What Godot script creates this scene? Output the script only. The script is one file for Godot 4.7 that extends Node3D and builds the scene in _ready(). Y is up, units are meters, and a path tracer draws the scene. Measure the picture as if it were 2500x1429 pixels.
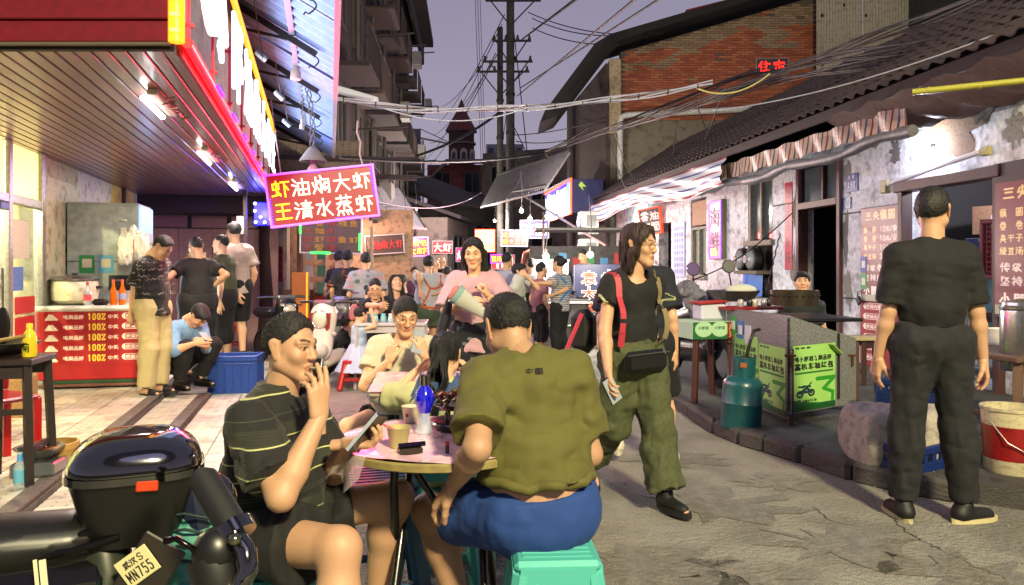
extends Node3D
# A night food street. Units are metres,y is up,the camera looks along -z from 1.35 m above the road.

const FOCAL:=1819.0
var mats:={}
var texs:={}
var rng:=RandomNumberGenerator.new()
var noise:=FastNoiseLite.new()

# The point that lies d metres in front of the camera plane at that place of a 2500 x 1429 view (used for laying out the plan).
func at(px: float,py: float,d: float) -> Vector3:
	return Vector3((px-1250.0)*d/FOCAL,1.35-(py-655.0)*d/FOCAL,-d)

# The point of a horizontal plane of height y.
func on(px: float,py: float,y:=0.0) -> Vector3:
	return at(px,py,(1.35-y)*FOCAL/(py-655.0))

func V(x: float,y: float,z: float) -> Vector3:
	return Vector3(x,y,z)

func W(x: float,y: float) -> Vector2:
	return Vector2(x,y)

func K(r: float,g: float,b: float,a := 1.0) -> Color:
	return Color(r,g,b,a)

class MB:
	var v:=PackedVector3Array()
	var n:=PackedVector3Array()
	var t:=PackedVector2Array()
	var c:=PackedColorArray()
	var ix:=PackedInt32Array()
	var tint:=Color.WHITE

	func vert(p: Vector3,nn: Vector3,uv:=Vector2.ZERO) -> int:
		v.append(p)
		n.append(nn)
		t.append(uv)
		c.append(tint)
		return v.size()-1

	func tri(a: int,b: int,d: int) -> void:
		var g:=(v[b]-v[a]).cross(v[d]-v[a])
		ix.append(a)
		if g.dot(n[a]+n[b]+n[d])>0.0:
			ix.append(d)
			ix.append(b)
		else:
			ix.append(b)
			ix.append(d)

	# a,b,c,d in order round the face; uv runs from a (0,1) b (1,1) c (1,0) d (0,0)
	func quad(a: Vector3,b: Vector3,e: Vector3,d: Vector3,away:=Vector3.ZERO) -> void:
		var g:=(b-a).cross(e-a)
		if g.length()<1e-12:
			g=(e-a).cross(d-a)
		g=g.normalized()
		if away != Vector3.ZERO and g.dot(away)<0.0:
			g=-g
		var i:=vert(a,g,Vector2(0,1))
		vert(b,g,Vector2(1,1))
		vert(e,g,Vector2(1,0))
		vert(d,g,Vector2(0,0))
		tri(i,i+1,i+2)
		tri(i,i+2,i+3)

	func face(p: Array,away: Vector3) -> void:
		var g:=Vector3.ZERO
		for k in range(1,p.size()-1):
			g+=(p[k]-p[0]).cross(p[k+1]-p[0])
		g=g.normalized()
		if g.dot(away)<0.0:
			g=-g
		var i:=v.size()
		for q in p:
			vert(q,g)
		for k in range(1,p.size()-1):
			tri(i,i+k,i+k+1)

	# a box with chamfered edges
	func box(at: Vector3,size: Vector3,bevel:=0.0,bs:=Basis.IDENTITY) -> void:
		var h:=size*0.5
		var b:=minf(bevel,minf(h.x,minf(h.y,h.z))*0.9)
		for ax in 3:
			for s: float in [-1.0,1.0]:
				var u: int=(ax+1) % 3
				var w: int=(ax+2) % 3
				var q:=[]
				for k in 4:
					var p:=Vector3.ZERO
					p[ax]=s*h[ax]
					p[u]=(h[u]-b)*(1.0 if k==1 or k==2 else -1.0)
					p[w]=(h[w]-b)*(1.0 if k>=2 else -1.0)
					q.append(at+bs*p)
				var away:=Vector3.ZERO
				away[ax]=s
				quad(q[0],q[1],q[2],q[3],bs*away)
		if b<=0.0:
			return
		for ax in 3:
			var u: int=(ax+1) % 3
			var w: int=(ax+2) % 3
			for su: float in [-1.0,1.0]:
				for sw: float in [-1.0,1.0]:
					var q:=[]
					for e in [[-1.0,0],[1.0,0],[1.0,1],[-1.0,1]]:
						var p:=Vector3.ZERO
						p[ax]=e[0]*(h[ax]-b)
						p[u]=su*(h[u] if e[1]==0 else h[u]-b)
						p[w]=sw*(h[w]-b if e[1]==0 else h[w])
						q.append(at+bs*p)
					var away:=Vector3.ZERO
					away[u]=su
					away[w]=sw
					quad(q[0],q[1],q[2],q[3],bs*away)
		for sx: float in [-1.0,1.0]:
			for sy: float in [-1.0,1.0]:
				for sz: float in [-1.0,1.0]:
					var s:=Vector3(sx,sy,sz)
					var q:=[]
					for ax in 3:
						var p:=s*(h-Vector3.ONE*b)
						p[ax]=s[ax]*h[ax]
						q.append(at+bs*p)
					face(q,bs*s)

	# a bar from a to b
	func bar(a: Vector3,b: Vector3,w: float,d: float,bevel:=0.0,up:=Vector3.UP) -> void:
		var y:=(b-a).normalized()
		var x:=up.cross(y)
		if x.length()<0.01:
			x=Vector3.RIGHT.cross(y)
			if x.length()<0.01:
				x=Vector3.FORWARD.cross(y)
		x=x.normalized()
		box((a+b)*0.5,Vector3(w,a.distance_to(b),d),bevel,Basis(x,y,x.cross(y)))

	# a round tube along points; r may be a number or one per point
	func tube(p: Array,r,sides:=8,caps:=true) -> void:
		var m:=p.size()
		var last:=Vector3.ZERO
		var first:=v.size()
		for i in m:
			var d: Vector3=(p[mini(i+1,m-1)]-p[maxi(i-1,0)]).normalized()
			var x:=last-d*last.dot(d)
			if x.length()<0.01:
				x=d.cross(Vector3.UP if absf(d.y)<0.9 else Vector3.RIGHT)
			x=x.normalized()
			last=x
			var y:=d.cross(x)
			var rr: float=r[i] if r is Array else r
			for k in sides+1:
				var a:=TAU*k/sides
				var o:=x*cos(a)+y*sin(a)
				vert(p[i]+o*rr,o,Vector2(float(k)/sides,float(i)/maxf(1,m-1)))
		for i in m-1:
			for k in sides:
				var q:=first+i*(sides+1)+k
				tri(q,q+1,q+sides+1)
				tri(q+1,q+sides+2,q+sides+1)
		if caps:
			for e in [0,m-1]:
				var d: Vector3=(p[0]-p[1]) if e==0 else (p[m-1]-p[m-2])
				d=d.normalized()
				var i0:=vert(p[e],d)
				for k in sides+1:
					vert(v[first+e*(sides+1)+k],d)
				for k in sides:
					tri(i0,i0+k+1,i0+k+2)

	# a profile of (radius,height) turned about y
	func lathe(prof: Array,sides:=20,xf:=Transform3D.IDENTITY,squash:=1.0) -> void:
		var m:=prof.size()
		var first:=v.size()
		var prev:=-1
		for seg in m-1:
			var a: Vector2=prof[seg]
			var b: Vector2=prof[seg+1]
			var dd:=(b-a)
			if dd.length()<1e-6:
				continue
			# soft where the profile turns little
			var na:=Vector2(dd.y,-dd.x).normalized()
			var n0:=na
			var n1:=na
			if seg>0:
				var e: Vector2=a-prof[seg-1]
				var ne:=Vector2(e.y,-e.x).normalized()
				if ne.dot(na)>0.75:
					n0=(ne+na).normalized()
			if seg<m-2:
				var e: Vector2=prof[seg+2]-b
				var ne:=Vector2(e.y,-e.x).normalized()
				if ne.dot(na)>0.75:
					n1=(ne+na).normalized()
			first=v.size()
			for row in 2:
				var q: Vector2=a if row==0 else b
				var nn:=n0 if row==0 else n1
				for k in sides+1:
					var g:=TAU*k/sides
					vert(xf*Vector3(q.x*cos(g),q.y,q.x*sin(g)*squash),(xf.basis*Vector3(nn.x*cos(g),nn.y,nn.x*sin(g)/squash)).normalized(),Vector2(float(k)/sides,(seg+row)/float(m-1)))
			for k in sides:
				tri(first+k,first+k+1,first+k+sides+1)
				tri(first+k+1,first+k+sides+2,first+k+sides+1)

	# an outline in x and y pushed along z from z0 to z1
	func prism(poly: PackedVector2Array,z0: float,z1: float,xf:=Transform3D.IDENTITY) -> void:
		var tr:=Geometry2D.triangulate_polygon(poly)
		for z: float in [z0,z1]:
			var nn:=xf.basis*Vector3(0,0,1.0 if z==maxf(z0,z1) else -1.0)
			var i:=v.size()
			for q in poly:
				vert(xf*Vector3(q.x,q.y,z),nn.normalized(),q)
			for k in range(0,tr.size(),3):
				tri(i+tr[k],i+tr[k+1],i+tr[k+2])
		var turn:=1.0 if Geometry2D.is_polygon_clockwise(poly) else -1.0
		for k in poly.size():
			var a:=poly[k]
			var b:=poly[(k+1) % poly.size()]
			var e:=(b-a)
			quad(xf*Vector3(a.x,a.y,z0),xf*Vector3(b.x,b.y,z0),xf*Vector3(b.x,b.y,z1),xf*Vector3(a.x,a.y,z1),xf.basis*Vector3(-e.y,e.x,0)*turn)

	func ball(at: Vector3,r: Vector3,rings:=8,sides:=12,bs:=Basis.IDENTITY) -> void:
		var first:=v.size()
		for i in rings+1:
			var a:=PI*i/rings
			for k in sides+1:
				var b:=TAU*k/sides
				var o:=Vector3(sin(a)*cos(b),cos(a),sin(a)*sin(b))
				vert(at+bs*(o*r),(bs*(o/r)).normalized(),Vector2(float(k)/sides,float(i)/rings))
		for i in rings:
			for k in sides:
				var q:=first+i*(sides+1)+k
				tri(q,q+1,q+sides+1)
				tri(q+1,q+sides+2,q+sides+1)

	# a grid of points,rows x columns,smooth
	func sheet(p: Array,rows: int,cols: int,away:=Vector3.UP) -> void:
		var first:=v.size()
		for r in rows:
			for q in cols:
				var dx: Vector3=p[r*cols+mini(q+1,cols-1)]-p[r*cols+maxi(q-1,0)]
				var dy: Vector3=p[mini(r+1,rows-1)*cols+q]-p[maxi(r-1,0)*cols+q]
				var g:=dx.cross(dy).normalized()
				if g.dot(away)<0.0:
					g=-g
				vert(p[r*cols+q],g,Vector2(float(q)/(cols-1),float(r)/(rows-1)))
		for r in rows-1:
			for q in cols-1:
				var i:=first+r*cols+q
				tri(i,i+1,i+cols)
				tri(i+1,i+cols+1,i+cols)

	func add(o: MB,xf: Transform3D) -> void:
		var first:=v.size()
		var nb:=xf.basis.inverse().transposed()
		for i in o.v.size():
			v.append(xf*o.v[i])
			n.append((nb*o.n[i]).normalized())
		t.append_array(o.t)
		c.append_array(o.c)
		var flip:=xf.basis.determinant()<0.0
		for i in range(0,o.ix.size(),3):
			ix.append(first+o.ix[i])
			ix.append(first+o.ix[i+(2 if flip else 1)])
			ix.append(first+o.ix[i+(1 if flip else 2)])

	func mesh() -> ArrayMesh:
		var a:=[]
		a.resize(Mesh.ARRAY_MAX)
		a[Mesh.ARRAY_VERTEX]=v
		a[Mesh.ARRAY_NORMAL]=n
		a[Mesh.ARRAY_TEX_UV]=t
		a[Mesh.ARRAY_COLOR]=c
		a[Mesh.ARRAY_INDEX]=ix
		var m:=ArrayMesh.new()
		if v.size()>0:
			m.add_surface_from_arrays(Mesh.PRIMITIVE_TRIANGLES,a)
		return m

# ---- nodes
func tag(o: Node3D,label: String,category: String,group:="") -> Node3D:
	o.set_meta("label",label)
	o.set_meta("category",category)
	if group != "":
		o.set_meta("group",group)
	return o

func thing(called: String,label: String,category: String,pos:=Vector3.ZERO,turn:=0.0,group:="") -> Node3D:
	var o:=Node3D.new()
	o.name=called
	add_child(o,true)
	o.position=pos
	o.rotation.y=deg_to_rad(turn)
	return tag(o,label,category,group)

func part(called: String,b,m: Material,parent: Node3D=self) -> MeshInstance3D:
	var o:=MeshInstance3D.new()
	o.name=called
	o.mesh=b.mesh() if b is MB else b
	o.material_override=m
	parent.add_child(o,true)
	return o

func solo(called: String,b,m: Material,label: String,category: String,group:="") -> MeshInstance3D:
	var o:=part(called,b,m)
	tag(o,label,category,group)
	return o

func struct(called: String,b,m: Material) -> MeshInstance3D:
	var o:=part(called,b,m)
	o.set_meta("kind","structure")
	return o

func copy(o: Node3D,label: String,pos: Vector3,turn:=0.0,called:="") -> Node3D:
	var r: Node3D=o.duplicate()
	r.name=called if called != "" else String(o.name).rstrip("0123456789")
	add_child(r,true)
	r.position=pos
	r.rotation.y=deg_to_rad(turn)
	r.set_meta("label",label)
	return r

func omni(pos: Vector3,col: Color,e: float,size:=0.05,parent: Node3D=self) -> void:
	var l:=OmniLight3D.new()
	l.name="bulb_light"
	l.light_color=col
	l.light_energy=e
	l.light_size=size
	l.omni_range=30.0
	l.omni_attenuation=2.0
	l.shadow_enabled=true
	parent.add_child(l,true)
	l.position=pos

# a lit face of width w and height h at xf,shining along its +z
func area(xf: Transform3D,w: float,h: float,col: Color,e: float,parent: Node3D=self) -> void:
	var l:=AreaLight3D.new()
	l.name="face_light"
	l.area_size=Vector2(w,h)
	l.light_color=col
	l.light_energy=e
	l.area_range=30.0
	l.shadow_enabled=true
	parent.add_child(l,true)
	l.transform=xf*Transform3D(Basis(Vector3.UP,PI),Vector3.ZERO)

# ---- textures and materials
func ramp(stops: Array) -> Gradient:
	var g:=Gradient.new()
	var o:=PackedFloat32Array()
	var c:=PackedColorArray()
	for s in stops:
		o.append(s[0])
		c.append(s[1] if s[1] is Color else Color(s[1],s[1],s[1]))
	g.offsets=o
	g.colors=c
	return g

func ntex(key: String,freq: float,stops: Array,octaves:=4,size:=512,normal:=false,kind:=FastNoiseLite.TYPE_SIMPLEX_SMOOTH,strength:=6.0) -> Texture2D:
	if texs.has(key):
		return texs[key]
	var f:=FastNoiseLite.new()
	f.seed=key.hash() % 9999
	f.noise_type=kind
	f.frequency=freq
	f.fractal_octaves=octaves
	var t:=NoiseTexture2D.new()
	t.width=size
	t.height=size
	t.seamless=true
	t.noise=f
	if normal:
		t.as_normal_map=true
		t.bump_strength=strength
	elif stops.size():
		t.color_ramp=ramp(stops)
	texs[key]=t
	return t

func tex(key: String) -> Texture2D:
	match key:
		"noise": return ntex(key,0.02,[[0.25,0.88],[0.5,0.95],[0.75,1.0]],5)
		"blotch": return ntex(key,0.006,[[0.2,0.83],[0.42,0.93],[0.6,1.0],[0.8,0.95]],5)
		"grime": return ntex(key,0.016,[[0.15,0.74],[0.32,0.89],[0.5,1.0],[1.0,0.95]],6)
		"speck": return ntex(key,0.28,[[0.2,0.60],[0.5,0.86],[0.7,1.0],[0.82,1.3]],2)
		"fine_n": return ntex(key,0.16,[],3,512,true,FastNoiseLite.TYPE_SIMPLEX_SMOOTH,5.0)
		"soft_n": return ntex(key,0.02,[],4,512,true,FastNoiseLite.TYPE_SIMPLEX_SMOOTH,3.0)
		"rough_n": return ntex(key,0.05,[],5,512,true,FastNoiseLite.TYPE_SIMPLEX_SMOOTH,4.5)
		"crease_n": return ntex(key,0.012,[],5,512,true,FastNoiseLite.TYPE_CELLULAR,6.0)
		"skin": return ntex(key,0.05,[[0.2,Color(0.93,0.86,0.84)],[0.5,Color(1,0.98,0.96)],[0.8,Color(1.0,0.93,0.90)]],5)
		"spangle": return ntex(key,0.035,[[0.1,0.55],[0.5,0.85],[0.9,1.0]],3,512,false,FastNoiseLite.TYPE_CELLULAR)
	return texs[key]

func pic(key: String,im: Image) -> Texture2D:
	im.generate_mipmaps()
	texs[key]=ImageTexture.create_from_image(im)
	return texs[key]

# c is the base colour as sRGB; opts: tex,s (repeats per metre),n (normal map),ns,metal,world,spec,coat,rim,sub,alpha,em,ee,vc,uv
func mat(c: Color,rough:=0.7,opts:={}) -> StandardMaterial3D:
	var key:=str(c)+str(rough)+str(opts)
	if mats.has(key):
		return mats[key]
	var m:=StandardMaterial3D.new()
	m.albedo_color=c
	m.roughness=rough
	m.metallic=opts.get("metal",0.0)
	m.metallic_specular=opts.get("spec",0.5)
	if opts.has("tex"):
		m.albedo_texture=tex(opts.tex)
	if opts.has("n"):
		m.normal_enabled=true
		m.normal_texture=tex(opts.n)
		m.normal_scale=opts.get("ns",0.5)
	if (opts.has("tex") or opts.has("n")) and not opts.has("uv"):
		m.uv1_triplanar=true
		m.uv1_world_triplanar=opts.get("world",false)
		var s=opts.get("s",1.0)
		m.uv1_scale=s if s is Vector3 else Vector3.ONE*s
	if opts.has("coat"):
		m.clearcoat_enabled=true
		m.clearcoat=opts.coat
		m.clearcoat_roughness=0.08
	if opts.has("rim"):
		m.rim_enabled=true
		m.rim=opts.rim
		m.rim_tint=0.6
	if opts.has("sub"):
		m.subsurf_scatter_enabled=true
		m.subsurf_scatter_strength=opts.sub
	if opts.has("alpha"):
		m.transparency=BaseMaterial3D.TRANSPARENCY_ALPHA
		m.albedo_color.a=opts.alpha
		m.cull_mode=BaseMaterial3D.CULL_DISABLED
	if opts.has("em"):
		m.emission_enabled=true
		m.emission=opts.em
		m.emission_energy_multiplier=opts.get("ee",1.0)
	if opts.has("emtex"):
		m.emission_enabled=true
		m.emission=Color.WHITE
		m.emission_operator=BaseMaterial3D.EMISSION_OP_MULTIPLY
		m.emission_texture=tex(opts.emtex)
		m.emission_energy_multiplier=opts.get("ee",1.0)
	if opts.has("vc"):
		m.vertex_color_use_as_albedo=true
	if opts.has("detail"):
		m.detail_enabled=true
		m.detail_blend_mode=BaseMaterial3D.BLEND_MODE_MUL
		m.detail_albedo=tex(opts.detail)
		m.detail_uv_layer=BaseMaterial3D.DETAIL_UV_2
		m.uv2_triplanar=true
		m.uv2_world_triplanar=opts.get("world",false)
		m.uv2_scale=Vector3.ONE*opts.get("ds",0.3)
	if opts.has("back"):
		m.backlight_enabled=true
		m.backlight=opts.back
	mats[key]=m
	return m

func rgb(hex: String) -> Color:
	return Color(hex)


# ---- lettering: each sign is a list of strokes,each stroke a run of points on a 16 x 16 grid (x,y in hex)
const GLYPH:={
	"虾": "1464681814 424c 0d7c 5a7d 83f3 b3be c6e9","油": "1234 0637 0e39 55e5ee5e55 5aea 929e","焖": "0619 5547 3239 390e 396d 7183 747e 94e4eede 888b a7accbca b6c7",
	"大": "16e6 71772e 77ee","王": "22d2 27d7 1ded 727d","清": "1234 0637 0e39 63e3 75d5 57f7 a1a7 796e 79d9de 7bdb 7ddd","水": "717e5d 15551c d489 77bbee",
	"蒸": "12e2 5053 a0a3 45b576 767a 16561a d698 97db 2cdc 2d1f 5d6f 9daf cdef","闷": "2143 242e 54d4ddbe 484b 686cacab 7789 a8ba",
	"辣": "3132 1363 2335 5345 0676 1a6a 464d b1be 74f4 77e7ea7a77 ba7d bafd","蟹": "3113 3161 1363681813 1566 81d1d5 a176 77e7 b5b9 4ababc4c4a 797e 2fdf",
	"味": "1454591914 74e4 67f7 b1be b86d b8fd","牛": "4127 34d4 19e9 818e","排": "0454 313d2d 0a58 919e 6494 6797 6a9a c1ce c4f4 c7f7 cafa",
	"桂": "0474 414e 450b 467a 83e3 b1b6 76f6 89e9 b7bd 7dfd","鱼": "5125 42a275 35c5cb3b35 38c8 757b 1ede","香": "b132 14e4 7177 761a 76da 49b9be4e49 4bbb",
	"袁": "33b3 7175 15d5 47b7ba4a47 6a1d 5b5f8e ca9b 7ade","太": "16e6 71772e 77ee 5c7e","婆": "1133 0435 0825 53e3d4 53573a 9196 66c6 c659 66da 1aea 683cbf b92f",
	"老": "33b3 7076 16e6 d21b 696ededc c97b","凉": "1234 0d39 a1a2 53f3 75d5d97975 a9ae8d 7b5d bbed","面": "12e2 7255 15e5ee1e15 555e a5ae 58a8 5bab",
	"三": "23d3 37c7 1ded","尖": "7176 4326 a3d6 18e8 76792e 79ee","藕": "12e2 5053 a0a3 1555 0767 353f 381c 386b 85d5d98985 87d7 7bebef 7b7f b5bd 9dcd",
	"圆": "11e1ee1e11 53a3a65653 48b8bb 484b 795c 7b9d","元": "33c3 16e6 662e 969dedeb","份": "5107 353e 8167 b1f7 78d8ddbd 985e",
	"春": "32c2 34c4 16e6 711a 96ea 4ababf4f4a 4cbc","卷": "4143 a183 34c4 16e6 721a 96ea 59a9ab5b 5b5fdfdd","臭": "7153 43b3b84843 45b5 1aea 791f 7aef b9c9",
	"干": "23d3 17e7 737e","子": "32c276 767e5d 18e8","绿": "3115 1545 4519 1959 0d6b 72d2d6 74d4 67f7 a7ae8d 7889 6d9b d9bb abee","豆": "23d3 45b5b94945 4b5d ba9d 1ede",
	"汤": "1234 0637 0e39 62d267f7eecf 976c c78e","传": "4107 353e 73e3 56f6 a17aea ea9c 8bbe","承": "33c376 767e5d 48a8 4aaa 3cbc 15351b d598 98ee",
	"手": "b132 35c5 18e8 727e5d","艺": "13e3 5155 a1a5 38b84d4eeeec","坚": "2126 5128 73d379 84e9 3bcb 797e 1ede","持": "0454 313d2d 0a58 83e3 b1b6 66f6 69f9 d7debd 8bac",
	"纯": "3115 1545 4519 1959 0d6b 64e4 a1aeeeec 7679d9d6","小": "717e5d 461a a5da","郎": "1262681812 1565 121e5c 496c 929f 92e2b6ea98",
	"海": "1234 0637 0e39 7154 63f3 756cec 75e5de 58f8 9697 9a9b","鲜": "3113 2252 1464691914 1666 4449 0c7b 9193 d1c3 84f4 87e7 7afa b4be",
	"住": "4107 353e 91a2 74f4 79e9 6dfd a4ad","宿": "7072 1513e3e5 4628 393f 66e6 9688 78d8de7e78 7bdb","喝": "1353591913 72d2d67672 74d4 7659 78e8eece a87a a9bb 7b7dbd",
	"酒": "1234 0637 0e39 52f2 65e5ee6e65 8279 b2b8d8 6beb","品": "41b1b64641 18686e1e18 98e8ee9e98","顺": "212a0e 424c 616e 82f2 c2b4 85e5eb 858b b7b96e bbee",
	"赢": "7071 12e2 2214d4 47b7b94947 1a4a 1a1f 4a4e 6aaa 6a6e aaae 8b6f caea cace eaef","机": "0464 313e 350b 3668 83c3cdedeb 838a6e","车": "23d3 6138 38c8 1cec 757f",
	"抽": "0454 313d2d 0a58 65e5ee6e65 6aea a2ae","红": "3115 1545 4519 1959 0d6b 73e3 a3ad 6dfd","包": "5129 33d3dcbc 46a6aa4a 464fefec","空": "7072 1513e3e5 5538 a4a7d7 3ada 7a7e 1ede",
	"调": "1133 06363d5b 727a5e 72e2eecf 85d5 a3a7 87c7 99c9cd9d99","中": "24d4da2a24 717e","国": "11e1ee1e11 44b4 47b7 3bcb 747b 99aa","奖": "1324 4147 0645 8155 72d257 7486 19e9 78792e 79ee",
	"欢": "1363 630d 155d 9176 84e4d7 a66e a8ee","迎": "1133 06363c 0e3cfe 8163 636b99 a2e2eaca a2ad","光": "7177 2336 c3a6 18e8 581e 989eeeeb","临": "121b 414e 8164 72e2 8596 68e8ee6e68 a8ae",
	"武": "23a3 15f5 a1a9defc c1d2 575d 7999 282d 0e9c","汉": "1234 0637 0e39 63e3 e35e 64ee","菊": "12e2 5053 a0a3 5427 46e6eecf 59b9 868e 895c 89bc",
	"烧": "0619 5547 3239 390e 396d 75d3 91d7 69f9 985e b9bdfdfb","烤": "0619 5547 3239 390e 396d 83d3 a1a6 66f6 e25b 99d9 998b 8bdbdeae","吧": "1454591914 74d4d9 747eeeec 79d9 a4a9",
	"永": "71a3 4575 757e5d 15551c d489 77bbee","福": "2123 14543b 3739 353f 72e2 84d4d78784 79e9ee7e79 7bdb a9ae","生": "4127 34d4 29d9 1ded 717d","活": "1234 0637 0e39 e153 58f8 a2a8 79d9de7e79",
	"0": "51a1c4cbae5e3b3451","1": "5381818e","2": "3451a1c4c63ece","3": "3351a1c4a7 67a7cacbae5e3c","5": "c14146a6c9cbae4e3c","7": "31c16e","9": "c6a757353351a1c3cbae5e3c","6": "b142393bae5ecbc9a747",
	"4": "9a1a91 919e 1ada","8": "51a1c3a757343351 57a7cacbae5e3b3a57","%": "d12e 31512343 be9edcbc","/": "c13e","M": "2e217ad1de","W": "114e758ee1","N": "3e31cec1","S": "c3a1513546b9cbae5e3c","&": "ce6352418476 3cae",
	"I": "718e","T": "11e1 717e","L": "313ede","O": "51a1c4cbae5e3b3451","V": "117ee1","E": "c1313ece 37a7","J": "b1bb9e5e3b","A": "1e71de 39b9","·": "7788",
}

func strokes(ch: String) -> Array:
	var out:=[]
	for s: String in String(GLYPH.get(ch,"11e1ee1e11")).split(" ",false):
		var p:=PackedVector2Array()
		for k in range(0,s.length()-1,2):
			p.append(Vector2(s.substr(k,1).hex_to_int(),s.substr(k+1,1).hex_to_int())/15.0)
		if p.size()>1:
			out.append(p)
	return out

# print text on an image: x,y of the first glyph's corner,glyph width and height in pixels
func ink(im: Image,text: String,x: float,y: float,w: float,h: float,thick: float,col: Color,step:=Vector2.ZERO) -> void:
	if step==Vector2.ZERO:
		step=Vector2(w*1.12,0)
	for ch in text:
		if ch != " ":
			for p: PackedVector2Array in strokes(ch):
				for k in p.size()-1:
					line_ink(im,Vector2(x+p[k].x*w,y+p[k].y*h),Vector2(x+p[k+1].x*w,y+p[k+1].y*h),thick,col)
		x+=step.x
		y+=step.y

func line_ink(im: Image,a: Vector2,b: Vector2,thick: float,col: Color) -> void:
	var r:=thick*0.5
	for yy in range(maxi(0,int(minf(a.y,b.y)-r-1)),mini(im.get_height(),int(maxf(a.y,b.y)+r+2))):
		for xx in range(maxi(0,int(minf(a.x,b.x)-r-1)),mini(im.get_width(),int(maxf(a.x,b.x)+r+2))):
			var p:=Vector2(xx+0.5,yy+0.5)
			var d:=p.distance_to(Geometry2D.get_closest_point_to_segment(p,a,b))-r
			if d<0.6:
				im.set_pixel(xx,yy,im.get_pixel(xx,yy).lerp(col,clampf(0.6-d,0.0,1.0)))

func disc_ink(im: Image,c: Vector2,rx: float,ry: float,col: Color) -> void:
	for yy in range(maxi(0,int(c.y-ry)),mini(im.get_height(),int(c.y+ry+1))):
		for xx in range(maxi(0,int(c.x-rx)),mini(im.get_width(),int(c.x+rx+1))):
			if Vector2((xx-c.x)/rx,(yy-c.y)/ry).length()<1.0:
				im.set_pixel(xx,yy,col)

func blank(w: int,h: int,col: Color) -> Image:
	var im:=Image.create(w,h,false,Image.FORMAT_RGB8)
	im.fill(col)
	return im

func rect(im: Image,x: int,y: int,w: int,h: int,col: Color) -> void:
	im.fill_rect(Rect2i(x,y,w,h),col)

# raised strokes of one glyph in the plane z=0..depth; corner is its lower left,size its edge
func glyph(b: MB,ch: String,corner: Vector3,w: float,h: float,thick: float,depth: float) -> void:
	var z:=0.0
	for p: PackedVector2Array in strokes(ch):
		for k in p.size()-1:
			var a:=corner+Vector3(p[k].x*w,(1.0-p[k].y)*h,z)
			var e:=corner+Vector3(p[k+1].x*w,(1.0-p[k+1].y)*h,z)
			var d:=(e-a).normalized()
			if a.distance_to(e)<0.0001:
				continue
			z+=thick*0.004
			var bs:=Basis(Vector3(-d.y,d.x,0),d,Vector3(0,0,-1)) if true else Basis.IDENTITY
			b.box((a+e)*0.5+Vector3(0,0,depth*0.5),Vector3(thick,a.distance_to(e)+thick,depth),depth*0.25,bs)

# one part per character,laid out from the upper left corner of a text block
func letters(parent: Node3D,text: String,x: float,y: float,size: Vector2,step: Vector2,thick: float,depth: float,m: Material,z:=0.0,called:="character") -> void:
	for ch in text:
		if ch != " ":
			var b:=MB.new()
			glyph(b,ch,Vector3.ZERO,size.x,size.y,thick,depth)
			var o:=part(called,b,m,parent)
			o.position=Vector3(x,y-size.y,z)
		x+=step.x
		y+=step.y


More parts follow.
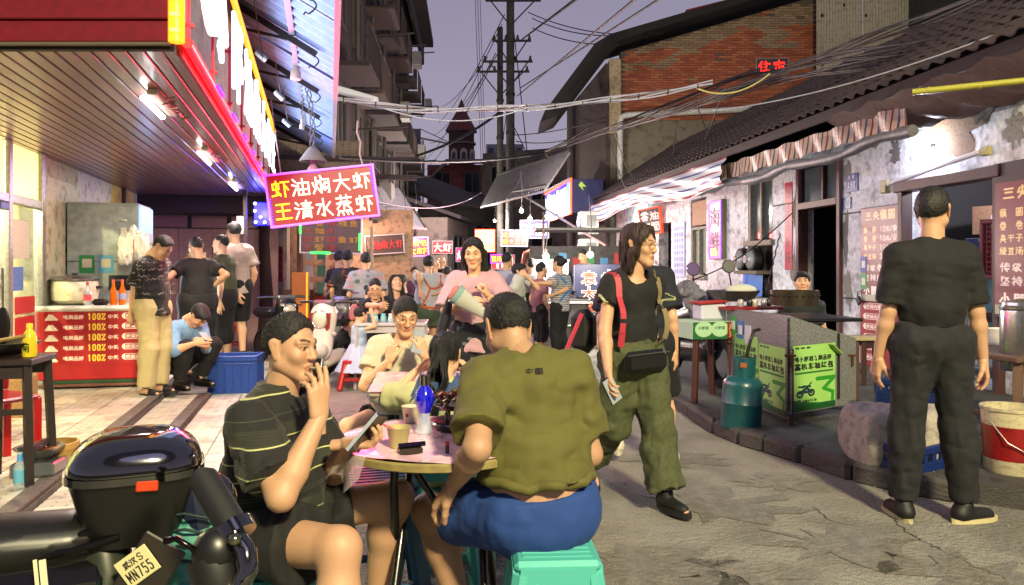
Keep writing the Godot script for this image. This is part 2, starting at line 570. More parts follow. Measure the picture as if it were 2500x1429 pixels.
# ---- people: distance fields joined with a smooth minimum,meshed as surface nets
class Field:
	var o: Vector3
	var c: float
	var nx: int
	var ny: int
	var nz: int
	var f:=PackedFloat32Array()

	func _init(lo: Vector3,hi: Vector3,cell: float) -> void:
		o=lo
		c=cell
		nx=int((hi.x-lo.x)/c)+2
		ny=int((hi.y-lo.y)/c)+2
		nz=int((hi.z-lo.z)/c)+2
		f.resize(nx*ny*nz)
		f.fill(9.0)

	# a tapered capsule; fa,fs: flattened along fa; cut: flat end at b; sub: carved out
	func cap(a: Vector3,b: Vector3,ra: float,rb: float,k:=0.02,fa:=Vector3.ZERO,fs:=1.0,cut:=false,sub:=false) -> void:
		var pad:=k+c*2.2
		var r:=maxf(ra,rb)+pad
		var lo:=(a.min(b)-Vector3.ONE*r-o)/c
		var hi:=(a.max(b)+Vector3.ONE*r-o)/c
		var x0:=maxi(0,int(lo.x))
		var x1:=mini(nx-1,int(hi.x)+1)
		var y0:=maxi(0,int(lo.y))
		var y1:=mini(ny-1,int(hi.y)+1)
		var z0:=maxi(0,int(lo.z))
		var z1:=mini(nz-1,int(hi.z)+1)
		var ba:=b-a
		var flat:=fs != 1.0
		if flat:
			ba+=fa*(ba.dot(fa)*(fs-1.0))
		var inv:=1.0/maxf(ba.length_squared(),1e-9)
		var e:=(b-a).normalized()
		var dr:=rb-ra
		var far:=pad
		for z in range(z0,z1+1):
			for y in range(y0,y1+1):
				var q:=(z*ny+y)*nx+x0
				for x in range(x0,x1+1):
					var p:=Vector3(o.x+x*c,o.y+y*c,o.z+z*c)-a
					var d: float
					if cut:
						d=p.dot(e)
					if flat:
						p+=fa*(p.dot(fa)*(fs-1.0))
					var h:=clampf(p.dot(ba)*inv,0.0,1.0)
					var g:=(p-ba*h).length()-ra-dr*h
					if cut:
						g=maxf(g,d-e.dot(b-a))
					if g<far:
						var w:=f[q]
						if sub:
							g=-g
							var m:=k-absf(w-g)
							f[q]=maxf(w,g)+(m*m*0.25/k if m>0.0 else 0.0)
						else:
							var m:=k-absf(w-g)
							f[q]=minf(w,g)-(m*m*0.25/k if m>0.0 else 0.0)
					q+=1

	func ell(ctr: Vector3,r: Vector3,k:=0.02,sub:=false) -> void:
		var pad:=Vector3.ONE*(k+c*2.2)
		var lo:=(ctr-r-pad-o)/c
		var hi:=(ctr+r+pad-o)/c
		for z in range(maxi(0,int(lo.z)),mini(nz-1,int(hi.z)+1)+1):
			for y in range(maxi(0,int(lo.y)),mini(ny-1,int(hi.y)+1)+1):
				var x0:=maxi(0,int(lo.x))
				var q:=(z*ny+y)*nx+x0
				for x in range(x0,mini(nx-1,int(hi.x)+1)+1):
					var p:=Vector3(o.x+x*c,o.y+y*c,o.z+z*c)-ctr
					var u:=p/r
					var k0:=u.length()
					var g:=k0*(k0-1.0)/maxf((u/r).length(),1e-6)
					var w:=f[q]
					if sub:
						g=-g
						var m:=k-absf(w-g)
						f[q]=maxf(w,g)+(m*m*0.25/k if m>0.0 else 0.0)
					else:
						var m:=k-absf(w-g)
						f[q]=minf(w,g)-(m*m*0.25/k if m>0.0 else 0.0)
					q+=1

	# keep only the side of the plane through p that lies against n
	func keep(p0: Vector3,n: Vector3,k:=0.008) -> void:
		for z in nz:
			for y in ny:
				var q:=(z*ny+y)*nx
				for x in nx:
					var w:=f[q]
					if w<0.3:
						var g:=(Vector3(o.x+x*c,o.y+y*c,o.z+z*c)-p0).dot(n)
						var m:=k-absf(w-g)
						f[q]=maxf(w,g)+(m*m*0.25/k if m>0.0 else 0.0)
					q+=1

	func ripple(nf: FastNoiseLite,amp: float,freq: Vector3,shift:=Vector3.ZERO,sharp:=false) -> void:
		var near:=c*2.5+amp
		var q:=0
		for z in nz:
			for y in ny:
				for x in nx:
					if absf(f[q])<near:
						var p:=(Vector3(o.x+x*c,o.y+y*c,o.z+z*c)+shift)*freq
						var v:=nf.get_noise_3d(p.x,p.y,p.z)
						f[q]+=((0.22-absf(v))*1.5 if sharp else v)*amp
					q+=1

	func value(p: Vector3) -> float:
		var g:=(p-o)/c
		var x:=clampi(int(g.x+0.5),0,nx-1)
		var y:=clampi(int(g.y+0.5),0,ny-1)
		var z:=clampi(int(g.z+0.5),0,nz-1)
		return f[(z*ny+y)*nx+x]

	# where a ray from outside meets the surface
	func hit(from: Vector3,dir: Vector3) -> Vector3:
		var s:=0.0
		while s<0.8:
			var d:=value(from+dir*s)
			if d<0.0:
				return from+dir*(s-0.003)
			s+=0.004
		return from

	# tint: f(point) -> Color
	func mesh(b: MB,xf:=Transform3D.IDENTITY,tint=null) -> void:
		var id:=PackedInt32Array()
		id.resize(f.size())
		id.fill(-1)
		var sx:=1
		var sy:=nx
		var sz:=nx*ny
		var lim:=c*3.2
		var cells:=PackedInt32Array()
		var q:=0
		for z in nz-1:
			for y in ny-1:
				q=(z*ny+y)*nx
				for x in nx-1:
					if absf(f[q])<lim:
						var a0:=f[q]
						var a1:=f[q+1]
						var a2:=f[q+sy]
						var a3:=f[q+sy+1]
						var b0:=f[q+sz]
						var b1:=f[q+sz+1]
						var b2:=f[q+sz+sy]
						var b3:=f[q+sz+sy+1]
						var k:=int(a0<0.0)+int(a1<0.0)+int(a2<0.0)+int(a3<0.0)+int(b0<0.0)+int(b1<0.0)+int(b2<0.0)+int(b3<0.0)
						if k>0 and k<8:
							var s:=Vector3.ZERO
							var m:=0
							var t:=0.0
							if (a0<0.0) != (a1<0.0):
								t=a0/(a0-a1); s+=Vector3(t,0,0); m+=1
							if (a2<0.0) != (a3<0.0):
								t=a2/(a2-a3); s+=Vector3(t,1,0); m+=1
							if (b0<0.0) != (b1<0.0):
								t=b0/(b0-b1); s+=Vector3(t,0,1); m+=1
							if (b2<0.0) != (b3<0.0):
								t=b2/(b2-b3); s+=Vector3(t,1,1); m+=1
							if (a0<0.0) != (a2<0.0):
								t=a0/(a0-a2); s+=Vector3(0,t,0); m+=1
							if (a1<0.0) != (a3<0.0):
								t=a1/(a1-a3); s+=Vector3(1,t,0); m+=1
							if (b0<0.0) != (b2<0.0):
								t=b0/(b0-b2); s+=Vector3(0,t,1); m+=1
							if (b1<0.0) != (b3<0.0):
								t=b1/(b1-b3); s+=Vector3(1,t,1); m+=1
							if (a0<0.0) != (b0<0.0):
								t=a0/(a0-b0); s+=Vector3(0,0,t); m+=1
							if (a1<0.0) != (b1<0.0):
								t=a1/(a1-b1); s+=Vector3(1,0,t); m+=1
							if (a2<0.0) != (b2<0.0):
								t=a2/(a2-b2); s+=Vector3(0,1,t); m+=1
							if (a3<0.0) != (b3<0.0):
								t=a3/(a3-b3); s+=Vector3(1,1,t); m+=1
							var p:=Vector3(x,y,z)+s/maxf(m,1)
							p=o+p*c
							var g:=Vector3(a1+a3+b1+b3-a0-a2-b0-b2,a2+a3+b2+b3-a0-a1-b0-b1,b0+b1+b2+b3-a0-a1-a2-a3)
							if tint != null:
								b.tint=(tint as Callable).call(p)
							id[q]=b.vert(xf*p,(xf.basis*g).normalized())
							cells.append(q)
					q+=1
		b.tint=Color.WHITE
		for w in cells:
			var neg:=f[w]<0.0
			if (f[w+sx]<0.0) != neg and w>=sy+sz:
				_quad(b,id[w],id[w-sy],id[w-sy-sz],id[w-sz])
			if (f[w+sy]<0.0) != neg and w>=sx+sz:
				_quad(b,id[w],id[w-sx],id[w-sx-sz],id[w-sz])
			if (f[w+sz]<0.0) != neg and w>=sx+sy:
				_quad(b,id[w],id[w-sx],id[w-sx-sy],id[w-sy])

	func _quad(b: MB,i: int,j: int,k: int,l: int) -> void:
		if i<0 or j<0 or k<0 or l<0:
			return
		b.tri(i,j,k)
		b.tri(i,k,l)

const SKIN:=Color(0.60,0.38,0.235)   # linear
var heads:={}
var hands:={}
var hairs:={}

# a head of 0.235 m,its centre between the ears,looking along +z
func head_mesh(kind: String,cell: float) -> MB:
	var key:=kind+str(cell)
	if heads.has(key):
		return heads[key]
	var fem:=kind=="woman"
	var child:=kind=="child"
	var f:=Field.new(Vector3(-0.1,-0.17,-0.125),Vector3(0.1,0.135,0.13),cell)
	f.ell(Vector3(0,0.03,-0.012),Vector3(0.074,0.087,0.094),0.02)
	f.ell(Vector3(0,-0.033,0.032),Vector3(0.060 if not fem else 0.058,0.072,0.058),0.03)
	var jaw:=0.050 if not fem else 0.042
	f.cap(Vector3(-jaw,-0.055,0.0),Vector3(-0.012,-0.098,0.064),0.022,0.018,0.03)
	f.cap(Vector3(jaw,-0.055,0.0),Vector3(0.012,-0.098,0.064),0.022,0.018,0.03)
	f.cap(Vector3(-0.008,-0.098,0.068),Vector3(0.008,-0.098,0.068),0.018,0.018,0.02)
	f.cap(Vector3(0,-0.06,-0.025),Vector3(0,-0.16,-0.035),0.05 if not fem else 0.043,0.054 if not fem else 0.046,0.03)
	for s: float in [-1.0,1.0]:
		f.ell(Vector3(s*0.037,-0.022,0.062),Vector3(0.026,0.024,0.024),0.02)
		f.cap(Vector3(s*0.012,0.026,0.085),Vector3(s*0.044,0.026,0.070),0.011,0.011,0.014)
		f.ell(Vector3(s*0.031,0.007,0.098),Vector3(0.019,0.0095,0.017),0.014,true)
		f.ell(Vector3(s*0.031,0.005,0.0725),Vector3(0.016,0.0125,0.0135),0.003)
		f.cap(Vector3(s*0.017,0.0125,0.0845),Vector3(s*0.045,0.011,0.076),0.0042,0.0038,0.005)
		f.cap(Vector3(s*0.077,0.018,-0.012),Vector3(s*0.074,-0.03,-0.002),0.020,0.011,0.008,Vector3(0.92,0,0.38*s).normalized() if s>0 else Vector3(0.92,0,-0.38).normalized(),2.4)
		f.ell(Vector3(s*0.089,0.008,-0.004),Vector3(0.008,0.018,0.009),0.006,true)
	f.cap(Vector3(0,0.016,0.084),Vector3(0,-0.026,0.104),0.0075,0.0115,0.014)
	for s: float in [-1.0,1.0]:
		f.ell(Vector3(s*0.0115,-0.029,0.096),Vector3(0.0085,0.0075,0.010),0.008)
		f.ell(Vector3(s*0.006,-0.037,0.101),Vector3(0.0035,0.003,0.005),0.003,true)
	f.cap(Vector3(-0.019,-0.0585,0.083),Vector3(0,-0.0565,0.090),0.006,0.0068,0.006)
	f.cap(Vector3(0.019,-0.0585,0.083),Vector3(0,-0.0565,0.090),0.006,0.0068,0.006)
	f.cap(Vector3(-0.013,-0.069,0.084),Vector3(0.013,-0.069,0.084),0.0072,0.0072,0.008)
	f.cap(Vector3(-0.022,-0.0628,0.094),Vector3(0.022,-0.0628,0.094),0.0024,0.0024,0.003,Vector3.ZERO,1.0,false,true)
	var b:=MB.new()
	f.mesh(b,Transform3D.IDENTITY,func(p: Vector3) -> Color:
		var t:=Color(1,1,1)
		var ax:=absf(p.x)
		if p.z>0.05:
			# lips
			var lx:=ax/0.023
			var ly:=(p.y+0.0635)/(0.0125*sqrt(maxf(0.05,1.0-lx*lx*0.8)))
			if lx<1.0 and absf(ly)<1.0 and p.z>0.07:
				t=Color(0.80,0.50,0.50) if fem else Color(0.80,0.56,0.52)
			# brows
			var by:=0.0285+0.006*sin(clampf((ax-0.012)/0.036,0,1)*2.4)
			var bw:=(0.0036 if not fem else 0.0026)*(1.0 if ax<0.04 else 0.7)
			if ax>0.013 and ax<0.049 and absf(p.y-by)<bw+cell*0.3:
				t=Color(0.12,0.10,0.10)
			# eyes
			var e:=Vector2(ax-0.031,p.y-0.0055)
			if absf(e.x)<0.0145 and absf(e.y)<0.0062*sqrt(maxf(0.0,1.0-pow(e.x/0.0148,2.0)))+0.0006:
				t=Color(1.05,1.25,1.5)
				if e.length()<0.0066:
					t=Color(0.05,0.04,0.035)
			elif absf(e.x)<0.0165 and e.y>0.002 and e.y<0.0095-12.0*e.x*e.x:
				t=Color(0.25,0.2,0.2)
			if Vector2(ax-0.03,p.y+0.02).length()<0.02:
				t=t*Color(1.0,0.9,0.88)
		return t)
	heads[key]=b
	return b

# a hand: wrist at the origin,fingers along +y,palm towards +z,the thumb on the side of +x
func hand_mesh(curl: Array,cell: float,thumb:=0.5) -> MB:
	var key:=str(curl)+str(cell)+str(thumb)
	if hands.has(key):
		return hands[key]
	var f:=Field.new(Vector3(-0.07,-0.05,-0.055),Vector3(0.09,0.215,0.115),cell)
	f.cap(Vector3(0,-0.045,0),Vector3(0,0.015,0),0.024,0.023,0.015,Vector3(0,0,1),1.3)
	var kn:=[Vector3(0.031,0.088,0),Vector3(0.010,0.094,-0.003),Vector3(-0.011,0.090,-0.002),Vector3(-0.030,0.080,0.002)]
	var lens:=[0.070,0.078,0.072,0.056]
	for i in 4:
		f.cap(Vector3(kn[i].x*0.55,0.012,0.0),kn[i],0.014,0.0115,0.016)
		var p: Vector3=kn[i]
		var a: float=curl[i]*1.2
		var spread: float=(1.5-i)*0.06*(1.0-curl[i])
		var r:=0.0098 if i<3 else 0.0085
		for j in 3:
			var l: float=lens[i]*[0.45,0.31,0.24][j]
			var d:=Vector3(sin(spread),cos(a),sin(a)).normalized()
			var q:=p+d*l
			f.cap(p,q,r,r*0.9,0.0035)
			r*=0.92
			p=q
			a+=curl[i]*[1.45,1.0,0.0][j]
	f.cap(Vector3(0.014,0.016,0.008),Vector3(0.038,0.046,0.02),0.019,0.0135,0.014)
	var t1:=Vector3(0.038,0.046,0.02)
	var td:=Vector3(0.62-thumb*0.75,0.72,0.25+thumb*0.55).normalized()
	var t2:=t1+td*0.034
	f.cap(t1,t2,0.0125,0.0108,0.006)
	td=(td+Vector3(-0.55*thumb,0.1,0.2*thumb)).normalized()
	f.cap(t2,t2+td*0.027,0.0108,0.0088,0.003)
	var b:=MB.new()
	f.mesh(b)
	hands[key]=b
	return b

func ik(a: Vector3,target: Vector3,l1: float,l2: float,hint: Vector3) -> Array:
	var d:=target-a
	var n:=clampf(d.length(),absf(l1-l2)+0.02,(l1+l2)*0.999)
	var e:=d.normalized()
	var x:=(l1*l1-l2*l2+n*n)/(2.0*n)
	var h:=sqrt(maxf(0.0,l1*l1-x*x))
	var s:=(hint-e*hint.dot(e)).normalized()
	return [a+e*x+s*h,a+e*n]

func basis_of(y: Vector3,z: Vector3) -> Basis:
	y=y.normalized()
	var x:=y.cross(z).normalized()
	return Basis(x,y,x.cross(y))

# the outline of the hair over the head's own frame
func hair_mesh(style: String,cell: float,seed_at: float) -> MB:
	var f: Field
	var th:=0.007
	if style in ["long","bob","ponytail"]:
		f=Field.new(Vector3(-0.15,-0.48 if style != "bob" else -0.2,-0.2),Vector3(0.15,0.15,0.16),cell)
	else:
		f=Field.new(Vector3(-0.11,-0.13,-0.2),Vector3(0.11,0.165,0.125),cell)
	match style:
		"crew","grey":
			f.ell(Vector3(0,0.032,-0.014),Vector3(0.079,0.091,0.098),0.01)
			f.ell(Vector3(0,0.052,0.0),Vector3(0.068,0.078,0.086),0.015)
			f.keep(Vector3(0,0.070,0.088),Vector3(0,-0.80,0.62).normalized(),0.02)
			f.keep(Vector3(0,0.02,0.055),Vector3(0,-0.25,1).normalized(),0.02)
			f.keep(Vector3(0,-0.062,-0.09),Vector3(0,-1,0.15).normalized(),0.01)
			for s: float in [-1.0,1.0]:
				f.cap(Vector3(s*0.085,-0.06,0.012),Vector3(s*0.085,0.012,0.0),0.03,0.024,0.008,Vector3.ZERO,1.0,false,true)
		"buzz":
			f.ell(Vector3(0,0.032,-0.014),Vector3(0.0765,0.0895,0.0965),0.01)
			f.keep(Vector3(0,0.078,0.08),Vector3(0,-0.80,0.62).normalized(),0.02)
			f.keep(Vector3(0,-0.055,-0.09),Vector3(0,-1,0.15).normalized(),0.01)
			for s: float in [-1.0,1.0]:
				f.cap(Vector3(s*0.085,-0.06,0.012),Vector3(s*0.085,0.012,0.0),0.03,0.024,0.008,Vector3.ZERO,1.0,false,true)
		"mop":
			f.ell(Vector3(0,0.037,-0.012),Vector3(0.086,0.094,0.104),0.01)
			f.ell(Vector3(0,0.075,0.05),Vector3(0.06,0.035,0.055),0.02)
			f.keep(Vector3(0,0.052,0.09),Vector3(0,-0.78,0.62).normalized(),0.02)
			f.keep(Vector3(0,-0.06,-0.09),Vector3(0,-1,0.15).normalized(),0.01)
			for s: float in [-1.0,1.0]:
				f.cap(Vector3(s*0.085,-0.06,0.012),Vector3(s*0.085,0.0,0.0),0.028,0.02,0.008,Vector3.ZERO,1.0,false,true)
		"bun":
			f.ell(Vector3(0,0.033,-0.014),Vector3(0.080,0.092,0.099),0.01)
			f.keep(Vector3(0,0.066,0.088),Vector3(0,-0.72,0.70).normalized(),0.02)
			f.keep(Vector3(0,-0.06,-0.09),Vector3(0,-1,0.3).normalized(),0.01)
			for s: float in [-1.0,1.0]:
				f.cap(Vector3(s*0.085,-0.06,0.012),Vector3(s*0.085,0.0,0.0),0.028,0.018,0.008,Vector3.ZERO,1.0,false,true)
			f.ell(Vector3(0,0.04,-0.125),Vector3(0.038,0.038,0.034),0.012)
		"ponytail","long","bob":
			f.ell(Vector3(0,0.034,-0.014),Vector3(0.081,0.093,0.100),0.01)
			f.keep(Vector3(0,0.074,0.088),Vector3(0,-0.74,0.68).normalized(),0.02)
			if style=="ponytail":
				for s: float in [-1.0,1.0]:
					f.cap(Vector3(s*0.085,-0.06,0.012),Vector3(s*0.085,0.0,0.0),0.028,0.018,0.008,Vector3.ZERO,1.0,false,true)
				f.keep(Vector3(0,-0.07,-0.09),Vector3(0,-1,0.3).normalized(),0.01)
				f.cap(Vector3(0,0.045,-0.10),Vector3(0,0.03,-0.15),0.028,0.034,0.02)
				f.cap(Vector3(0,0.03,-0.145),Vector3(0.01,-0.14,-0.16),0.040,0.050,0.02)
				f.cap(Vector3(0.01,-0.13,-0.16),Vector3(0.02,-0.33,-0.145),0.050,0.015,0.02)
			elif style=="long":
				for s: float in [-1.0,1.0]:
					f.cap(Vector3(s*0.05,0.085,0.045),Vector3(s*0.083,0.0,0.012),0.022,0.020,0.02)
					f.cap(Vector3(s*0.078,0.0,-0.005),Vector3(s*0.083,-0.15,-0.01),0.027,0.033,0.02)
					f.cap(Vector3(s*0.083,-0.15,-0.01),Vector3(s*0.09,-0.30,0.055),0.034,0.020,0.02)
				f.cap(Vector3(0,0.0,-0.07),Vector3(0,-0.20,-0.085),0.06,0.055,0.03,Vector3(0,0,1),1.6)
				f.cap(Vector3(0,-0.20,-0.085),Vector3(0,-0.34,-0.11),0.055,0.05,0.03,Vector3(0,0,1),1.8)
			else:
				for s: float in [-1.0,1.0]:
					f.cap(Vector3(s*0.03,0.098,0.05),Vector3(s*0.079,0.03,0.042),0.020,0.018,0.02)
					f.cap(Vector3(s*0.080,0.035,0.035),Vector3(s*0.078,-0.05,0.03),0.018,0.018,0.02)
					f.cap(Vector3(s*0.075,-0.04,0.0),Vector3(s*0.062,-0.145,-0.02),0.028,0.022,0.02)
				f.cap(Vector3(0,0.0,-0.06),Vector3(0,-0.15,-0.055),0.068,0.055,0.03)
				f.ell(Vector3(0,0.062,-0.02),Vector3(0.080,0.075,0.098),0.02)
				f.cap(Vector3(0,-0.075,0.05),Vector3(0,-0.2,0.045),0.058,0.06,0.02,Vector3.ZERO,1.0,false,true)
				f.ell(Vector3(0,-0.03,0.088),Vector3(0.058,0.11,0.065),0.02,true)
		"toddler":
			f.ell(Vector3(0,0.034,-0.012),Vector3(0.080,0.092,0.098),0.01)
			f.keep(Vector3(0,0.05,0.088),Vector3(0,-0.74,0.68).normalized(),0.02)
			f.keep(Vector3(0,-0.05,-0.09),Vector3(0,-1,0.3).normalized(),0.01)
			f.ell(Vector3(0.02,0.14,-0.03),Vector3(0.022,0.025,0.022),0.012)
	if style in ["long","bob","ponytail"]:
		f.ripple(noise,0.008,Vector3(150,14,150),Vector3(seed_at,0,0))
	elif style=="crew" or style=="grey" or style=="mop":
		f.ripple(noise,0.0045,Vector3(230,150,230),Vector3(seed_at,0,0))
	else:
		f.ripple(noise,0.003,Vector3(160,40,160),Vector3(seed_at,0,0))
	var b:=MB.new()
	f.mesh(b)
	return b

var last_top: Field
var last_low: Field
var last_head: Transform3D
var last_hand:=[Transform3D.IDENTITY,Transform3D.IDENTITY]   # [her left (+x),her right (-x)]

# Builds one figure. Local frame: feet on y=0,facing +z; +x is the figure's own left side.
# h height,w width factor,hip,up (spine),twist,head (yaw,pitch,roll in degrees),lw/rw wrists,le/re elbow hints,la/ra ankles,lk/rk knee hints,
# lp/rp palm normals,lc/rc finger curls,top/low/hair/shoe: what is worn
func person(s: Dictionary) -> Node3D:
	var root:=thing("person",s.label,"person",s.pos,s.get("yaw",0.0),s.get("group",""))
	var h: float=s.get("h",1.7)
	var u:=h/1.7
	var w: float=s.get("w",1.0)*u
	var tu:=u*float(s.get("tor",1.0))
	var fat: float=s.get("fat",1.0)
	var cell: float=s.get("cell",0.02)
	var shade: Color=SKIN*float(s.get("skin",1.0))
	shade.a=1.0
	var hip: Vector3=s.get("hip",Vector3(0,0.90*u,0))
	var up: Vector3=s.get("up",Vector3.UP).normalized()
	var fwd:=Vector3(sin(deg_to_rad(s.get("twist",0.0))),0,cos(deg_to_rad(s.get("twist",0.0))))
	fwd=(fwd-up*fwd.dot(up)).normalized()
	var lat:=up.cross(fwd)
	var neck:=hip+up*0.50*tu
	var sh:={}
	var el:={}
	var wr:={}
	var hp:={}
	var kn:={}
	var an:={}
	var ua:=0.285*u
	var fa:=0.250*u
	var th:=0.425*u
	var bk:={}
	var ca:=0.405*u
	for g: int in [1,-1]:
		sh[g]=hip+up*0.435*tu+lat*(g*0.165*w)
		var tg: Vector3=s.get("lw" if g>0 else "rw",sh[g]+Vector3(g*0.07,-0.50*u,0.05))
		var r:=ik(sh[g],tg,ua,fa,s.get("le" if g>0 else "re",Vector3(g*0.35,-0.2,-1)))
		el[g]=r[0]
		wr[g]=r[1]
		hp[g]=hip+Vector3(g*0.085*w,0,0)
		tg=s.get("la" if g>0 else "ra",Vector3(g*0.10*w,0.075*u,0))
		r=ik(hp[g],tg,th,ca,s.get("lk" if g>0 else "rk",Vector3(g*0.1,0,1)))
		kn[g]=r[0]
		an[g]=r[1]
	var hr: Vector3=s.get("head",Vector3.ZERO)
	var hb:=Basis(lat,up,fwd)*Basis(Vector3.UP,deg_to_rad(hr.x))*Basis(Vector3.RIGHT,deg_to_rad(hr.y))*Basis(Vector3.BACK,deg_to_rad(hr.z))
	var hs: float=s.get("hs",lerpf(1.0,u,0.5))
	var nk: Vector3=s.get("nk",Vector3.ZERO)
	var hc:=neck+up*0.055*tu+hb*Vector3(0,0.115,0.035)*hs+lat*nk.x+up*nk.y+fwd*nk.z
	last_head=Transform3D(hb.scaled(Vector3.ONE*hs),hc)
	last_head.basis=hb*hs
	# bounds of the body
	var lo:=hc
	var hi:=hc
	for dct in [sh,el,wr,hp,kn,an]:
		for g in [1,-1]:
			lo=lo.min(dct[g])
			hi=hi.max(dct[g])
	lo-=Vector3(0.19,0.10,0.19)*fat
	hi+=Vector3(0.19,0.12,0.19)*fat
	# skin
	var body:=MB.new()
	var f:=Field.new(lo,hi,cell)
	f.cap(neck-up*0.03*tu,hc-hb.y*0.06*hs,0.060*u,0.052*u,0.03)
	f.cap(hip+up*0.38*tu-lat*0.08*w,hip+up*0.38*tu+lat*0.08*w,0.08*u,0.08*u,0.05)
	f.cap(hip+up*0.36*tu,hip+up*0.08*tu,0.115*w,0.115*w*fat,0.05,fwd,1.25)
	f.cap(hp[1],hp[-1],0.088*u,0.088*u,0.05)
	if s.get("bare",false):
		f.cap(hip+up*0.2*tu,hip+up*0.04*tu,0.130*w*fat,0.136*w*fat,0.05,fwd,1.22)
	var lt: float=s.get("thick",1.0)*u
	for g: int in [1,-1]:
		f.cap(sh[g],el[g],0.046*lt,0.038*lt,0.03)
		f.cap(el[g],el[g].lerp(wr[g],0.3),0.037*lt,0.039*lt,0.02)
		f.cap(el[g].lerp(wr[g],0.3),wr[g],0.039*lt,0.026*u,0.02)
		f.cap(hp[g],kn[g],0.078*lt,0.055*lt,0.03)
		var back: Vector3=-(kn[g]-(hp[g]+an[g])*0.5).normalized()*0.018*lt
		bk[g]=back
		f.cap(kn[g],kn[g].lerp(an[g],0.3)+back,0.054*lt,0.056*lt,0.03)
		f.cap(kn[g].lerp(an[g],0.3)+back,an[g],0.056*lt,0.034*u,0.03)
		var td: Vector3=s.get("lt" if g>0 else "rt",Vector3(g*0.15,0,1)).normalized()
		f.cap(an[g]+Vector3(0,-0.03*u,0)-td*0.04*u,an[g]+Vector3(0,-0.05*u,0)+td*0.15*u,0.032*u,0.024*u,0.02)
	f.mesh(body)
	# the head and the hands on finer grids of their own
	var kind: String=s.get("kind","man")
	var hcell: float=0.004 if cell<0.0126 else (0.0055 if cell<0.02 else 0.009)
	body.add(head_mesh(kind,hcell),last_head)
	for g: int in [1,-1]:
		var e: Vector3=s.get("lh" if g>0 else "rh",(wr[g]-el[g]))
		var pn: Vector3=s.get("lp" if g>0 else "rp",-lat*g+fwd*0.2)
		var bs:=basis_of(e,pn-e.normalized()*pn.dot(e.normalized()))
		# thumb on +x of the template; mirror where the side asks for it
		var flip: bool=s.get("lf" if g>0 else "rf",g<0)
		var sc: float=s.get("hands",1.0)*u
		var xf:=Transform3D(Basis(bs.x*(-sc if flip else sc),bs.y*sc,bs.z*sc),wr[g])
		last_hand[0 if g>0 else 1]=xf
		body.add(hand_mesh(s.get("lc" if g>0 else "rc",[0.25,0.3,0.35,0.4]),0.0042 if cell<0.0126 else (0.006 if cell<0.02 else 0.009),s.get("thumb",0.4)),xf)
	part("body",body,mat(shade.linear_to_srgb(),0.56,{"vc": 1,"tex": "skin","n": "fine_n","s": 7.0,"ns": 0.10,"sub": 0.10}),root)
	# what is worn on the legs
	var low: Dictionary=s.get("low",{})
	if low:
		var b:=MB.new()
		f=Field.new(lo,hi,cell)
		var lz: float=low.get("loose",0.014)
		var ln: float=low.get("len",0.9)
		f.cap(hp[1],hp[-1],0.097*u+lz,0.097*u+lz,0.05)
		f.cap(hip,hip+up*low.get("waist",0.09)*u,0.128*w*fat+lz,0.126*w*fat+lz,0.05,fwd,1.2,true)
		f.keep(hip+up*(low.get("waist",0.09)+0.004)*u,up,0.004)
		for g: int in [1,-1]:
			if low.get("skirt",false):
				f.cap(hip,hip+(kn[g]-hp[g])*ln,0.14*u+lz,low.get("flare",0.2)*u,0.06,Vector3.ZERO,1.0,true)
			elif ln<=1.0:
				f.cap(hp[g],hp[g].lerp(kn[g],ln),0.09*lt+lz,lerpf(0.09,0.064,ln)*lt+lz*low.get("flare",1.3),0.03,Vector3.ZERO,1.0,true)
			else:
				f.cap(hp[g],kn[g],0.09*lt+lz,0.06*lt+lz,0.03)
				f.cap(kn[g],kn[g].lerp(an[g],0.3)+bk[g],0.06*lt+lz,0.06*lt+lz,0.03)
				f.cap(kn[g].lerp(an[g],0.2)+bk[g],kn[g].lerp(an[g],ln-1.0),0.06*lt+lz,0.042*lt+lz*low.get("flare",1.0),0.03,Vector3.ZERO,1.0,true)
		f.ripple(noise,low.get("fold",0.011)*0.8,Vector3(26,9,26),s.pos)
		f.ripple(noise,low.get("fold",0.011)*0.5,Vector3(11,17,11),s.pos+Vector3(5,2,1),true)
		last_low=f
		f.mesh(b)
		part(low.get("name","trousers"),b,low.m,root)
	var top: Dictionary=s.get("top",{})
	if top:
		var b:=MB.new()
		f=Field.new(lo,hi,cell)
		var lz: float=top.get("loose",0.012)
		var sl: float=top.get("sl",0.62)
		f.cap(hip+up*0.385*tu-lat*0.085*w,hip+up*0.385*tu+lat*0.085*w,0.082*u+lz,0.082*u+lz,0.05)
		f.cap(hip+up*0.37*tu,hip+up*0.17*tu,0.138*w+lz,0.136*w*fat+lz,0.05,fwd,1.36)
		var hem: float=top.get("hem",0.06)
		f.cap(hip+up*0.17*tu,hip-up*hem*u,0.136*w*fat+lz,(0.143+top.get("flare",0.0))*w*fat+lz*1.6,0.06,fwd,1.22,true)
		if top.has("belly"):
			f.cap(hip+up*0.16*tu+fwd*0.05,hip+up*0.04*tu+fwd*0.06,top.belly,top.belly,0.08)
		for g: int in [1,-1]:
			f.cap(neck-up*0.02*tu+lat*g*0.03,sh[g],0.046*u+lz*0.5,0.050*u+lz*0.8,0.05)
			if sl>0.05 and sl<=1.0:
				f.cap(sh[g],sh[g].lerp(el[g],sl),0.052*lt+lz*0.8,0.048*lt+lz*top.get("cuff",1.9),0.03,Vector3.ZERO,1.0,true)
			elif sl>1.0:
				f.cap(sh[g],el[g],0.056*lt+lz,0.045*lt+lz,0.035)
				f.cap(el[g],el[g].lerp(wr[g],sl-1.0),0.044*lt+lz,0.034*lt+lz,0.03,Vector3.ZERO,1.0,true)
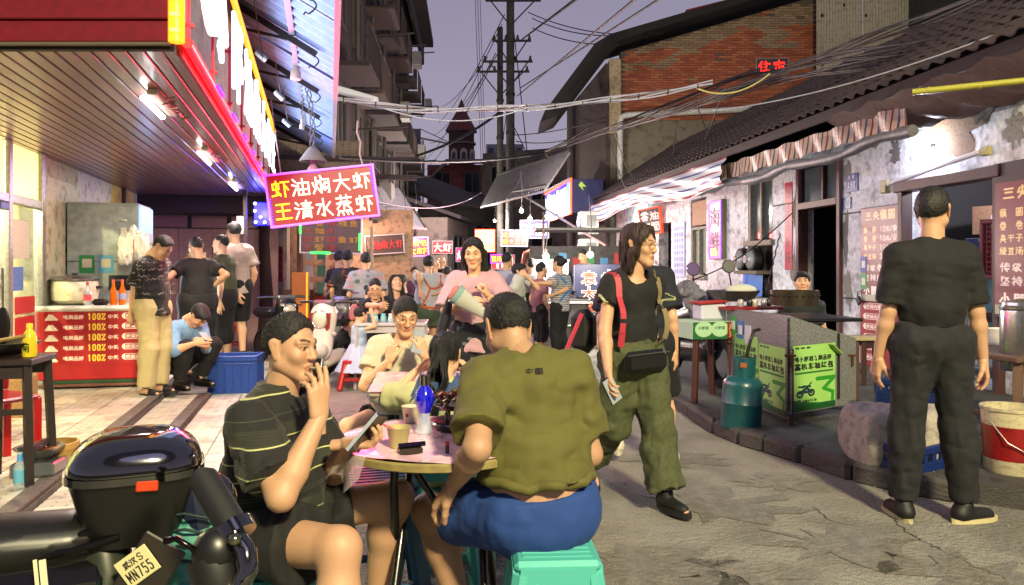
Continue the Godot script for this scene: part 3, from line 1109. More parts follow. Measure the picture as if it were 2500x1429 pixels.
		f.cap(neck+up*(0.01-top.get("scoop",0.0))*u+fwd*0.02*u,neck+up*0.25*tu+fwd*0.06*u,0.062*u+top.get("scoop",0.0)*0.6,0.09*u,0.01,Vector3.ZERO,1.0,false,true)
		if top.get("collar",false):
			f.cap(neck+up*0.005*tu,neck+up*0.035*tu,0.075*u,0.068*u,0.01,Vector3.ZERO,1.0,true)
			f.cap(neck+up*0.02*tu+fwd*0.03,neck+up*0.25*tu+fwd*0.03,0.058*u,0.058*u,0.008,Vector3.ZERO,1.0,false,true)
		var fold: float=top.get("fold",0.011)
		f.ripple(noise,fold*0.7,Vector3(22,8,22),s.pos)
		f.ripple(noise,fold*0.75,Vector3(12,20,12),s.pos+Vector3(3,1,7),true)
		last_top=f
		f.mesh(b)
		if top.has("uvy"):
			for i in b.v.size():
				b.t[i]=Vector2(b.v[i].x,-b.v[i].y*top.uvy+b.v[i].z*0.15)
		part(top.get("name","shirt"),b,top.m,root)
		for e in top.get("prints",[]):
			e.call(root)
	# shoes
	var shoe: Dictionary=s.get("shoe",{})
	if shoe:
		for g: int in [1,-1]:
			var td: Vector3=s.get("lt" if g>0 else "rt",Vector3(g*0.15,0,1)).normalized()
			var a: Vector3=an[g]+Vector3(0,-0.072*u,0)
			var sd:=td.cross(Vector3.UP)
			var b:=MB.new()
			var bs:=Basis(sd,Vector3.UP,-td)
			var base:=Transform3D(Basis(sd,Vector3.UP,sd.cross(Vector3.UP)),a)
			var sole:=PackedVector2Array()
			for k in 20:
				var q:=TAU*k/20
				var zz:=cos(q)*0.14*u
				sole.append(Vector2(sin(q)*(0.043+0.008*cos(q))*u,zz))
			var sx:=Transform3D(Basis(sd,td,Vector3.UP),a+td*0.055*u)
			b.prism(sole,-0.008,0.020,sx)
			var so:=part("shoe",b,shoe.get("sole",shoe.m),root)
			var ub:=MB.new()
			var uf:=Field.new(a-Vector3(0.22,0.03,0.22),a+Vector3(0.22,0.16,0.22),maxf(cell*0.6,0.009))
			uf.cap(a+Vector3(0,0.045,0)-td*0.035*u,a+Vector3(0,0.026,0)+td*0.135*u,0.042*u,0.034*u,0.02)
			if shoe.get("kind","shoe")=="slide":
				uf.keep(a+td*0.05,-td,0.004)
				uf.keep(a+td*0.14,td,0.004)
			else:
				uf.cap(a+Vector3(0,0.05,0)-td*0.02,a+Vector3(0,0.085,0)-td*0.01,0.043*u,0.044*u,0.02)
			uf.keep(a+Vector3(0,0.015,0),Vector3.DOWN,0.004)
			uf.mesh(ub)
			part("upper",ub,shoe.m,so)
	# hair
	if s.get("hair","") != "":
		var b:=MB.new()
		var hk:=0.0058 if cell<0.0126 else (0.0075 if cell<0.02 else 0.012)
		var key: String=s.hair+str(hk)+(str(s.pos) if cell<0.0126 else "")
		if not hairs.has(key):
			hairs[key]=hair_mesh(s.hair,hk,s.pos.x*13.0)
		b.add(hairs[key],last_head)
		if cell<0.015:
			# loose ends of hair over the outline
			var r:=RandomNumberGenerator.new()
			r.seed=5
			var long: bool=s.hair in ["long","bob","ponytail"]
			for i in b.v.size():
				if r.randf()<(0.85 if not long else 0.5):
					var nn:=b.n[i]
					var dn:=-last_head.basis.y.normalized()
					var d:=(nn+Vector3(r.randf_range(-0.6,0.6),r.randf_range(-0.6,0.6),r.randf_range(-0.6,0.6))).normalized()*0.007
					if long or s.hair=="bun":
						d=(dn-nn*dn.dot(nn)).normalized()*0.035+nn*r.randf_range(0.0,0.005)+Vector3(r.randf_range(-0.006,0.006),0,r.randf_range(-0.006,0.006))
					var sd:=d.cross(nn).normalized()*0.0009
					var p:=b.v[i]-nn*0.001
					var a:=b.vert(p-sd,nn)
					b.vert(p+sd,nn)
					b.vert(p+d,(nn+d.normalized()*0.3).normalized())
					b.tri(a,a+1,a+2)
		part("hair",b,s.get("hairm",mat(Color(0.085,0.075,0.07),0.6,{"tex": "speck","n": "fine_n","s": Vector3(13,5,13),"ns": 1.6})),root)
	if s.get("glasses",false):
		var b:=MB.new()
		for g: float in [-1.0,1.0]:
			var ring:=[]
			for k in 17:
				ring.append(last_head*Vector3(g*0.032+cos(TAU*k/16)*0.023,0.002+sin(TAU*k/16)*0.019,0.103-absf(g*0.032+cos(TAU*k/16)*0.023)*0.18))
			b.tube(ring,0.0016,5,false)
			b.tube([last_head*Vector3(g*0.054,0.006,0.094),last_head*Vector3(g*0.080,0.008,0.0)],0.0016,5)
		b.tube([last_head*Vector3(-0.009,0.004,0.103),last_head*Vector3(0.009,0.004,0.103)],0.0015,5)
		part("spectacles",b,mat(Color(0.75,0.6,0.45),0.25,{"metal": 0.9}),root)
	return root

# a flat strap over the cloth of the figure built last,through points given in its own frame,each pushed out onto the surface
func strap(root: Node3D,called: String,pts: Array,width: float,m: Material,f: Field,off:=0.004) -> void:
	var b:=MB.new()
	var p:=[]
	for k in pts.size()-1:
		var n:=7
		for j in n+(1 if k==pts.size()-2 else 0):
			var q: Vector3=pts[k].lerp(pts[k+1],float(j)/n)
			p.append(q)
	var rows:=[]
	for k in p.size():
		var q: Vector3=p[k]
		var d:=f.value(q)
		var g:=Vector3(f.value(q+Vector3(0.03,0,0))-f.value(q-Vector3(0.03,0,0)),0,f.value(q+Vector3(0,0,0.03))-f.value(q-Vector3(0,0,0.03))).normalized()
		var guard:=0
		while f.value(q)<off and guard<60:
			q+=g*0.004
			guard+=1
		guard=0
		while f.value(q)>off+0.006 and f.value(q)<0.2 and guard<60:
			q-=g*0.004
			guard+=1
		p[k]=q
		rows.append(g)
	for it in 2:
		for k in range(1,p.size()-1):
			p[k]=(p[k-1]+p[k]*2.0+p[k+1])*0.25
	for k in p.size()-1:
		var d: Vector3=(p[k+1]-p[k])
		if d.length()<0.001:
			continue
		var x: Vector3=d.normalized().cross(rows[k]).normalized()
		var nn:=x.cross(d.normalized())
		b.box((p[k]+p[k+1])*0.5,Vector3(width,d.length()*1.12,0.005),0.001,Basis(x,d.normalized(),nn if x.cross(d.normalized()).dot(nn)>0 else -nn))
	part(called,b,m,root)


const TL:=14.7   # how far the row of eating houses turns from the line of sight
const TR:=7.2    # the old row across the road

# points in the frames of the two rows: s across (to the right),t along the road away from the viewer
func LP(s: float,y: float,t: float) -> Vector3:
	return Basis(Vector3.UP,deg_to_rad(TL))*V(s,y,-t)

func RP(s: float,y: float,t: float) -> Vector3:
	return Basis(Vector3.UP,deg_to_rad(TR))*V(s,y,-t)

func _ready() -> void:
	rng.seed=7
	noise.seed=11
	noise.noise_type=FastNoiseLite.TYPE_SIMPLEX
	noise.frequency=0.35
	noise.fractal_octaves=2
	# ---- camera,sky,dusk light,exposure
	var cam:=Camera3D.new()
	cam.name="camera"
	cam.projection=Camera3D.PROJECTION_FRUSTUM
	cam.near=0.05
	cam.far=600.0
	cam.size=0.05*1429.0/FOCAL
	cam.frustum_offset=W(0,-0.05*(714.5-655.0)/FOCAL)
	add_child(cam)
	cam.position=V(0,1.35,0)
	cam.current=true
	var env:=Environment.new()
	env.background_mode=Environment.BG_SKY
	var sky:=Sky.new()
	var sm:=ProceduralSkyMaterial.new()
	sm.sky_top_color=K(0.345,0.338,0.405)
	sm.sky_horizon_color=K(0.475,0.445,0.49)
	sm.sky_curve=0.16
	sm.ground_bottom_color=K(0.12,0.11,0.12)
	sm.ground_horizon_color=K(0.30,0.28,0.31)
	var cl:=FastNoiseLite.new()
	cl.seed=5
	cl.frequency=0.006
	cl.fractal_octaves=4
	var ct:=NoiseTexture2D.new()
	ct.noise=cl
	ct.seamless=true
	ct.width=1024
	ct.height=512
	ct.color_ramp=ramp([[0.3,K(0.5,0.45,0.55,0.0)],[0.9,K(0.55,0.48,0.58,0.5)]])
	sm.sky_cover=ct
	sm.sky_cover_modulate=K(0.5,0.48,0.52,0.6)
	sky.sky_material=sm
	env.sky=sky
	env.background_energy_multiplier=1.0
	env.tonemap_mode=Environment.TONE_MAPPER_LINEAR
	env.tonemap_exposure=2.5
	env.sdfgi_enabled=true
	env.ssao_enabled=true
	env.ssil_enabled=true
	var we:=WorldEnvironment.new()
	we.name="world_environment"
	we.environment=env
	add_child(we)
	var sun:=DirectionalLight3D.new()
	sun.name="last_daylight"
	sun.light_energy=0.04
	sun.light_color=K(0.80,0.78,1.0)
	sun.light_angular_distance=30.0
	sun.rotation_degrees=V(-50,35,0)
	sun.shadow_enabled=true
	add_child(sun)
	# ---- the place
	ground()
	left_house()
	left_canopy()
	right_house()
	right_back()
	far_street()
	lit_signs()
	wires()
	# ---- what stands in it
	left_goods()
	right_goods()
	middle_goods()
	near_goods()
	left_people()
	far_people()
	right_people()
	near_people()

func ground() -> void:
	var b:=MB.new()
	b.quad(V(-60,0,8),V(60,0,8),V(60,0,-220),V(-60,0,-220),Vector3.UP)
	var road:=struct("road",b,mat(K(0.56,0.55,0.51),0.82,{"tex": "speck","s": 0.9,"n": "rough_n","ns": 1.0,"world": true,"detail": "blotch","ds": 0.4}))
	# cracks in the concrete
	for pts in [[[2170,1262],[2215,1300],[2250,1322],[2300,1345],[2390,1390],[2480,1425]],[[2160,1195],[2172,1215],[2180,1250]],[[1990,1240],[2030,1275],[2100,1290]]]:
		var p:=[]
		for k in pts.size()-1:
			var a:=on(pts[k][0],pts[k][1])
			var e:=on(pts[k+1][0],pts[k+1][1])
			for j in 5:
				p.append(a.lerp(e,j/5.0)+V(rng.randf_range(-0.012,0.012),0.0,rng.randf_range(-0.012,0.012)))
		var cb:=MB.new()
		for k in p.size()-1:
			var d: Vector3=(p[k+1]-p[k]).normalized()
			var sdv:=d.cross(Vector3.UP)*rng.randf_range(0.0015,0.0035)
			cb.quad(p[k]-sdv+Vector3.UP*0.004,p[k]+sdv+Vector3.UP*0.004,p[k+1]+sdv+Vector3.UP*0.004,p[k+1]-sdv+Vector3.UP*0.004,Vector3.UP)
		part("crack",cb,mat(K(0.13,0.12,0.11),0.95),road)
	# old stains on the concrete,each with its own edge
	for q in [[1750,1230,0.35],[2050,1330,0.3],[1560,1390,0.4],[1900,1180,0.22],[830,1180,0.3],[1650,1120,0.3],[2350,1400,0.28],[1800,1400,0.2],[880,1000,0.4],[760,1020,0.3]]:
		var c:=on(q[0],q[1],0.003)
		var poly2:=PackedVector2Array()
		for k in 26:
			var a:=TAU*k/26
			var r: float=q[2]*(0.75+0.6*noise.get_noise_2d(cos(a)*5.0+q[0],sin(a)*5.0))
			poly2.append(W(cos(a)*r*1.3,sin(a)*r))
		var sb:=MB.new()
		sb.prism(poly2,0.0,0.001,Transform3D(Basis(V(1,0,0),V(0,0,-1),V(0,1,0)),c))
		part("stain",sb,mat(K(0.50,0.49,0.45) if int(q[0]) % 100 else K(0.53,0.515,0.475),0.6,{"tex": "speck","s": 0.9,"n": "rough_n","ns": 0.8,"world": true,"detail": "noise","ds": 1.0}),road)
	# grit and litter specks lying on the concrete
	var gb:=MB.new()
	for k in 420:
		var q:=V(rng.randf_range(-1.6,3.4),0.003,rng.randf_range(-7.5,-3.0))
		var r:=rng.randf_range(0.003,0.009)
		gb.ball(q,V(r,r*0.5,r*rng.randf_range(0.7,1.3)),3,5)
	part("grit",gb,mat(K(0.5,0.48,0.43),0.9),road).set_meta("kind","stuff")

	# the tiled terrace in front of the eating house: a strip at road level and two steps
	var stone:=mat(K(0.33,0.31,0.28),0.75,{"tex": "grime","s": 0.9,"n": "rough_n","ns": 0.8})
	var names:=["tiled_strip","lower_step","terrace"]
	var edges:=[[-1.06,-0.60,0.012],[-1.45,-1.06,0.062],[-2.72,-1.45,0.122]]
	var tile_im:=blank(128,128,K(0.80,0.79,0.72))
	for q in [[0,0],[128,0],[0,128],[128,128],[64,64],[64,0],[0,64],[128,64],[64,128]]:
		disc_ink(tile_im,W(q[0],q[1]),7,7,K(0.2,0.2,0.2))
	var tt:=pic("tile_dots",tile_im)
	var tmats:=[]
	for k in 3:
		var m: StandardMaterial3D=mat(K(1,1,1)*[1.0,0.93,0.88][k],0.32,{"uv": 1,"spec": 0.55}).duplicate()
		m.albedo_texture=tt
		m.uv1_scale=V(2,2,1)
		m.detail_enabled=true
		m.detail_blend_mode=BaseMaterial3D.BLEND_MODE_MUL
		m.detail_albedo=tex("grime")
		m.detail_uv_layer=BaseMaterial3D.DETAIL_UV_2
		m.uv2_triplanar=true
		m.uv2_world_triplanar=true
		m.uv2_scale=Vector3.ONE*0.55
		tmats.append(m)
	for lvl in 3:
		var e: Array=edges[lvl]
		var sb:=MB.new()
		var y: float=e[2]
		var t0:=2.4
		var t1:=[11.5,8.3,13.0][lvl] as float
		sb.box(V((e[0]+e[1])*0.5,y*0.5-0.02,-(t0+t1)*0.5),V(e[1]-e[0],y+0.03,t1-t0),0.012)
		var o:=struct(names[lvl],sb,stone)
		o.rotation.y=deg_to_rad(TL)
		# nosing of dark stone along the outer edge,then square tiles
		if lvl>0:
			var nb:=MB.new()
			for k in int((t1-t0)/0.6):
				nb.box(V(e[1]-0.05,y+0.006,-(t0+0.3+k*0.6)),V(0.10,0.022,0.594),0.004)
			part("stone_nosing",nb,mat(K(0.30,0.28,0.25),0.6,{"tex": "grime","s": 1.4}),o)
		var sz:=0.3
		var w: float=e[1]-e[0]-(0.10 if lvl>0 else 0.0)
		var nc:=int(ceil(w/sz))
		var unit:=MB.new()
		unit.box(Vector3.ZERO,V(1,0.010,1),0.0)
		var um:=unit.mesh()
		for c in nc:
			for r in int((t1-t0)/sz):
				var ww:=minf(sz,w-c*sz)
				if ww<0.03 or (lvl==2 and (r>24 or c>3 and r<6)):
					continue
				var q:=part("tile",um,tmats[rng.randi() % 3],o)
				q.scale=V(ww-0.006,1,sz-0.006)
				q.position=V(e[0]+c*sz+ww*0.5,y+0.002+rng.randf()*0.0015,-(t0+(r+0.5)*sz))
	# the raised pavement of the old row,its edge worn and curved
	var edge:=[[1480,852],[1560,915],[1640,988],[1690,1020],[1750,1060],[1810,1085],[1870,1102],[1960,1130],[2080,1172],[2200,1200],[2330,1222],[2520,1250],[2900,1340]]
	var poly:=PackedVector2Array()
	for q in edge:
		var p:=on(q[0],q[1])
		poly.append(W(p.x,-p.z))
	poly.append(W(12.0,2.8))
	poly.append(W(12.0,26.0))
	poly.append(W(1.7,26.0))
	var pb:=MB.new()
	# prism in x,y pushed along z,laid flat: y -> -z,z -> y
	pb.prism(poly,-0.02,0.12,Transform3D(Basis(V(1,0,0),V(0,0,-1),V(0,1,0)),Vector3.ZERO))
	var pav:=struct("raised_pavement",pb,mat(K(0.27,0.26,0.25),0.72,{"tex": "speck","s": 1.8,"n": "rough_n","ns": 0.9,"world": true,"detail": "grime","ds": 0.5}))
	var kb:=MB.new()
	for k in edge.size()-3:
		var a:=on(edge[k][0],edge[k][1])+V(0.03,0.055,0)
		var e:=on(edge[k+1][0],edge[k+1][1])+V(0.03,0.055,0)
		var n:=maxi(1,int(a.distance_to(e)/0.5))
		for j in n:
			var p0:=a.lerp(e,(j+0.004)/n)
			var p1:=a.lerp(e,(j+0.996)/n)
			var kk:=MB.new()
			kk.bar(p0,p1,0.14+rng.randf()*0.03,0.13+rng.randf()*0.015,0.025)
			part("kerb_stone",kk,mat(K(0.25,0.24,0.23),0.8,{"tex": "grime","s": 1.2,"n": "rough_n","ns": 1.0,"world": true}),pav)
	# a pale patch of cement on the pavement
	var cb:=MB.new()
	cb.prism(PackedVector2Array([W(2.55,5.25),W(2.75,5.2),W(3.1,5.6),W(2.95,5.75),W(2.7,5.6)]),0.121,0.126,Transform3D(Basis(V(1,0,0),V(0,0,-1),V(0,1,0)),Vector3.ZERO))
	part("cement_patch",cb,mat(K(0.62,0.61,0.6),0.8,{"tex": "noise","s": 3.0}),pav)

# ---- the eating house on the near side: soffit of boards,lit sign,glazed door,wall
func left_house() -> void:
	var house:=thing("eating_house","eating house with a board soffit, pale plaster wall and glazed front","building",Vector3.ZERO,TL)
	var alu:=mat(K(0.62,0.62,0.60),0.4,{"metal": 0.7,"tex": "noise","s": 2.0})
	# soffit boards along the street
	var s0:=-2.74
	var s1:=-0.70
	var t0:=3.86
	var t1:=12.6
	var y:=2.5
	var n:=22
	var bw:=(s1-s0)/n
	var bm:=[]
	for k in 3:
		bm.append(mat(K([0.54,0.50,0.56][k],[0.40,0.37,0.42][k],[0.375,0.345,0.395][k]),0.30,{"tex": "blotch","s": V(0.8,0.8,0.25),"n": "fine_n","ns": 0.15,"spec": 0.6,"coat": 0.25}))
	var plank:=MB.new()
	plank.box(Vector3.ZERO,V(bw-0.011,0.016,1.0),0.004)
	var pm:=plank.mesh()
	for k in n:
		var o:=part("soffit_board",pm,bm[k % 3 if k % 7 else 1],house)
		var sk:=s0+(k+0.5)*bw
		var tk:=(3.82-sk*sin(deg_to_rad(TL)))/cos(deg_to_rad(TL))
		o.scale.z=t1-tk
		o.position=V(sk,y+0.008+rng.randf()*0.002,-(tk+t1)*0.5)
	var turn:=Basis(Vector3.UP,deg_to_rad(-TL))
	t0=4.75
	var b:=MB.new()
	b.box(V((s0+s1)*0.5,y+0.06,-(t0+t1)*0.5),V(s1-s0,0.07,t1-t0))
	part("soffit_frame",b,mat(K(0.10,0.05,0.06),0.8),house)
	# the red boarded end over the soffit
	for k in 6:
		var rb:=MB.new()
		rb.box(turn*V(-3.245,y+0.055+k*0.118,-3.80),V(3.0,0.108,0.03),0.006,turn)
		part("red_board",rb,mat(K(0.40,0.03,0.075),0.45,{"tex": "noise","s": 1.5,"n": "soft_n","ns": 0.15}),house)
	b=MB.new()
	b.box(turn*V(-3.245,y+0.4,-3.85),V(2.98,0.85,0.04),0.0,turn)
	part("board_backing",b,mat(K(0.08,0.06,0.05),0.8),house)
	b=MB.new()
	b.box(turn*V(-3.245,y-0.006,-3.80),V(3.0,0.014,0.03),0.003,turn)
	part("edge_trim",b,mat(K(0.45,0.42,0.36),0.4,{"metal": 0.6}),house)
	# the storey over the soffit
	b=MB.new()
	b.box(V(-2.2,y+1.55,-9.0),V(2.7,2.9,7.3))
	part("upper_wall",b,mat(K(0.42,0.40,0.37),0.8,{"tex": "grime","s": 0.4,"n": "soft_n","ns": 0.4}),house)
	# wall: glazed front near the viewer,plaster piers beyond
	var pl:=mat(K(0.74,0.75,0.62),0.75,{"tex": "grime","s": 0.65,"n": "soft_n","ns": 0.6})
	var tw:=-2.70
	var seg:=[[8.55,9.7,K(0.70,0.71,0.58),2.30],[8.55,9.7,K(0.64,0.63,0.5),0.0],[9.7,11.2,K(0.70,0.68,0.64),0.0],[11.2,11.75,K(0.76,0.66,0.36),0.0],[11.85,12.5,K(0.76,0.64,0.36),0.0],[12.5,13.6,K(0.63,0.60,0.57),0.0]]
	for q in seg:
		b=MB.new()
		var top: float=q[3] if q[3]>0.0 else y
		b.box(V(tw-0.12-(0.004 if q[3]==0.0 else -0.02),top*0.5,-(q[0]+q[1])*0.5),V(0.24,top,q[1]-q[0]-0.004),0.006)
		part("wall_bay",b,mat(q[2],0.75,{"tex": "grime","s": 0.7,"n": "soft_n","ns": 0.5}),house)
	b=MB.new()
	b.box(V(tw+0.01,1.3,-11.8),V(0.05,2.4,0.08),0.006)
	part("drain_pipe",b,mat(K(0.32,0.18,0.14),0.6),house)
	# aluminium frame of the shop front
	var fr:=[[5.2,1.25,0.09,2.5],[7.62,1.25,0.09,2.5],[8.46,1.25,0.09,2.5]]
	for q in fr:
		b=MB.new()
		b.box(V(tw,q[1],-q[0]),V(0.09,q[3],q[2]),0.006)
		part("frame_post",b,alu,house)
	for q in [[6.4,1.98,2.4],[8.04,1.98,0.76]]:
		b=MB.new()
		b.box(V(tw,q[1],-q[0]),V(0.085,0.08,q[2]),0.006)
		part("frame_rail",b,alu,house)
	var glass:=mat(K(0.85,0.95,0.9),0.04,{"alpha": 0.12})
	for q in [[6.4,0.99,2.3,1.86,"door_pane"],[8.04,0.99,0.74,1.86,"side_pane"]]:
		b=MB.new()
		b.box(V(tw,q[1],-q[0]),V(0.012,q[3],q[2]))
		part(q[4],b,glass,house)
	# lit fanlights with the red characters of the shop's notice
	var lit:=mat(K(0.82,0.82,0.55),0.5,{"em": K(1.0,0.95,0.55),"ee": 0.55})
	for q in [[6.4,2.26,2.3,0.46],[8.04,2.26,0.74,0.46]]:
		b=MB.new()
		b.box(V(tw,q[1],-q[0]),V(0.012,q[3],q[2]))
		part("lit_fanlight_window",b,lit,house)
	var red:=mat(K(0.72,0.22,0.10),0.5)
	var sg:=Node3D.new()
	sg.name="window_lettering"
	house.add_child(sg,true)
	sg.position=V(tw+0.008,2.42,-6.55)
	sg.rotation.y=PI/2
	letters(sg,"空调",-0.05,0.0,W(0.33,0.36),W(0.5,0),0.035,0.004,red)
	# door pull and closer,papers stuck on the glass
	b=MB.new()
	b.tube([V(tw+0.05,0.55,-7.30),V(tw+0.05,1.35,-7.30)],0.014,10)
	b.tube([V(tw+0.05,0.55,-7.40),V(tw+0.05,1.35,-7.40)],0.014,10)
	b.bar(V(tw+0.05,0.75,-7.28),V(tw+0.05,0.75,-7.42),0.02,0.02)
	b.bar(V(tw+0.05,1.2,-7.28),V(tw+0.05,1.2,-7.42),0.02,0.02)
	part("door_pull",b,mat(K(0.7,0.7,0.7),0.2,{"metal": 1.0}),house)
	b=MB.new()
	b.box(V(tw+0.03,1.90,-7.45),V(0.05,0.07,0.18),0.006)
	part("door_closer",b,mat(K(0.2,0.25,0.27),0.4,{"metal": 0.5}),house)
	var papers:=[[6.9,1.58,0.5,0.5,K(0.25,0.5,0.46)],[6.9,1.30,0.36,0.4,K(0.75,0.62,0.5)],[7.1,1.12,0.5,0.25,K(0.75,0.75,0.72)],[7.9,1.62,0.5,0.36,K(0.75,0.76,0.66)],[6.7,0.98,0.9,0.15,K(0.70,0.12,0.12)],[8.05,1.0,0.5,0.16,K(0.70,0.12,0.12)],[8.05,0.8,0.5,0.18,K(0.72,0.10,0.12)],[8.05,0.5,0.55,0.35,K(0.62,0.68,0.58)],[7.85,1.25,0.3,0.22,K(0.3,0.45,0.7)]]
	for q in papers:
		b=MB.new()
		b.box(V(tw+0.010,q[1],-q[0]),V(0.003,q[3],q[2]))
		part("pasted_paper",b,mat(q[4],0.7,{"tex": "noise","s": 4.0}),house)
	# the lit room behind the glass
	b=MB.new()
	b.box(V(-5.2,1.3,-7.0),V(0.1,2.6,4.5))
	b.box(V(-4.0,0.06,-7.0),V(2.4,0.12,4.5))
	b.box(V(-4.0,1.3,-8.9),V(2.4,2.6,0.1))
	b.box(V(-4.0,2.66,-7.0),V(2.5,0.08,4.5))
	part("room_inside",b,mat(K(0.72,0.73,0.62),0.7,{"tex": "noise","s": 0.8}),house)
	b=MB.new()
	b.ball(V(-3.5,2.2,-6.6),Vector3.ONE*0.05)
	part("room_bulb",b,mat(Color.WHITE,0.5,{"em": K(1.0,0.97,0.75),"ee": 8.0}),house)
	omni(V(-3.5,2.2,-6.6),K(1.0,0.95,0.70),4.5,0.05,house)
	# end wall under the soffit far in,dark beam,pink boarded stall
	b=MB.new()
	b.box(V(-1.7,2.36,-12.75),V(2.4,0.26,0.12),0.01)
	part("end_beam",b,mat(K(0.16,0.10,0.12),0.7),house)
	for k in 4:
		b=MB.new()
		b.box(V(-2.45+k*0.52,1.0,-13.2),V(0.515,2.0,0.06),0.004)
		part("stall_board",b,mat(K(0.60,0.45,0.42),0.6,{"tex": "noise","s": V(1,4,1)}),house)
	for k in 3:
		b=MB.new()
		b.box(V(-2.35+k*0.62,2.12,-13.3),V(0.55,0.2,0.04),0.004)
		part("upper_pane",b,mat(K(0.55,0.38,0.40),0.4),house)
	# tube lamps under the soffit
	for q in [[5.55,0.62],[7.95,0.75],[10.6,0.85]]:
		var lamp:=thing("tube_lamp","bright fluorescent tube under the board soffit, %s" % ["the nearest, before a tangle of wire","middle of the row","farthest, beside the hanging red sign"][[5.55,7.95,10.6].find(q[0])],"lamp",LP(-1.08,y,q[0]),TL,"tube lamps under the soffit")
		b=MB.new()
		b.box(V(0.06,-0.02,0),V(0.06,0.04,q[1]+0.1),0.006)
		part("batten",b,mat(K(0.75,0.72,0.68),0.4),lamp)
		b=MB.new()
		b.tube([V(0,-0.055,-q[1]*0.5),V(0,-0.055,q[1]*0.5)],0.019,12)
		part("tube",b,mat(Color.WHITE,0.4,{"em": K(1.0,0.93,0.90),"ee": 6.0}),lamp)
		b=MB.new()
		var wp:=[]
		for k in 14:
			wp.append(V(0.12+0.05*sin(k*1.7),-0.03-0.02*cos(k*2.3),q[1]*0.45-k*0.06))
		b.tube(wp,0.005,5)
		part("loose_wire",b,mat(K(0.5,0.38,0.3),0.6),lamp)
		area(Transform3D(Basis(Vector3.RIGHT,PI/2),V(0,-0.085,0)),0.05,q[1],K(1.0,0.90,0.86),2.6,lamp)
	# the name sign along the outer edge
	var sign_:=thing("shop_sign","long shop sign of big white lit letters over the soffit edge","sign",Vector3.ZERO,TL)
	b=MB.new()
	b.box(V(s1-0.05,y+0.55,-8.4),V(0.04,0.9,8.4),0.006)
	part("backing",b,mat(K(0.45,0.37,0.33),0.55,{"tex": "grime","s": 0.8}),sign_)
	for k in 9:
		b=MB.new()
		b.box(V(s1+0.0,y+0.18+0.0,-(4.4+k*1.0)),V(0.10,0.02,0.02))
		b.box(V(s1+0.0,y+0.6,-(4.4+k*1.0)),V(0.10,0.02,0.02))
		b.box(V(s1+0.02,y+0.4,-(4.4+k*1.0)),V(0.02,0.6,0.02))
		part("bracket",b,mat(K(0.7,0.2,0.3),0.4,{"metal": 0.6}),sign_)
	var white:=mat(Color.WHITE,0.5,{"em": K(0.97,0.98,1.0),"ee": 0.55})
	var sl:=Node3D.new()
	sl.name="letter_row"
	sign_.add_child(sl,true)
	sl.position=V(s1+0.06,y+0.90,-4.3)
	sl.rotation.y=PI/2
	b=MB.new()
	var disc:=[]
	for k in 25:
		disc.append(W(cos(TAU*k/24)*0.40,sin(TAU*k/24)*0.44))
	b.prism(PackedVector2Array(disc.slice(0,24)),0.05,0.09,Transform3D(Basis.IDENTITY,V(0.15,-0.30,0)))
	part("round_emblem",b,white,sl)
	b=MB.new()
	glyph(b,"虾",V(-0.05,-0.5,0.091),0.4,0.4,0.05,0.01)
	part("emblem_mark",b,mat(K(0.9,0.15,0.2),0.5,{"em": K(1,0.2,0.25),"ee": 1.0}),sl)
	letters(sl,"小郎油焖大虾王",0.78,0.0,W(0.66,0.66),W(1.04,0),0.07,0.03,white)
	area(Transform3D(Basis(Vector3.UP,PI/2),V(s1+0.22,y+0.6,-8.2)),8.0,0.7,K(0.84,0.89,1.0),6.0,sign_)
	# yellow rope light on top and at the corner,red strip below
	var yel:=mat(K(0.9,0.6,0.1),0.4,{"em": K(1.0,0.55,0.08),"ee": 1.0})
	b=MB.new()
	b.tube([V(s1+0.05,y+1.02,-4.15),V(s1+0.05,y+1.02,-12.4)],0.028,8)
	part("yellow_neon_tube",b,yel,sign_)
	b=MB.new()
	b.tube([V(s1+0.01,y+0.0,-4.10),V(s1+0.01,y+1.0,-4.10)],0.04,8)
	part("yellow_neon_tube",b,yel,sign_)
	for k in 12:
		b=MB.new()
		b.box(V(s1+0.01,y+0.05+k*0.08,-4.055),V(0.05,0.02,0.012),0.004)
		part("lamp_bead",b,mat(K(1,0.8,0.3),0.4,{"em": K(1.0,0.8,0.25),"ee": 2.0}),sign_)
	b=MB.new()
	b.tube([V(s1+0.045,y+0.03,-4.2),V(s1+0.045,y+0.03,-10.0)],0.030,8)
	part("red_neon_tube",b,mat(K(0.8,0.05,0.1),0.4,{"em": K(1.0,0.03,0.10),"ee": 0.8}),sign_)
	b=MB.new()
	b.tube([V(s1+0.045,y+0.03,-10.0),V(s1+0.045,y+0.03,-12.5)],0.030,8)
	part("amber_neon_tube",b,mat(K(0.9,0.5,0.2),0.4,{"em": K(1.0,0.42,0.15),"ee": 1.6}),sign_)
	b=MB.new()
	b.box(V(s1+0.0,y+0.03,-8.4),V(0.03,0.12,8.3),0.004)
	part("red_strip",b,mat(K(0.65,0.08,0.16),0.35),sign_)
	for k in 8:
		b=MB.new()
		b.box(V(s1+0.085,y+0.03,-(5.3+k*0.9)),V(0.012,0.022,0.3),0.003)
		part("blue_led",b,mat(K(0.2,0.1,0.9),0.4,{"em": K(0.35,0.10,1.0),"ee": 1.6}),sign_)
	area(Transform3D(Basis(Vector3.UP,PI/2),V(s1+0.10,y+0.03,-7.0)),6.0,0.06,K(1.0,0.08,0.16),0.35,sign_)

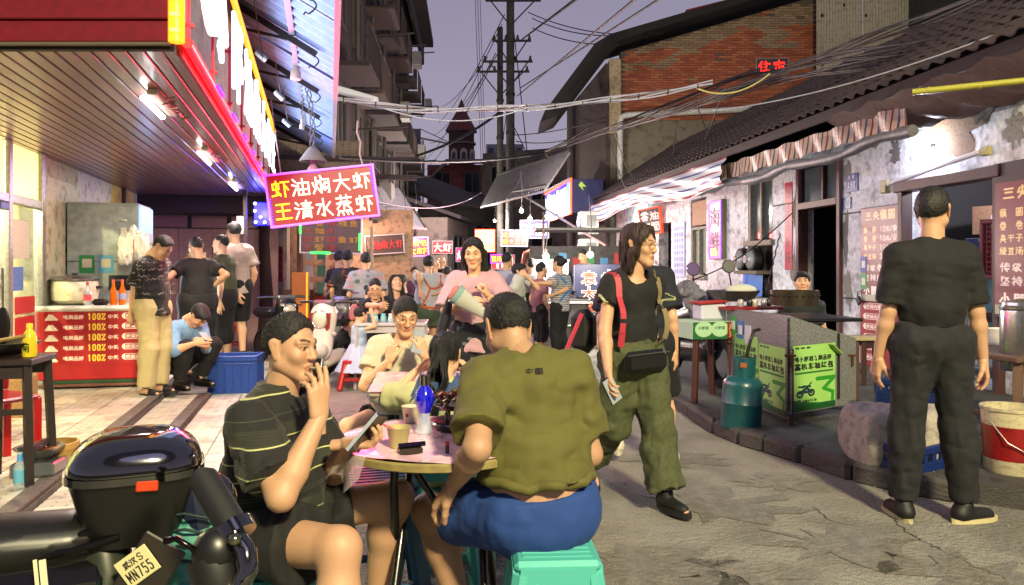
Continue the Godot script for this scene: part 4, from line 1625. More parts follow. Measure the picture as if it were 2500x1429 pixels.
func left_canopy() -> void:
	var c:=thing("street_canopy","blue-white corrugated canopy on dark steel arms over the road edge","canopy",Vector3.ZERO,0.0)
	# ribbed sheets between the inner line above the sign and the outer line
	var sheet:=mat(K(0.50,0.58,0.74),0.6,{"tex": "noise","s": 0.8,"back": K(0.15,0.16,0.2)})
	var inner:=func(d: float) -> Vector3: return V(-0.78-0.262*d,3.95,-d)
	var outer:=func(d: float) -> Vector3: return V(0.07-0.243*d,3.36,-d)
	for k in 5:
		var d0:=4.2+k*1.84
		var d1:=d0+1.86
		var p:=[]
		var rows:=53
		for r in rows:
			var d:=lerpf(d0,d1,float(r)/(rows-1))
			var rib:=-0.05 if (r % 6)<2 else 0.0
			for q in 5:
				var v: Vector3=(inner.call(d) as Vector3).lerp(outer.call(d),q/4.0)
				p.append(v+V(0,rib+(k % 2)*0.012,0))
		var b:=MB.new()
		b.sheet(p,rows,5,Vector3.DOWN)
		part("roof_sheet",b,sheet,c)
	var steel:=mat(K(0.14,0.13,0.14),0.6,{"metal": 0.5,"tex": "noise","s": 3.0})
	for k in 6:
		var d:=5.6+k*1.5
		var a: Vector3=inner.call(d)
		var e: Vector3=outer.call(d)
		var b:=MB.new()
		b.bar(a+V(0,-0.08,0),a.lerp(e,0.78)+V(0,-0.10,0),0.05,0.06)
		b.bar(a+V(0,-0.30,0),a.lerp(e,0.5)+V(0,-0.12,0),0.03,0.03)
		part("steel_arm",b,steel,c)
		b=MB.new()
		var hp: Vector3=a.lerp(e,0.76)+V(0,-0.12,0)
		var hk:=[]
		for j in 9:
			hk.append(hp+V(0.05*sin(j*0.55),-0.02*j+(0.035 if j>6 else 0.0),0))
		b.tube(hk,0.007,6)
		part("hook",b,steel,c)
	var b:=MB.new()
	for f: float in [0.55,0.98]:
		b.bar((inner.call(4.3) as Vector3).lerp(outer.call(4.3),f)+V(0,-0.035,0),(inner.call(13.3) as Vector3).lerp(outer.call(13.3),f)+V(0,-0.035,0),0.05,0.045)
	part("purlin",b,mat(K(0.55,0.55,0.6),0.5,{"metal": 0.4}),c)
	# dark wall strip behind the canopy
	b=MB.new()
	b.bar((inner.call(4.0) as Vector3)+V(-0.05,0.35,0),(inner.call(13.4) as Vector3)+V(-0.05,0.35,0),0.1,0.6)
	part("wall_plate",b,mat(K(0.16,0.14,0.15),0.8),c)
	# small things hanging from it
	var wire:=mat(K(0.32,0.29,0.27),0.6)
	var ceram:=mat(K(0.72,0.66,0.60),0.5,{"tex": "noise","s": 8.0})
	var hang:=[[722,180,8.2,0],[737,308,9.6,1]]
	for q in hang:
		var p:=at(q[0],q[1],q[2])
		var o:=thing("lamp_socket",["white ceramic lamp socket hanging unlit below the canopy","small pale socket hanging lower on a thin flex under the canopy"][q[3]],"lamp",p,0,"unlit sockets below the canopy")
		b=MB.new()
		var s:=1.0 if q[3]==0 else 0.55
		b.lathe([W(0.0,0.16*s),W(0.03*s,0.16*s),W(0.032*s,0.06*s),W(0.055*s,0.02*s),W(0.06*s,-0.06*s),W(0.045*s,-0.07*s),W(0,-0.06*s)],16)
		part("socket",b,ceram,o)
		b=MB.new()
		var pts:=[]
		for k in 14:
			pts.append(V(0.018*sin(k*1.3),0.15*s+k*(3.75-p.y-0.25)/13.0,0.012*cos(k)))
		b.tube(pts,0.006,5)
		part("flex",b,wire,o)
	for q in [[637,135,7.0,"nearest the viewer"],[682,233,8.6,"in the middle of the row"],[700,300,10.0,"over the far end of the sign"]]:
		var p:=at(q[0],q[1],q[2])
		var o:=thing("flood_lamp","unlit flood lamp on a cable below the canopy, "+q[3],"lamp",p,30,"unlit flood lamps below the canopy")
		b=MB.new()
		b.box(Vector3.ZERO,V(0.13,0.03,0.10),0.006,Basis(Vector3.FORWARD,0.7))
		part("lamp_body",b,mat(K(0.35,0.36,0.37),0.4,{"metal": 0.5}),o)
		b=MB.new()
		b.box(V(-0.01,-0.017,0),V(0.11,0.004,0.085),0.001,Basis(Vector3.FORWARD,0.7))
		part("lamp_glass",b,mat(K(0.62,0.78,0.78),0.15),o)
		b=MB.new()
		b.tube([V(0.02,0.01,0),V(-0.01,0.12,0.02),V(-0.06,0.3,0.1),V(-0.12,3.8-p.y,0.3)],0.006,5)
		part("flex",b,wire,o)
	# bundle of cable down the outer purlin to the hooded lamp
	var o:=thing("hooded_lamp","dusty bell-shaped lamp hood hanging on twisted cable over the red sign","lamp",at(764,385,9.2))
	b=MB.new()
	b.lathe([W(0.02,0.14),W(0.05,0.12),W(0.10,0.06),W(0.16,-0.03),W(0.165,-0.05),W(0.155,-0.045),W(0.09,0.05),W(0.0,0.10)],20)
	part("hood",b,mat(K(0.40,0.36,0.35),0.7,{"tex": "grime","s": 4.0}),o)
	b=MB.new()
	b.lathe([W(0.02,-0.02),W(0.03,-0.08),W(0.07,-0.15),W(0.075,-0.2),W(0.0,-0.22)],16)
	part("bulb_holder",b,mat(K(0.62,0.42,0.48),0.5),o)
	b=MB.new()
	for j in 3:
		var pts:=[]
		for k in 30:
			var yy:=0.12+k*0.055
			pts.append(V(0.03*sin(k*0.9+j*2.1)+0.02*sin(k*0.3),yy,0.03*cos(k*0.9+j*2.1)+yy*0.25))
		b.tube(pts,0.008,5)
	part("twisted_cable",b,mat(K(0.36,0.32,0.31),0.7),o)
	# grey tube lamp wrapped in plastic on the long cable
	o=thing("wrapped_tube_lamp","tube lamp wrapped in pale plastic where the cables cross the road","lamp",at(868,233,10.0))
	b=MB.new()
	b.bar(V(-0.32,0.10,0),V(0.3,-0.08,0),0.09,0.10,0.02)
	b.bar(V(-0.32,0.06,0.04),V(0.25,-0.05,0.04),0.07,0.06,0.02)
	part("casing",b,mat(K(0.80,0.82,0.88),0.25,{"n": "crease_n","s": 4.0,"ns": 0.6}),o)

# ---- the old row across the road
func right_house() -> void:
	var row:=thing("old_row_house","old one-storey row house with peeling whitewash and dark tiled roof","house",RP(5.7,0.0,6.0),TR)
	# local: x=s-5.7,z=6-t
	var pl:=mat(K(0.82,0.82,0.85),0.8,{"tex": "grime","s": 0.45,"n": "soft_n","ns": 0.8,"detail": "noise","ds": 1.3})
	# wall bays between openings: t0,t1,y0,y1
	var bays:=[[5.0,6.62,0.0,3.15],[6.62,8.15,2.32,3.15],[8.15,9.44,0.0,3.15],[9.44,10.60,2.92,3.15],[10.60,11.43,0.0,3.15],[11.43,12.34,2.85,3.15],[11.43,12.34,0.0,0.85],[12.34,14.24,0.0,3.15],[14.24,15.08,2.78,3.15],[14.24,15.08,0.0,1.2],[15.08,16.3,0.0,3.15],[16.3,17.2,2.4,3.15],[17.2,21.0,0.0,3.15]]
	for q in bays:
		var b:=MB.new()
		b.box(V(0.12,(q[2]+q[3])*0.5,6.0-(q[0]+q[1])*0.5),V(0.24,q[3]-q[2],q[1]-q[0]-0.002))
		part("wall_bay",b,pl,row)
	# patches where the plaster has come off
	var patches:=[[7.3,2.82,0.40,0.34,K(0.47,0.36,0.26)],[6.9,2.95,0.22,0.16,K(0.40,0.38,0.36)],[8.3,2.75,0.13,0.16,K(0.42,0.40,0.39)],[9.3,2.6,0.10,0.30,K(0.50,0.48,0.46)],[9.36,1.75,0.07,0.5,K(0.45,0.43,0.41)],[9.3,1.1,0.1,0.35,K(0.52,0.5,0.48)],[10.75,1.3,0.10,0.35,K(0.50,0.47,0.45)],[10.72,2.2,0.07,0.3,K(0.42,0.39,0.34)],[12.5,1.4,0.08,0.5,K(0.40,0.37,0.34)],[6.5,2.7,0.16,0.22,K(0.5,0.48,0.46)],[8.8,2.95,0.18,0.09,K(0.45,0.43,0.42)]]
	for q in patches:
		var poly:=PackedVector2Array()
		for k in 22:
			var r:=0.8+0.5*noise.get_noise_2d(cos(TAU*k/22)*4.0+q[0]*9.0,sin(TAU*k/22)*4.0)
			poly.append(W(cos(TAU*k/22)*q[2]*r,sin(TAU*k/22)*q[3]*r))
		var b:=MB.new()
		b.prism(poly,0.0,0.004,Transform3D(Basis(Vector3.UP,-PI/2),V(-0.001,q[1],6.0-q[0])))
		part("bare_patch",b,mat(q[4],0.9,{"tex": "grime","s": 2.5,"n": "rough_n","ns": 0.8}),row)
	# thin dark lines where the wainscot tiles end
	for q in [[8.2,8.9,2.10],[8.95,9.4,2.08],[9.0,9.4,0.95],[10.6,11.4,2.35]]:
		var b:=MB.new()
		b.box(V(-0.006,q[2],6.0-(q[0]+q[1])*0.5),V(0.014,0.02,q[1]-q[0]))
		part("dark_ledge",b,mat(K(0.12,0.12,0.12),0.7),row)
	var wood:=mat(K(0.27,0.14,0.14),0.55,{"tex": "grime","s": 2.0})
	# doorway with a transom
	var door:=MB.new()
	for t: float in [9.47,10.57]:
		door.box(V(0.03,1.45,6.0-t),V(0.16,2.9,0.08),0.006)
	door.box(V(0.03,2.27,-4.02),V(0.17,0.10,1.03),0.006)
	door.box(V(0.03,2.86,-4.02),V(0.17,0.08,1.03),0.006)
	door.box(V(0.03,2.57,-3.92),V(0.10,0.5,0.05),0.006)
	part("door_frame",door,wood,row)
	for t: float in [9.7,10.28]:
		var b:=MB.new()
		b.box(V(0.05,2.57,6.0-t),V(0.02,0.48,0.45))
		part("transom_pane",b,mat(K(0.26,0.28,0.30),0.12),row)
	# dark room behind the door
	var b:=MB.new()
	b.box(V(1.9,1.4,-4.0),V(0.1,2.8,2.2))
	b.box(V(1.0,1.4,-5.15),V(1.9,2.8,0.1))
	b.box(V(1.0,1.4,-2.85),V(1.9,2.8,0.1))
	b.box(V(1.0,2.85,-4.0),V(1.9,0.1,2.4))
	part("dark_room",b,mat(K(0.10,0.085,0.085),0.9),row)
	# windows
	for q in [[11.43,12.34,1.80,2.85,0],[14.24,15.08,1.2,2.2,1]]:
		var tc: float=(q[0]+q[1])*0.5
		var w: float=q[1]-q[0]
		var fr:=MB.new()
		for e: float in [-0.5,0.0,0.5]:
			fr.box(V(0.06,(q[2]+q[3])*0.5,6.0-tc+e*(w-0.06)),V(0.10,q[3]-q[2],0.06),0.006)
		fr.box(V(0.04,q[2]-0.03,6.0-tc),V(0.22,0.09,w+0.12),0.008)
		fr.box(V(0.06,q[3]-0.03,6.0-tc),V(0.10,0.06,w),0.006)
		var win:=part("window",fr,mat(K(0.52,0.50,0.45),0.7,{"tex": "grime","s": 2.0}),row)
		for e: float in [-0.25,0.25]:
			b=MB.new()
			b.box(V(0.09,(q[2]+q[3])*0.5,6.0-tc+e*(w-0.06)),V(0.012,q[3]-q[2]-0.1,w*0.5-0.07))
			part("pane",b,mat(K(0.27,0.30,0.32) if q[4]==0 else K(0.52,0.55,0.5),0.1),win)
	b=MB.new()
	b.box(V(0.06,2.48,-8.66),V(0.08,0.5,0.8),0.006)
	part("panel_over_window",b,mat(K(0.60,0.47,0.36),0.7,{"tex": "grime","s": 1.5}),row)
	b=MB.new()
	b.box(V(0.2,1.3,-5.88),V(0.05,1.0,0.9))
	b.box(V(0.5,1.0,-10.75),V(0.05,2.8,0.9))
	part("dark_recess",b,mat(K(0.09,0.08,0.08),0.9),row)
	# the open shop near the viewer: lintel,posts,a floor,back and side walls
	b=MB.new()
	b.box(V(-0.02,2.30,-1.38),V(0.20,0.12,1.62),0.008)
	for t: float in [6.66,8.12]:
		b.box(V(-0.01,1.2,6.0-t),V(0.14,2.2,0.08),0.006)
	part("shop_frame",b,wood,row)
	b=MB.new()
	b.box(V(2.6,1.5,-1.3),V(0.1,3.0,4.2))
	b.box(V(1.3,1.5,-3.0),V(2.5,3.0,0.1))
	b.box(V(1.3,1.5,0.95),V(2.5,3.0,0.1))
	b.box(V(1.3,2.95,-1.3),V(2.6,0.1,4.2))
	b.box(V(1.3,0.06,-1.3),V(2.6,0.13,4.2))
	part("shop_room",b,mat(K(0.50,0.49,0.49),0.8,{"tex": "grime","s": 0.8}),row)
	# roof: rafters,deck,then tiles one by one
	var e0:=W(-0.85,3.22)
	var e1:=W(1.85,4.95)
	b=MB.new()
	b.quad(V(e0.x,e0.y,1.0),V(e0.x,e0.y,-15.3),V(e1.x,e1.y,-15.3),V(e1.x,e1.y,1.0),Vector3.UP)
	b.quad(V(e1.x,e1.y,1.0),V(e1.x,e1.y,-15.3),V(e1.x+2.5,3.3,-15.3),V(e1.x+2.5,3.3,1.0),Vector3.UP)
	b.quad(V(e0.x,e0.y-0.05,1.0),V(e0.x,e0.y-0.05,-15.3),V(e1.x,e1.y-0.05,-15.3),V(e1.x,e1.y-0.05,1.0),Vector3.DOWN)
	part("roof_deck",b,mat(K(0.12,0.10,0.10),0.9),row)
	b=MB.new()
	b.box(V(e0.x+0.02,e0.y-0.04,-7.1),V(0.04,0.12,16.2))
	part("eave_board",b,mat(K(0.17,0.13,0.12),0.8,{"tex": "grime","s": 1.5}),row)
	var slope:=(e1-e0)
	var rows:=11
	var len_:=slope.length()/rows
	var tw:=0.205
	var tm:=MB.new()
	var pts:=[]
	for r in 2:
		for k in 9:
			var q:=k/8.0
			pts.append(V(0.0 if r==0 else len_*1.18,0.022*sin(q*TAU)+(0.024 if r==0 else 0.0),(q-0.5)*tw*1.04))
	tm.sheet(pts,2,9,Vector3.UP)
	for k in 8:
		tm.quad(pts[k],pts[k+1],pts[k+1]-V(0,0.014,0),pts[k]-V(0,0.014,0),V(-1,0,0))
	var tmesh:=tm.mesh()
	var tmats:=[]
	for k in 4:
		tmats.append(mat(K([0.215,0.19,0.235,0.20][k],[0.165,0.15,0.175,0.16][k],[0.16,0.15,0.165,0.165][k]),0.85,{"tex": "noise","s": 3.0,"n": "rough_n","ns": 0.5,"world": true}))
	var ang:=atan2(slope.y,slope.x)
	var ncol:=int(16.2/tw)
	var spots:=[]
	for c in ncol:
		for r in rows:
			var f:=float(r)/rows
			var p:=V(e0.x-0.05+slope.x*f,e0.y+0.02+slope.y*f,0.95-(c+0.5)*tw)
			var bs:=Basis(Vector3.UP,rng.randf_range(-0.05,0.05))*Basis(V(0,0,1),ang+rng.randf_range(-0.03,0.03))
			p.y+=rng.randf()*0.012
			spots.append([c,Transform3D(bs,p)])
	var near:=[]
	var rest:=[]
	for q in spots:
		if q[0]>=5 and near.size()<297:
			near.append(q[1])
		else:
			rest.append(q[1])
	for x in near:
		var o:=part("roof_tile",tmesh,tmats[rng.randi() % 4],row)
		o.transform=x
	var mm:=MultiMesh.new()
	mm.transform_format=MultiMesh.TRANSFORM_3D
	mm.mesh=tmesh
	mm.instance_count=rest.size()
	for k in rest.size():
		mm.set_instance_transform(k,rest[k])
	var mi:=MultiMeshInstance3D.new()
	mi.name="far_roof_tiles"
	mi.multimesh=mm
	mi.material_override=tmats[0]
	mi.set_meta("kind","stuff")
	row.add_child(mi,true)
	# loose tarpaulin rolled under the eave,three lengths
	var st:=blank(64,256,K(0.78,0.78,0.80))
	for k in 8:
		rect(st,0,k*32,64,9,K(0.52,0.12,0.14) if k % 2==0 else K(0.20,0.26,0.50))
	var tarp: StandardMaterial3D=mat(K(0.9,0.9,0.92),0.45,{"uv": 1,"n": "crease_n","ns": 0.9}).duplicate()
	tarp.albedo_texture=pic("tarp_stripe",st)
	tarp.uv1_scale=V(1,0.55,1)
	var o:=thing("striped_awning","drooping red, white and blue striped tarpaulin awning under the far eave","awning",RP(4.85,3.1,15.0),TR)
	var p:=[]
	for r in 15:
		for k in 34:
			var f:=k/33.0
			var g:=r/14.0
			p.append(V(-0.12-0.10*sin(g*2.4)+0.02*sin(k*1.1+r),-0.02-g*(0.44+0.08*sin(f*9.0))+0.014*sin(k*0.9)*g,4.0-f*9.2))
	b=MB.new()
	b.sheet(p,15,34,V(-1,0,0))
	part("cloth",b,tarp,o)
	o=thing("rolled_awning","rolled grey tarpaulin tied below the tiles with a faded patterned fringe","awning",RP(4.85,3.05,10.0),TR)
	b=MB.new()
	var rp:=[]
	var rr:=[]
	for k in 26:
		rp.append(V(0.0+0.02*sin(k*1.7),-0.34+0.03*sin(k*0.8)-0.05*sin(k/25.0*PI),3.2-k*0.25))
		rr.append(0.06+0.014*sin(k*2.3))
	b.tube(rp,rr,10)
	part("roll",b,mat(K(0.38,0.38,0.40),0.5,{"n": "crease_n","s": 3.0,"ns": 1.0,"tex": "grime"}),o)
	for k in 0:
		b=MB.new()
		var z:=3.1-k*0.142
		b.box(V(-0.02+0.015*sin(k*3.1),-0.17+0.02*sin(k*2.2),z),V(0.012,0.15+0.05*sin(k*1.9),0.135),0.004,Basis(Vector3.RIGHT,0.2*sin(k*2.7))*Basis(Vector3.BACK,0.3*sin(k*1.3)))
		part("fringe_flap",b,mat([K(0.62,0.58,0.54),K(0.55,0.40,0.36),K(0.50,0.52,0.56),K(0.66,0.62,0.50)][k % 4],0.7,{"tex": "grime","s": 3.0}),o)
	p=[]
	for r in 6:
		for k in 70:
			p.append(V(-0.02+0.03*sin(k*1.35+r*0.4)*(0.4+r*0.12),-0.06-r*0.045-0.012*sin(k*0.9),3.1-k*0.092))
	b=MB.new()
	b.sheet(p,6,70,V(-1,0,0))
	var fm: StandardMaterial3D=tarp.duplicate()
	fm.uv1_scale=V(1,9,1)
	for i in b.t.size():
		b.t[i]=W(b.t[i].y,b.t[i].x)
	fm.albedo_color=K(0.80,0.70,0.60)
	part("faded_fringe",b,fm,o)
	o=thing("folded_awning","old brown striped tarpaulin sagging over the shop under the near eave","awning",RP(4.95,3.0,6.9),TR)
	p=[]
	for r in 10:
		for k in 20:
			var f:=k/19.0
			var g:=r/9.0
			p.append(V(-0.25+0.55*g+0.02*sin(k*1.3+r),0.08-0.26*sin(g*PI*0.5)+0.03*sin(k*1.9+r*0.6),1.9-f*3.1))
	b=MB.new()
	b.sheet(p,10,20,V(-1,0,0))
	part("cloth",b,mat(K(0.40,0.33,0.30),0.55,{"n": "crease_n","s": 1.6,"ns": 1.0,"tex": "grime"}),o)
	o=thing("bamboo_pole","yellow bamboo pole sticking out from under the near eave","pole",at(2228,225,6.2))
	b=MB.new()
	b.tube([V(0,0,0),V(0.5,0.006,0.25),V(1.4,0.02,0.7)],0.026,10)
	for k in 4:
		b.tube([V(0.1+k*0.32,0.002,0.05+k*0.16),V(0.115+k*0.32,0.002,0.0575+k*0.16)],0.030,10)
	part("cane",b,mat(K(0.62,0.60,0.18),0.45,{"tex": "noise","s": 4.0}),o)
	# bulb on the wall and the unlit tube over the shop
	o=thing("wall_bulb","bright round bulb on the whitewashed wall above the shop","lamp",RP(5.62,2.70,7.62),TR)
	b=MB.new()
	b.ball(V(-0.05,0,0),Vector3.ONE*0.055,10,16)
	part("bulb",b,mat(Color.WHITE,0.4,{"em": K(0.93,0.95,1.0),"ee": 14.0}),o)
	b=MB.new()
	b.tube([V(0.07,0.02,0),V(-0.01,0,0)],0.022,10)
	part("bulb_holder",b,mat(K(0.2,0.2,0.2),0.5),o)
	omni(V(-0.05,0,0),K(0.90,0.93,1.0),0.6,0.05,o)
	o=thing("wall_tube_lamp","long unlit tube lamp slanting over the shop opening","lamp",RP(5.62,2.42,7.6),TR)
	b=MB.new()
	b.bar(V(0,-0.06,-0.75),V(0,0.10,0.75),0.05,0.05,0.012)
	part("tube",b,mat(K(0.70,0.70,0.72),0.3),o)
	b=MB.new()
	b.box(V(0.02,-0.08,-0.82),V(0.07,0.16,0.12),0.01)
	part("end_cap",b,mat(K(0.62,0.58,0.40),0.5,{"tex": "grime","s": 4.0}),o)
	b=MB.new()
	b.box(V(0.02,0.10,0.80),V(0.07,0.09,0.1),0.01)
	part("end_cap",b,mat(K(0.62,0.58,0.40),0.5,{"tex": "grime","s": 4.0}),o)


# ---- the taller brick house behind the old row
func right_back() -> void:
	var d:=22.0
	var house:=thing("brick_house","old brick gable house with a dark roof rising behind the old row","house",V(0,0,-d),0.0)
	# bricks,laid in courses; the wall faces the viewer
	var x0:=3.2
	var x1:=9.0
	var y0:=5.72
	var cols:=[K(0.60,0.31,0.20),K(0.54,0.27,0.18),K(0.64,0.37,0.24),K(0.50,0.41,0.32),K(0.55,0.46,0.36)]
	var bm:=[]
	for c in cols:
		bm.append(mat(c,0.85,{"tex": "noise","s": 5.0,"n": "rough_n","ns": 0.7,"world": true}))
	var unit:=MB.new()
	unit.box(Vector3.ZERO,V(0.24,0.058,0.06),0.006)
	var um:=unit.mesh()
	var made:=0
	var rest:=[]
	for r in range(46,-1,-1):
		for c in 24:
			var x:=x0+0.13+c*0.253+(0.127 if r % 2 else 0.0)
			var y:=y0+0.035+r*0.073
			if x>x1-0.1 or y>7.72+(x-x0)*0.29-0.05 or rng.randf()<0.012:
				continue
			rest.append([x,y,r])
	# the 300 largest in view lie lowest and nearest the road
	rest.sort_custom(func(a,e): return a[1]+a[0]*0.6<e[1]+e[0]*0.6)
	var bulk:=[MB.new(),MB.new(),MB.new(),MB.new(),MB.new()]
	for q in rest:
		var v: float=noise.get_noise_2d(q[0]*2.0,q[1]*4.0)
		var old: bool=q[1]>7.1+q[0]*0.16+v*1.2
		var k: int=(3+rng.randi() % 2) if old else rng.randi() % 3
		var p:=V(q[0],q[1]+rng.randf_range(-0.003,0.003),rng.randf_range(-0.008,0.008))
		if made<297:
			var o:=part("brick",um,bm[k],house)
			o.position=p
			o.rotation.z=rng.randf_range(-0.012,0.012)
			made+=1
		else:
			bulk[k].box(p,V(0.24,0.058,0.06),0.0,Basis(Vector3.BACK,rng.randf_range(-0.012,0.012)))
	for k in 5:
		part("upper_brickwork",bulk[k],bm[k],house).set_meta("kind","stuff")
	var b:=MB.new()
	b.prism(PackedVector2Array([W(x0,y0),W(x1+0.05,y0),W(x1+0.05,9.4),W(x0,7.72)]),-0.25,0.012)
	part("mortar_bed",b,mat(K(0.33,0.29,0.25),0.95,{"tex": "noise","s": 4.0}),house)
	# plaster below,pale corner pier,street side going back
	b=MB.new()
	b.box(V(6.0,2.86,-0.1),V(6.2,5.70,0.3))
	part("plaster_wall",b,mat(K(0.40,0.37,0.32),0.9,{"tex": "grime","s": 0.3,"n": "soft_n","ns": 0.8}),house)
	for k in 9:
		b=MB.new()
		b.box(V(4.35+(k % 3)*0.2+(0.1 if (k/3) % 2 else 0.0),4.42+(k/3)*0.09,0.055),V(0.19,0.075,0.02),0.006)
		part("bare_brick",b,bm[k % 3],house)
	b=MB.new()
	b.box(V(3.03,6.4,0.0),V(0.34,2.2,0.35),0.02)
	part("corner_pier",b,mat(K(0.60,0.54,0.43),0.8,{"tex": "grime","s": 0.8}),house)
	b=MB.new()
	b.bar(V(2.87,3.7,0),V(2.2,3.7,-6.5),0.2,7.4,0.0)
	part("street_wall",b,mat(K(0.25,0.21,0.20),0.9,{"tex": "grime","s": 0.5}),house)
	b=MB.new()
	var prof:=PackedVector2Array([W(0.80,5.55),W(1.3,5.75),W(2.92,7.9),W(9.3,9.8),W(9.3,10.0),W(2.85,8.12),W(2.4,7.85),W(0.95,5.9)])
	b.prism(prof,-1.4,0.5)
	part("roof",b,mat(K(0.11,0.095,0.10),0.9,{"tex": "noise","s": 2.0}),house)
	# rainwater pipe
	b=MB.new()
	b.tube([V(3.16,2.6,0.25),V(3.16,5.6,0.25),V(3.2,5.76,0.25),V(3.35,5.82,0.25),V(7.4,6.02,0.25)],0.085,12)
	for k in 4:
		b.tube([V(3.16,3.2+k*0.7,0.25),V(3.16,3.28+k*0.7,0.25)],0.10,12)
	part("rain_pipe",b,mat(K(0.72,0.72,0.70),0.5,{"tex": "grime","s": 1.0}),house)
	b=MB.new()
	b.bar(V(5.3,4.35,0.1),V(6.9,5.4,0.1),0.5,0.12)
	part("lean_roof",b,mat(K(0.13,0.13,0.14),0.9),house)
	# corrugated iron wall and the dark wall next to it
	var o:=thing("corrugated_wall","rusty pale corrugated iron wall standing beside the brick gable","wall",V(0,0,-21.4))
	for s in 2:
		var p:=[]
		for r in 2:
			for k in 65:
				p.append(V(8.75+s*1.32+k*0.0206,5.6+r*4.4,0.025*sin(k*PI/2.0)+0.015*s))
		b=MB.new()
		b.sheet(p,2,65,V(0,0,1))
		part("iron_sheet",b,mat(K(0.60,0.57,0.50),0.55,{"tex": "grime","s": 0.7}),o)
	for k in 7:
		b=MB.new()
		b.ball(V(8.9+(k % 4)*0.63,7.2+(k/4)*1.4+0.3*(k % 2),0.04),V(0.04,0.05,0.015),4,8)
		part("rust_hole",b,mat(K(0.07,0.05,0.04),0.9),o)
	o=thing("dark_house","dark upper house wall beyond the tiled roof, beside the corrugated iron","house",V(0,0,-20.6))
	b=MB.new()
	b.box(V(15.0,5.0,-1.5),V(7.2,12.0,3.0))
	part("wall",b,mat(K(0.15,0.15,0.145),0.9,{"tex": "grime","s": 0.3}),o)
	b=MB.new()
	b.box(V(15.0,9.6,0.4),V(7.4,0.2,1.2))
	part("eave",b,mat(K(0.12,0.11,0.11),0.9),o)
	o=thing("red_roof_house","roof edge with a red ridge far behind the brick gable","house",V(0,0,-30))
	b=MB.new()
	b.prism(PackedVector2Array([W(4.5,8.0),W(14.0,8.0),W(14.0,12.4),W(9.8,12.15),W(7.0,11.5)]),-4.0,0.0)
	part("wall",b,mat(K(0.16,0.14,0.15),0.9),o)
	b=MB.new()
	b.bar(V(7.0,11.55,0.1),V(9.8,12.25,0.1),0.18,0.3)
	part("red_ridge",b,mat(K(0.55,0.08,0.08),0.7),o)
	# red LED box over the roof
	o=thing("lodging_sign","small black sign with red lit lodging characters on the brick wall","sign",at(1885,163,20.8),-6)
	b=MB.new()
	b.box(Vector3.ZERO,V(0.86,0.46,0.06),0.01)
	part("box",b,mat(K(0.06,0.015,0.02),0.4),o)
	b=MB.new()
	for e: float in [-1.0,1.0]:
		b.box(V(0,e*0.225,0.01),V(0.88,0.018,0.06))
		b.box(V(e*0.43,0,0.01),V(0.018,0.45,0.06))
	part("edge_frame",b,mat(K(0.5,0.45,0.5),0.4,{"metal": 0.6}),o)
	letters(o,"住宿",-0.36,0.16,W(0.30,0.32),W(0.40,0),0.030,0.01,mat(K(0.9,0.1,0.05),0.4,{"em": K(1.0,0.06,0.04),"ee": 3.0}),0.031)

func block(called: String,label: String,a: Vector3,e: Vector3,height: float,depth: float,col: Color,storeys: int,bays: int,frames:=K(0.3,0.29,0.29)) -> Node3D:
	# a plain building whose front runs from a to e (seen from the side of its left-hand normal)
	var dir:=(e-a).normalized()
	var len_:=a.distance_to(e)
	var o:=thing(called,label,"building",a,rad_to_deg(atan2(-dir.z,dir.x)))
	var b:=MB.new()
	b.box(V(len_*0.5,height*0.5,-depth*0.5),V(len_,height,depth))
	part("wall",b,mat(col*1.45,0.9,{"tex": "grime","s": 0.25}),o)
	for s in storeys:
		for k in bays:
			var w:=len_/bays
			var hh:=height/storeys
			var fb:=MB.new()
			var c:=V((k+0.5)*w,(s+0.55)*hh,0.02)
			for g: float in [-0.5,0.0,0.5]:
				fb.box(c+V(g*w*0.52,0,0.02),V(0.06,hh*0.5,0.07))
			for g: float in [-0.5,0.5]:
				fb.box(c+V(0,g*hh*0.5,0.02),V(w*0.52+0.06,0.07,0.075))
			var win:=part("window",fb,mat(frames,0.7),o)
			fb=MB.new()
			fb.box(c,V(w*0.5,hh*0.48,0.02))
			part("pane",fb,mat(K(0.08,0.08,0.10),0.15),win)
	return o

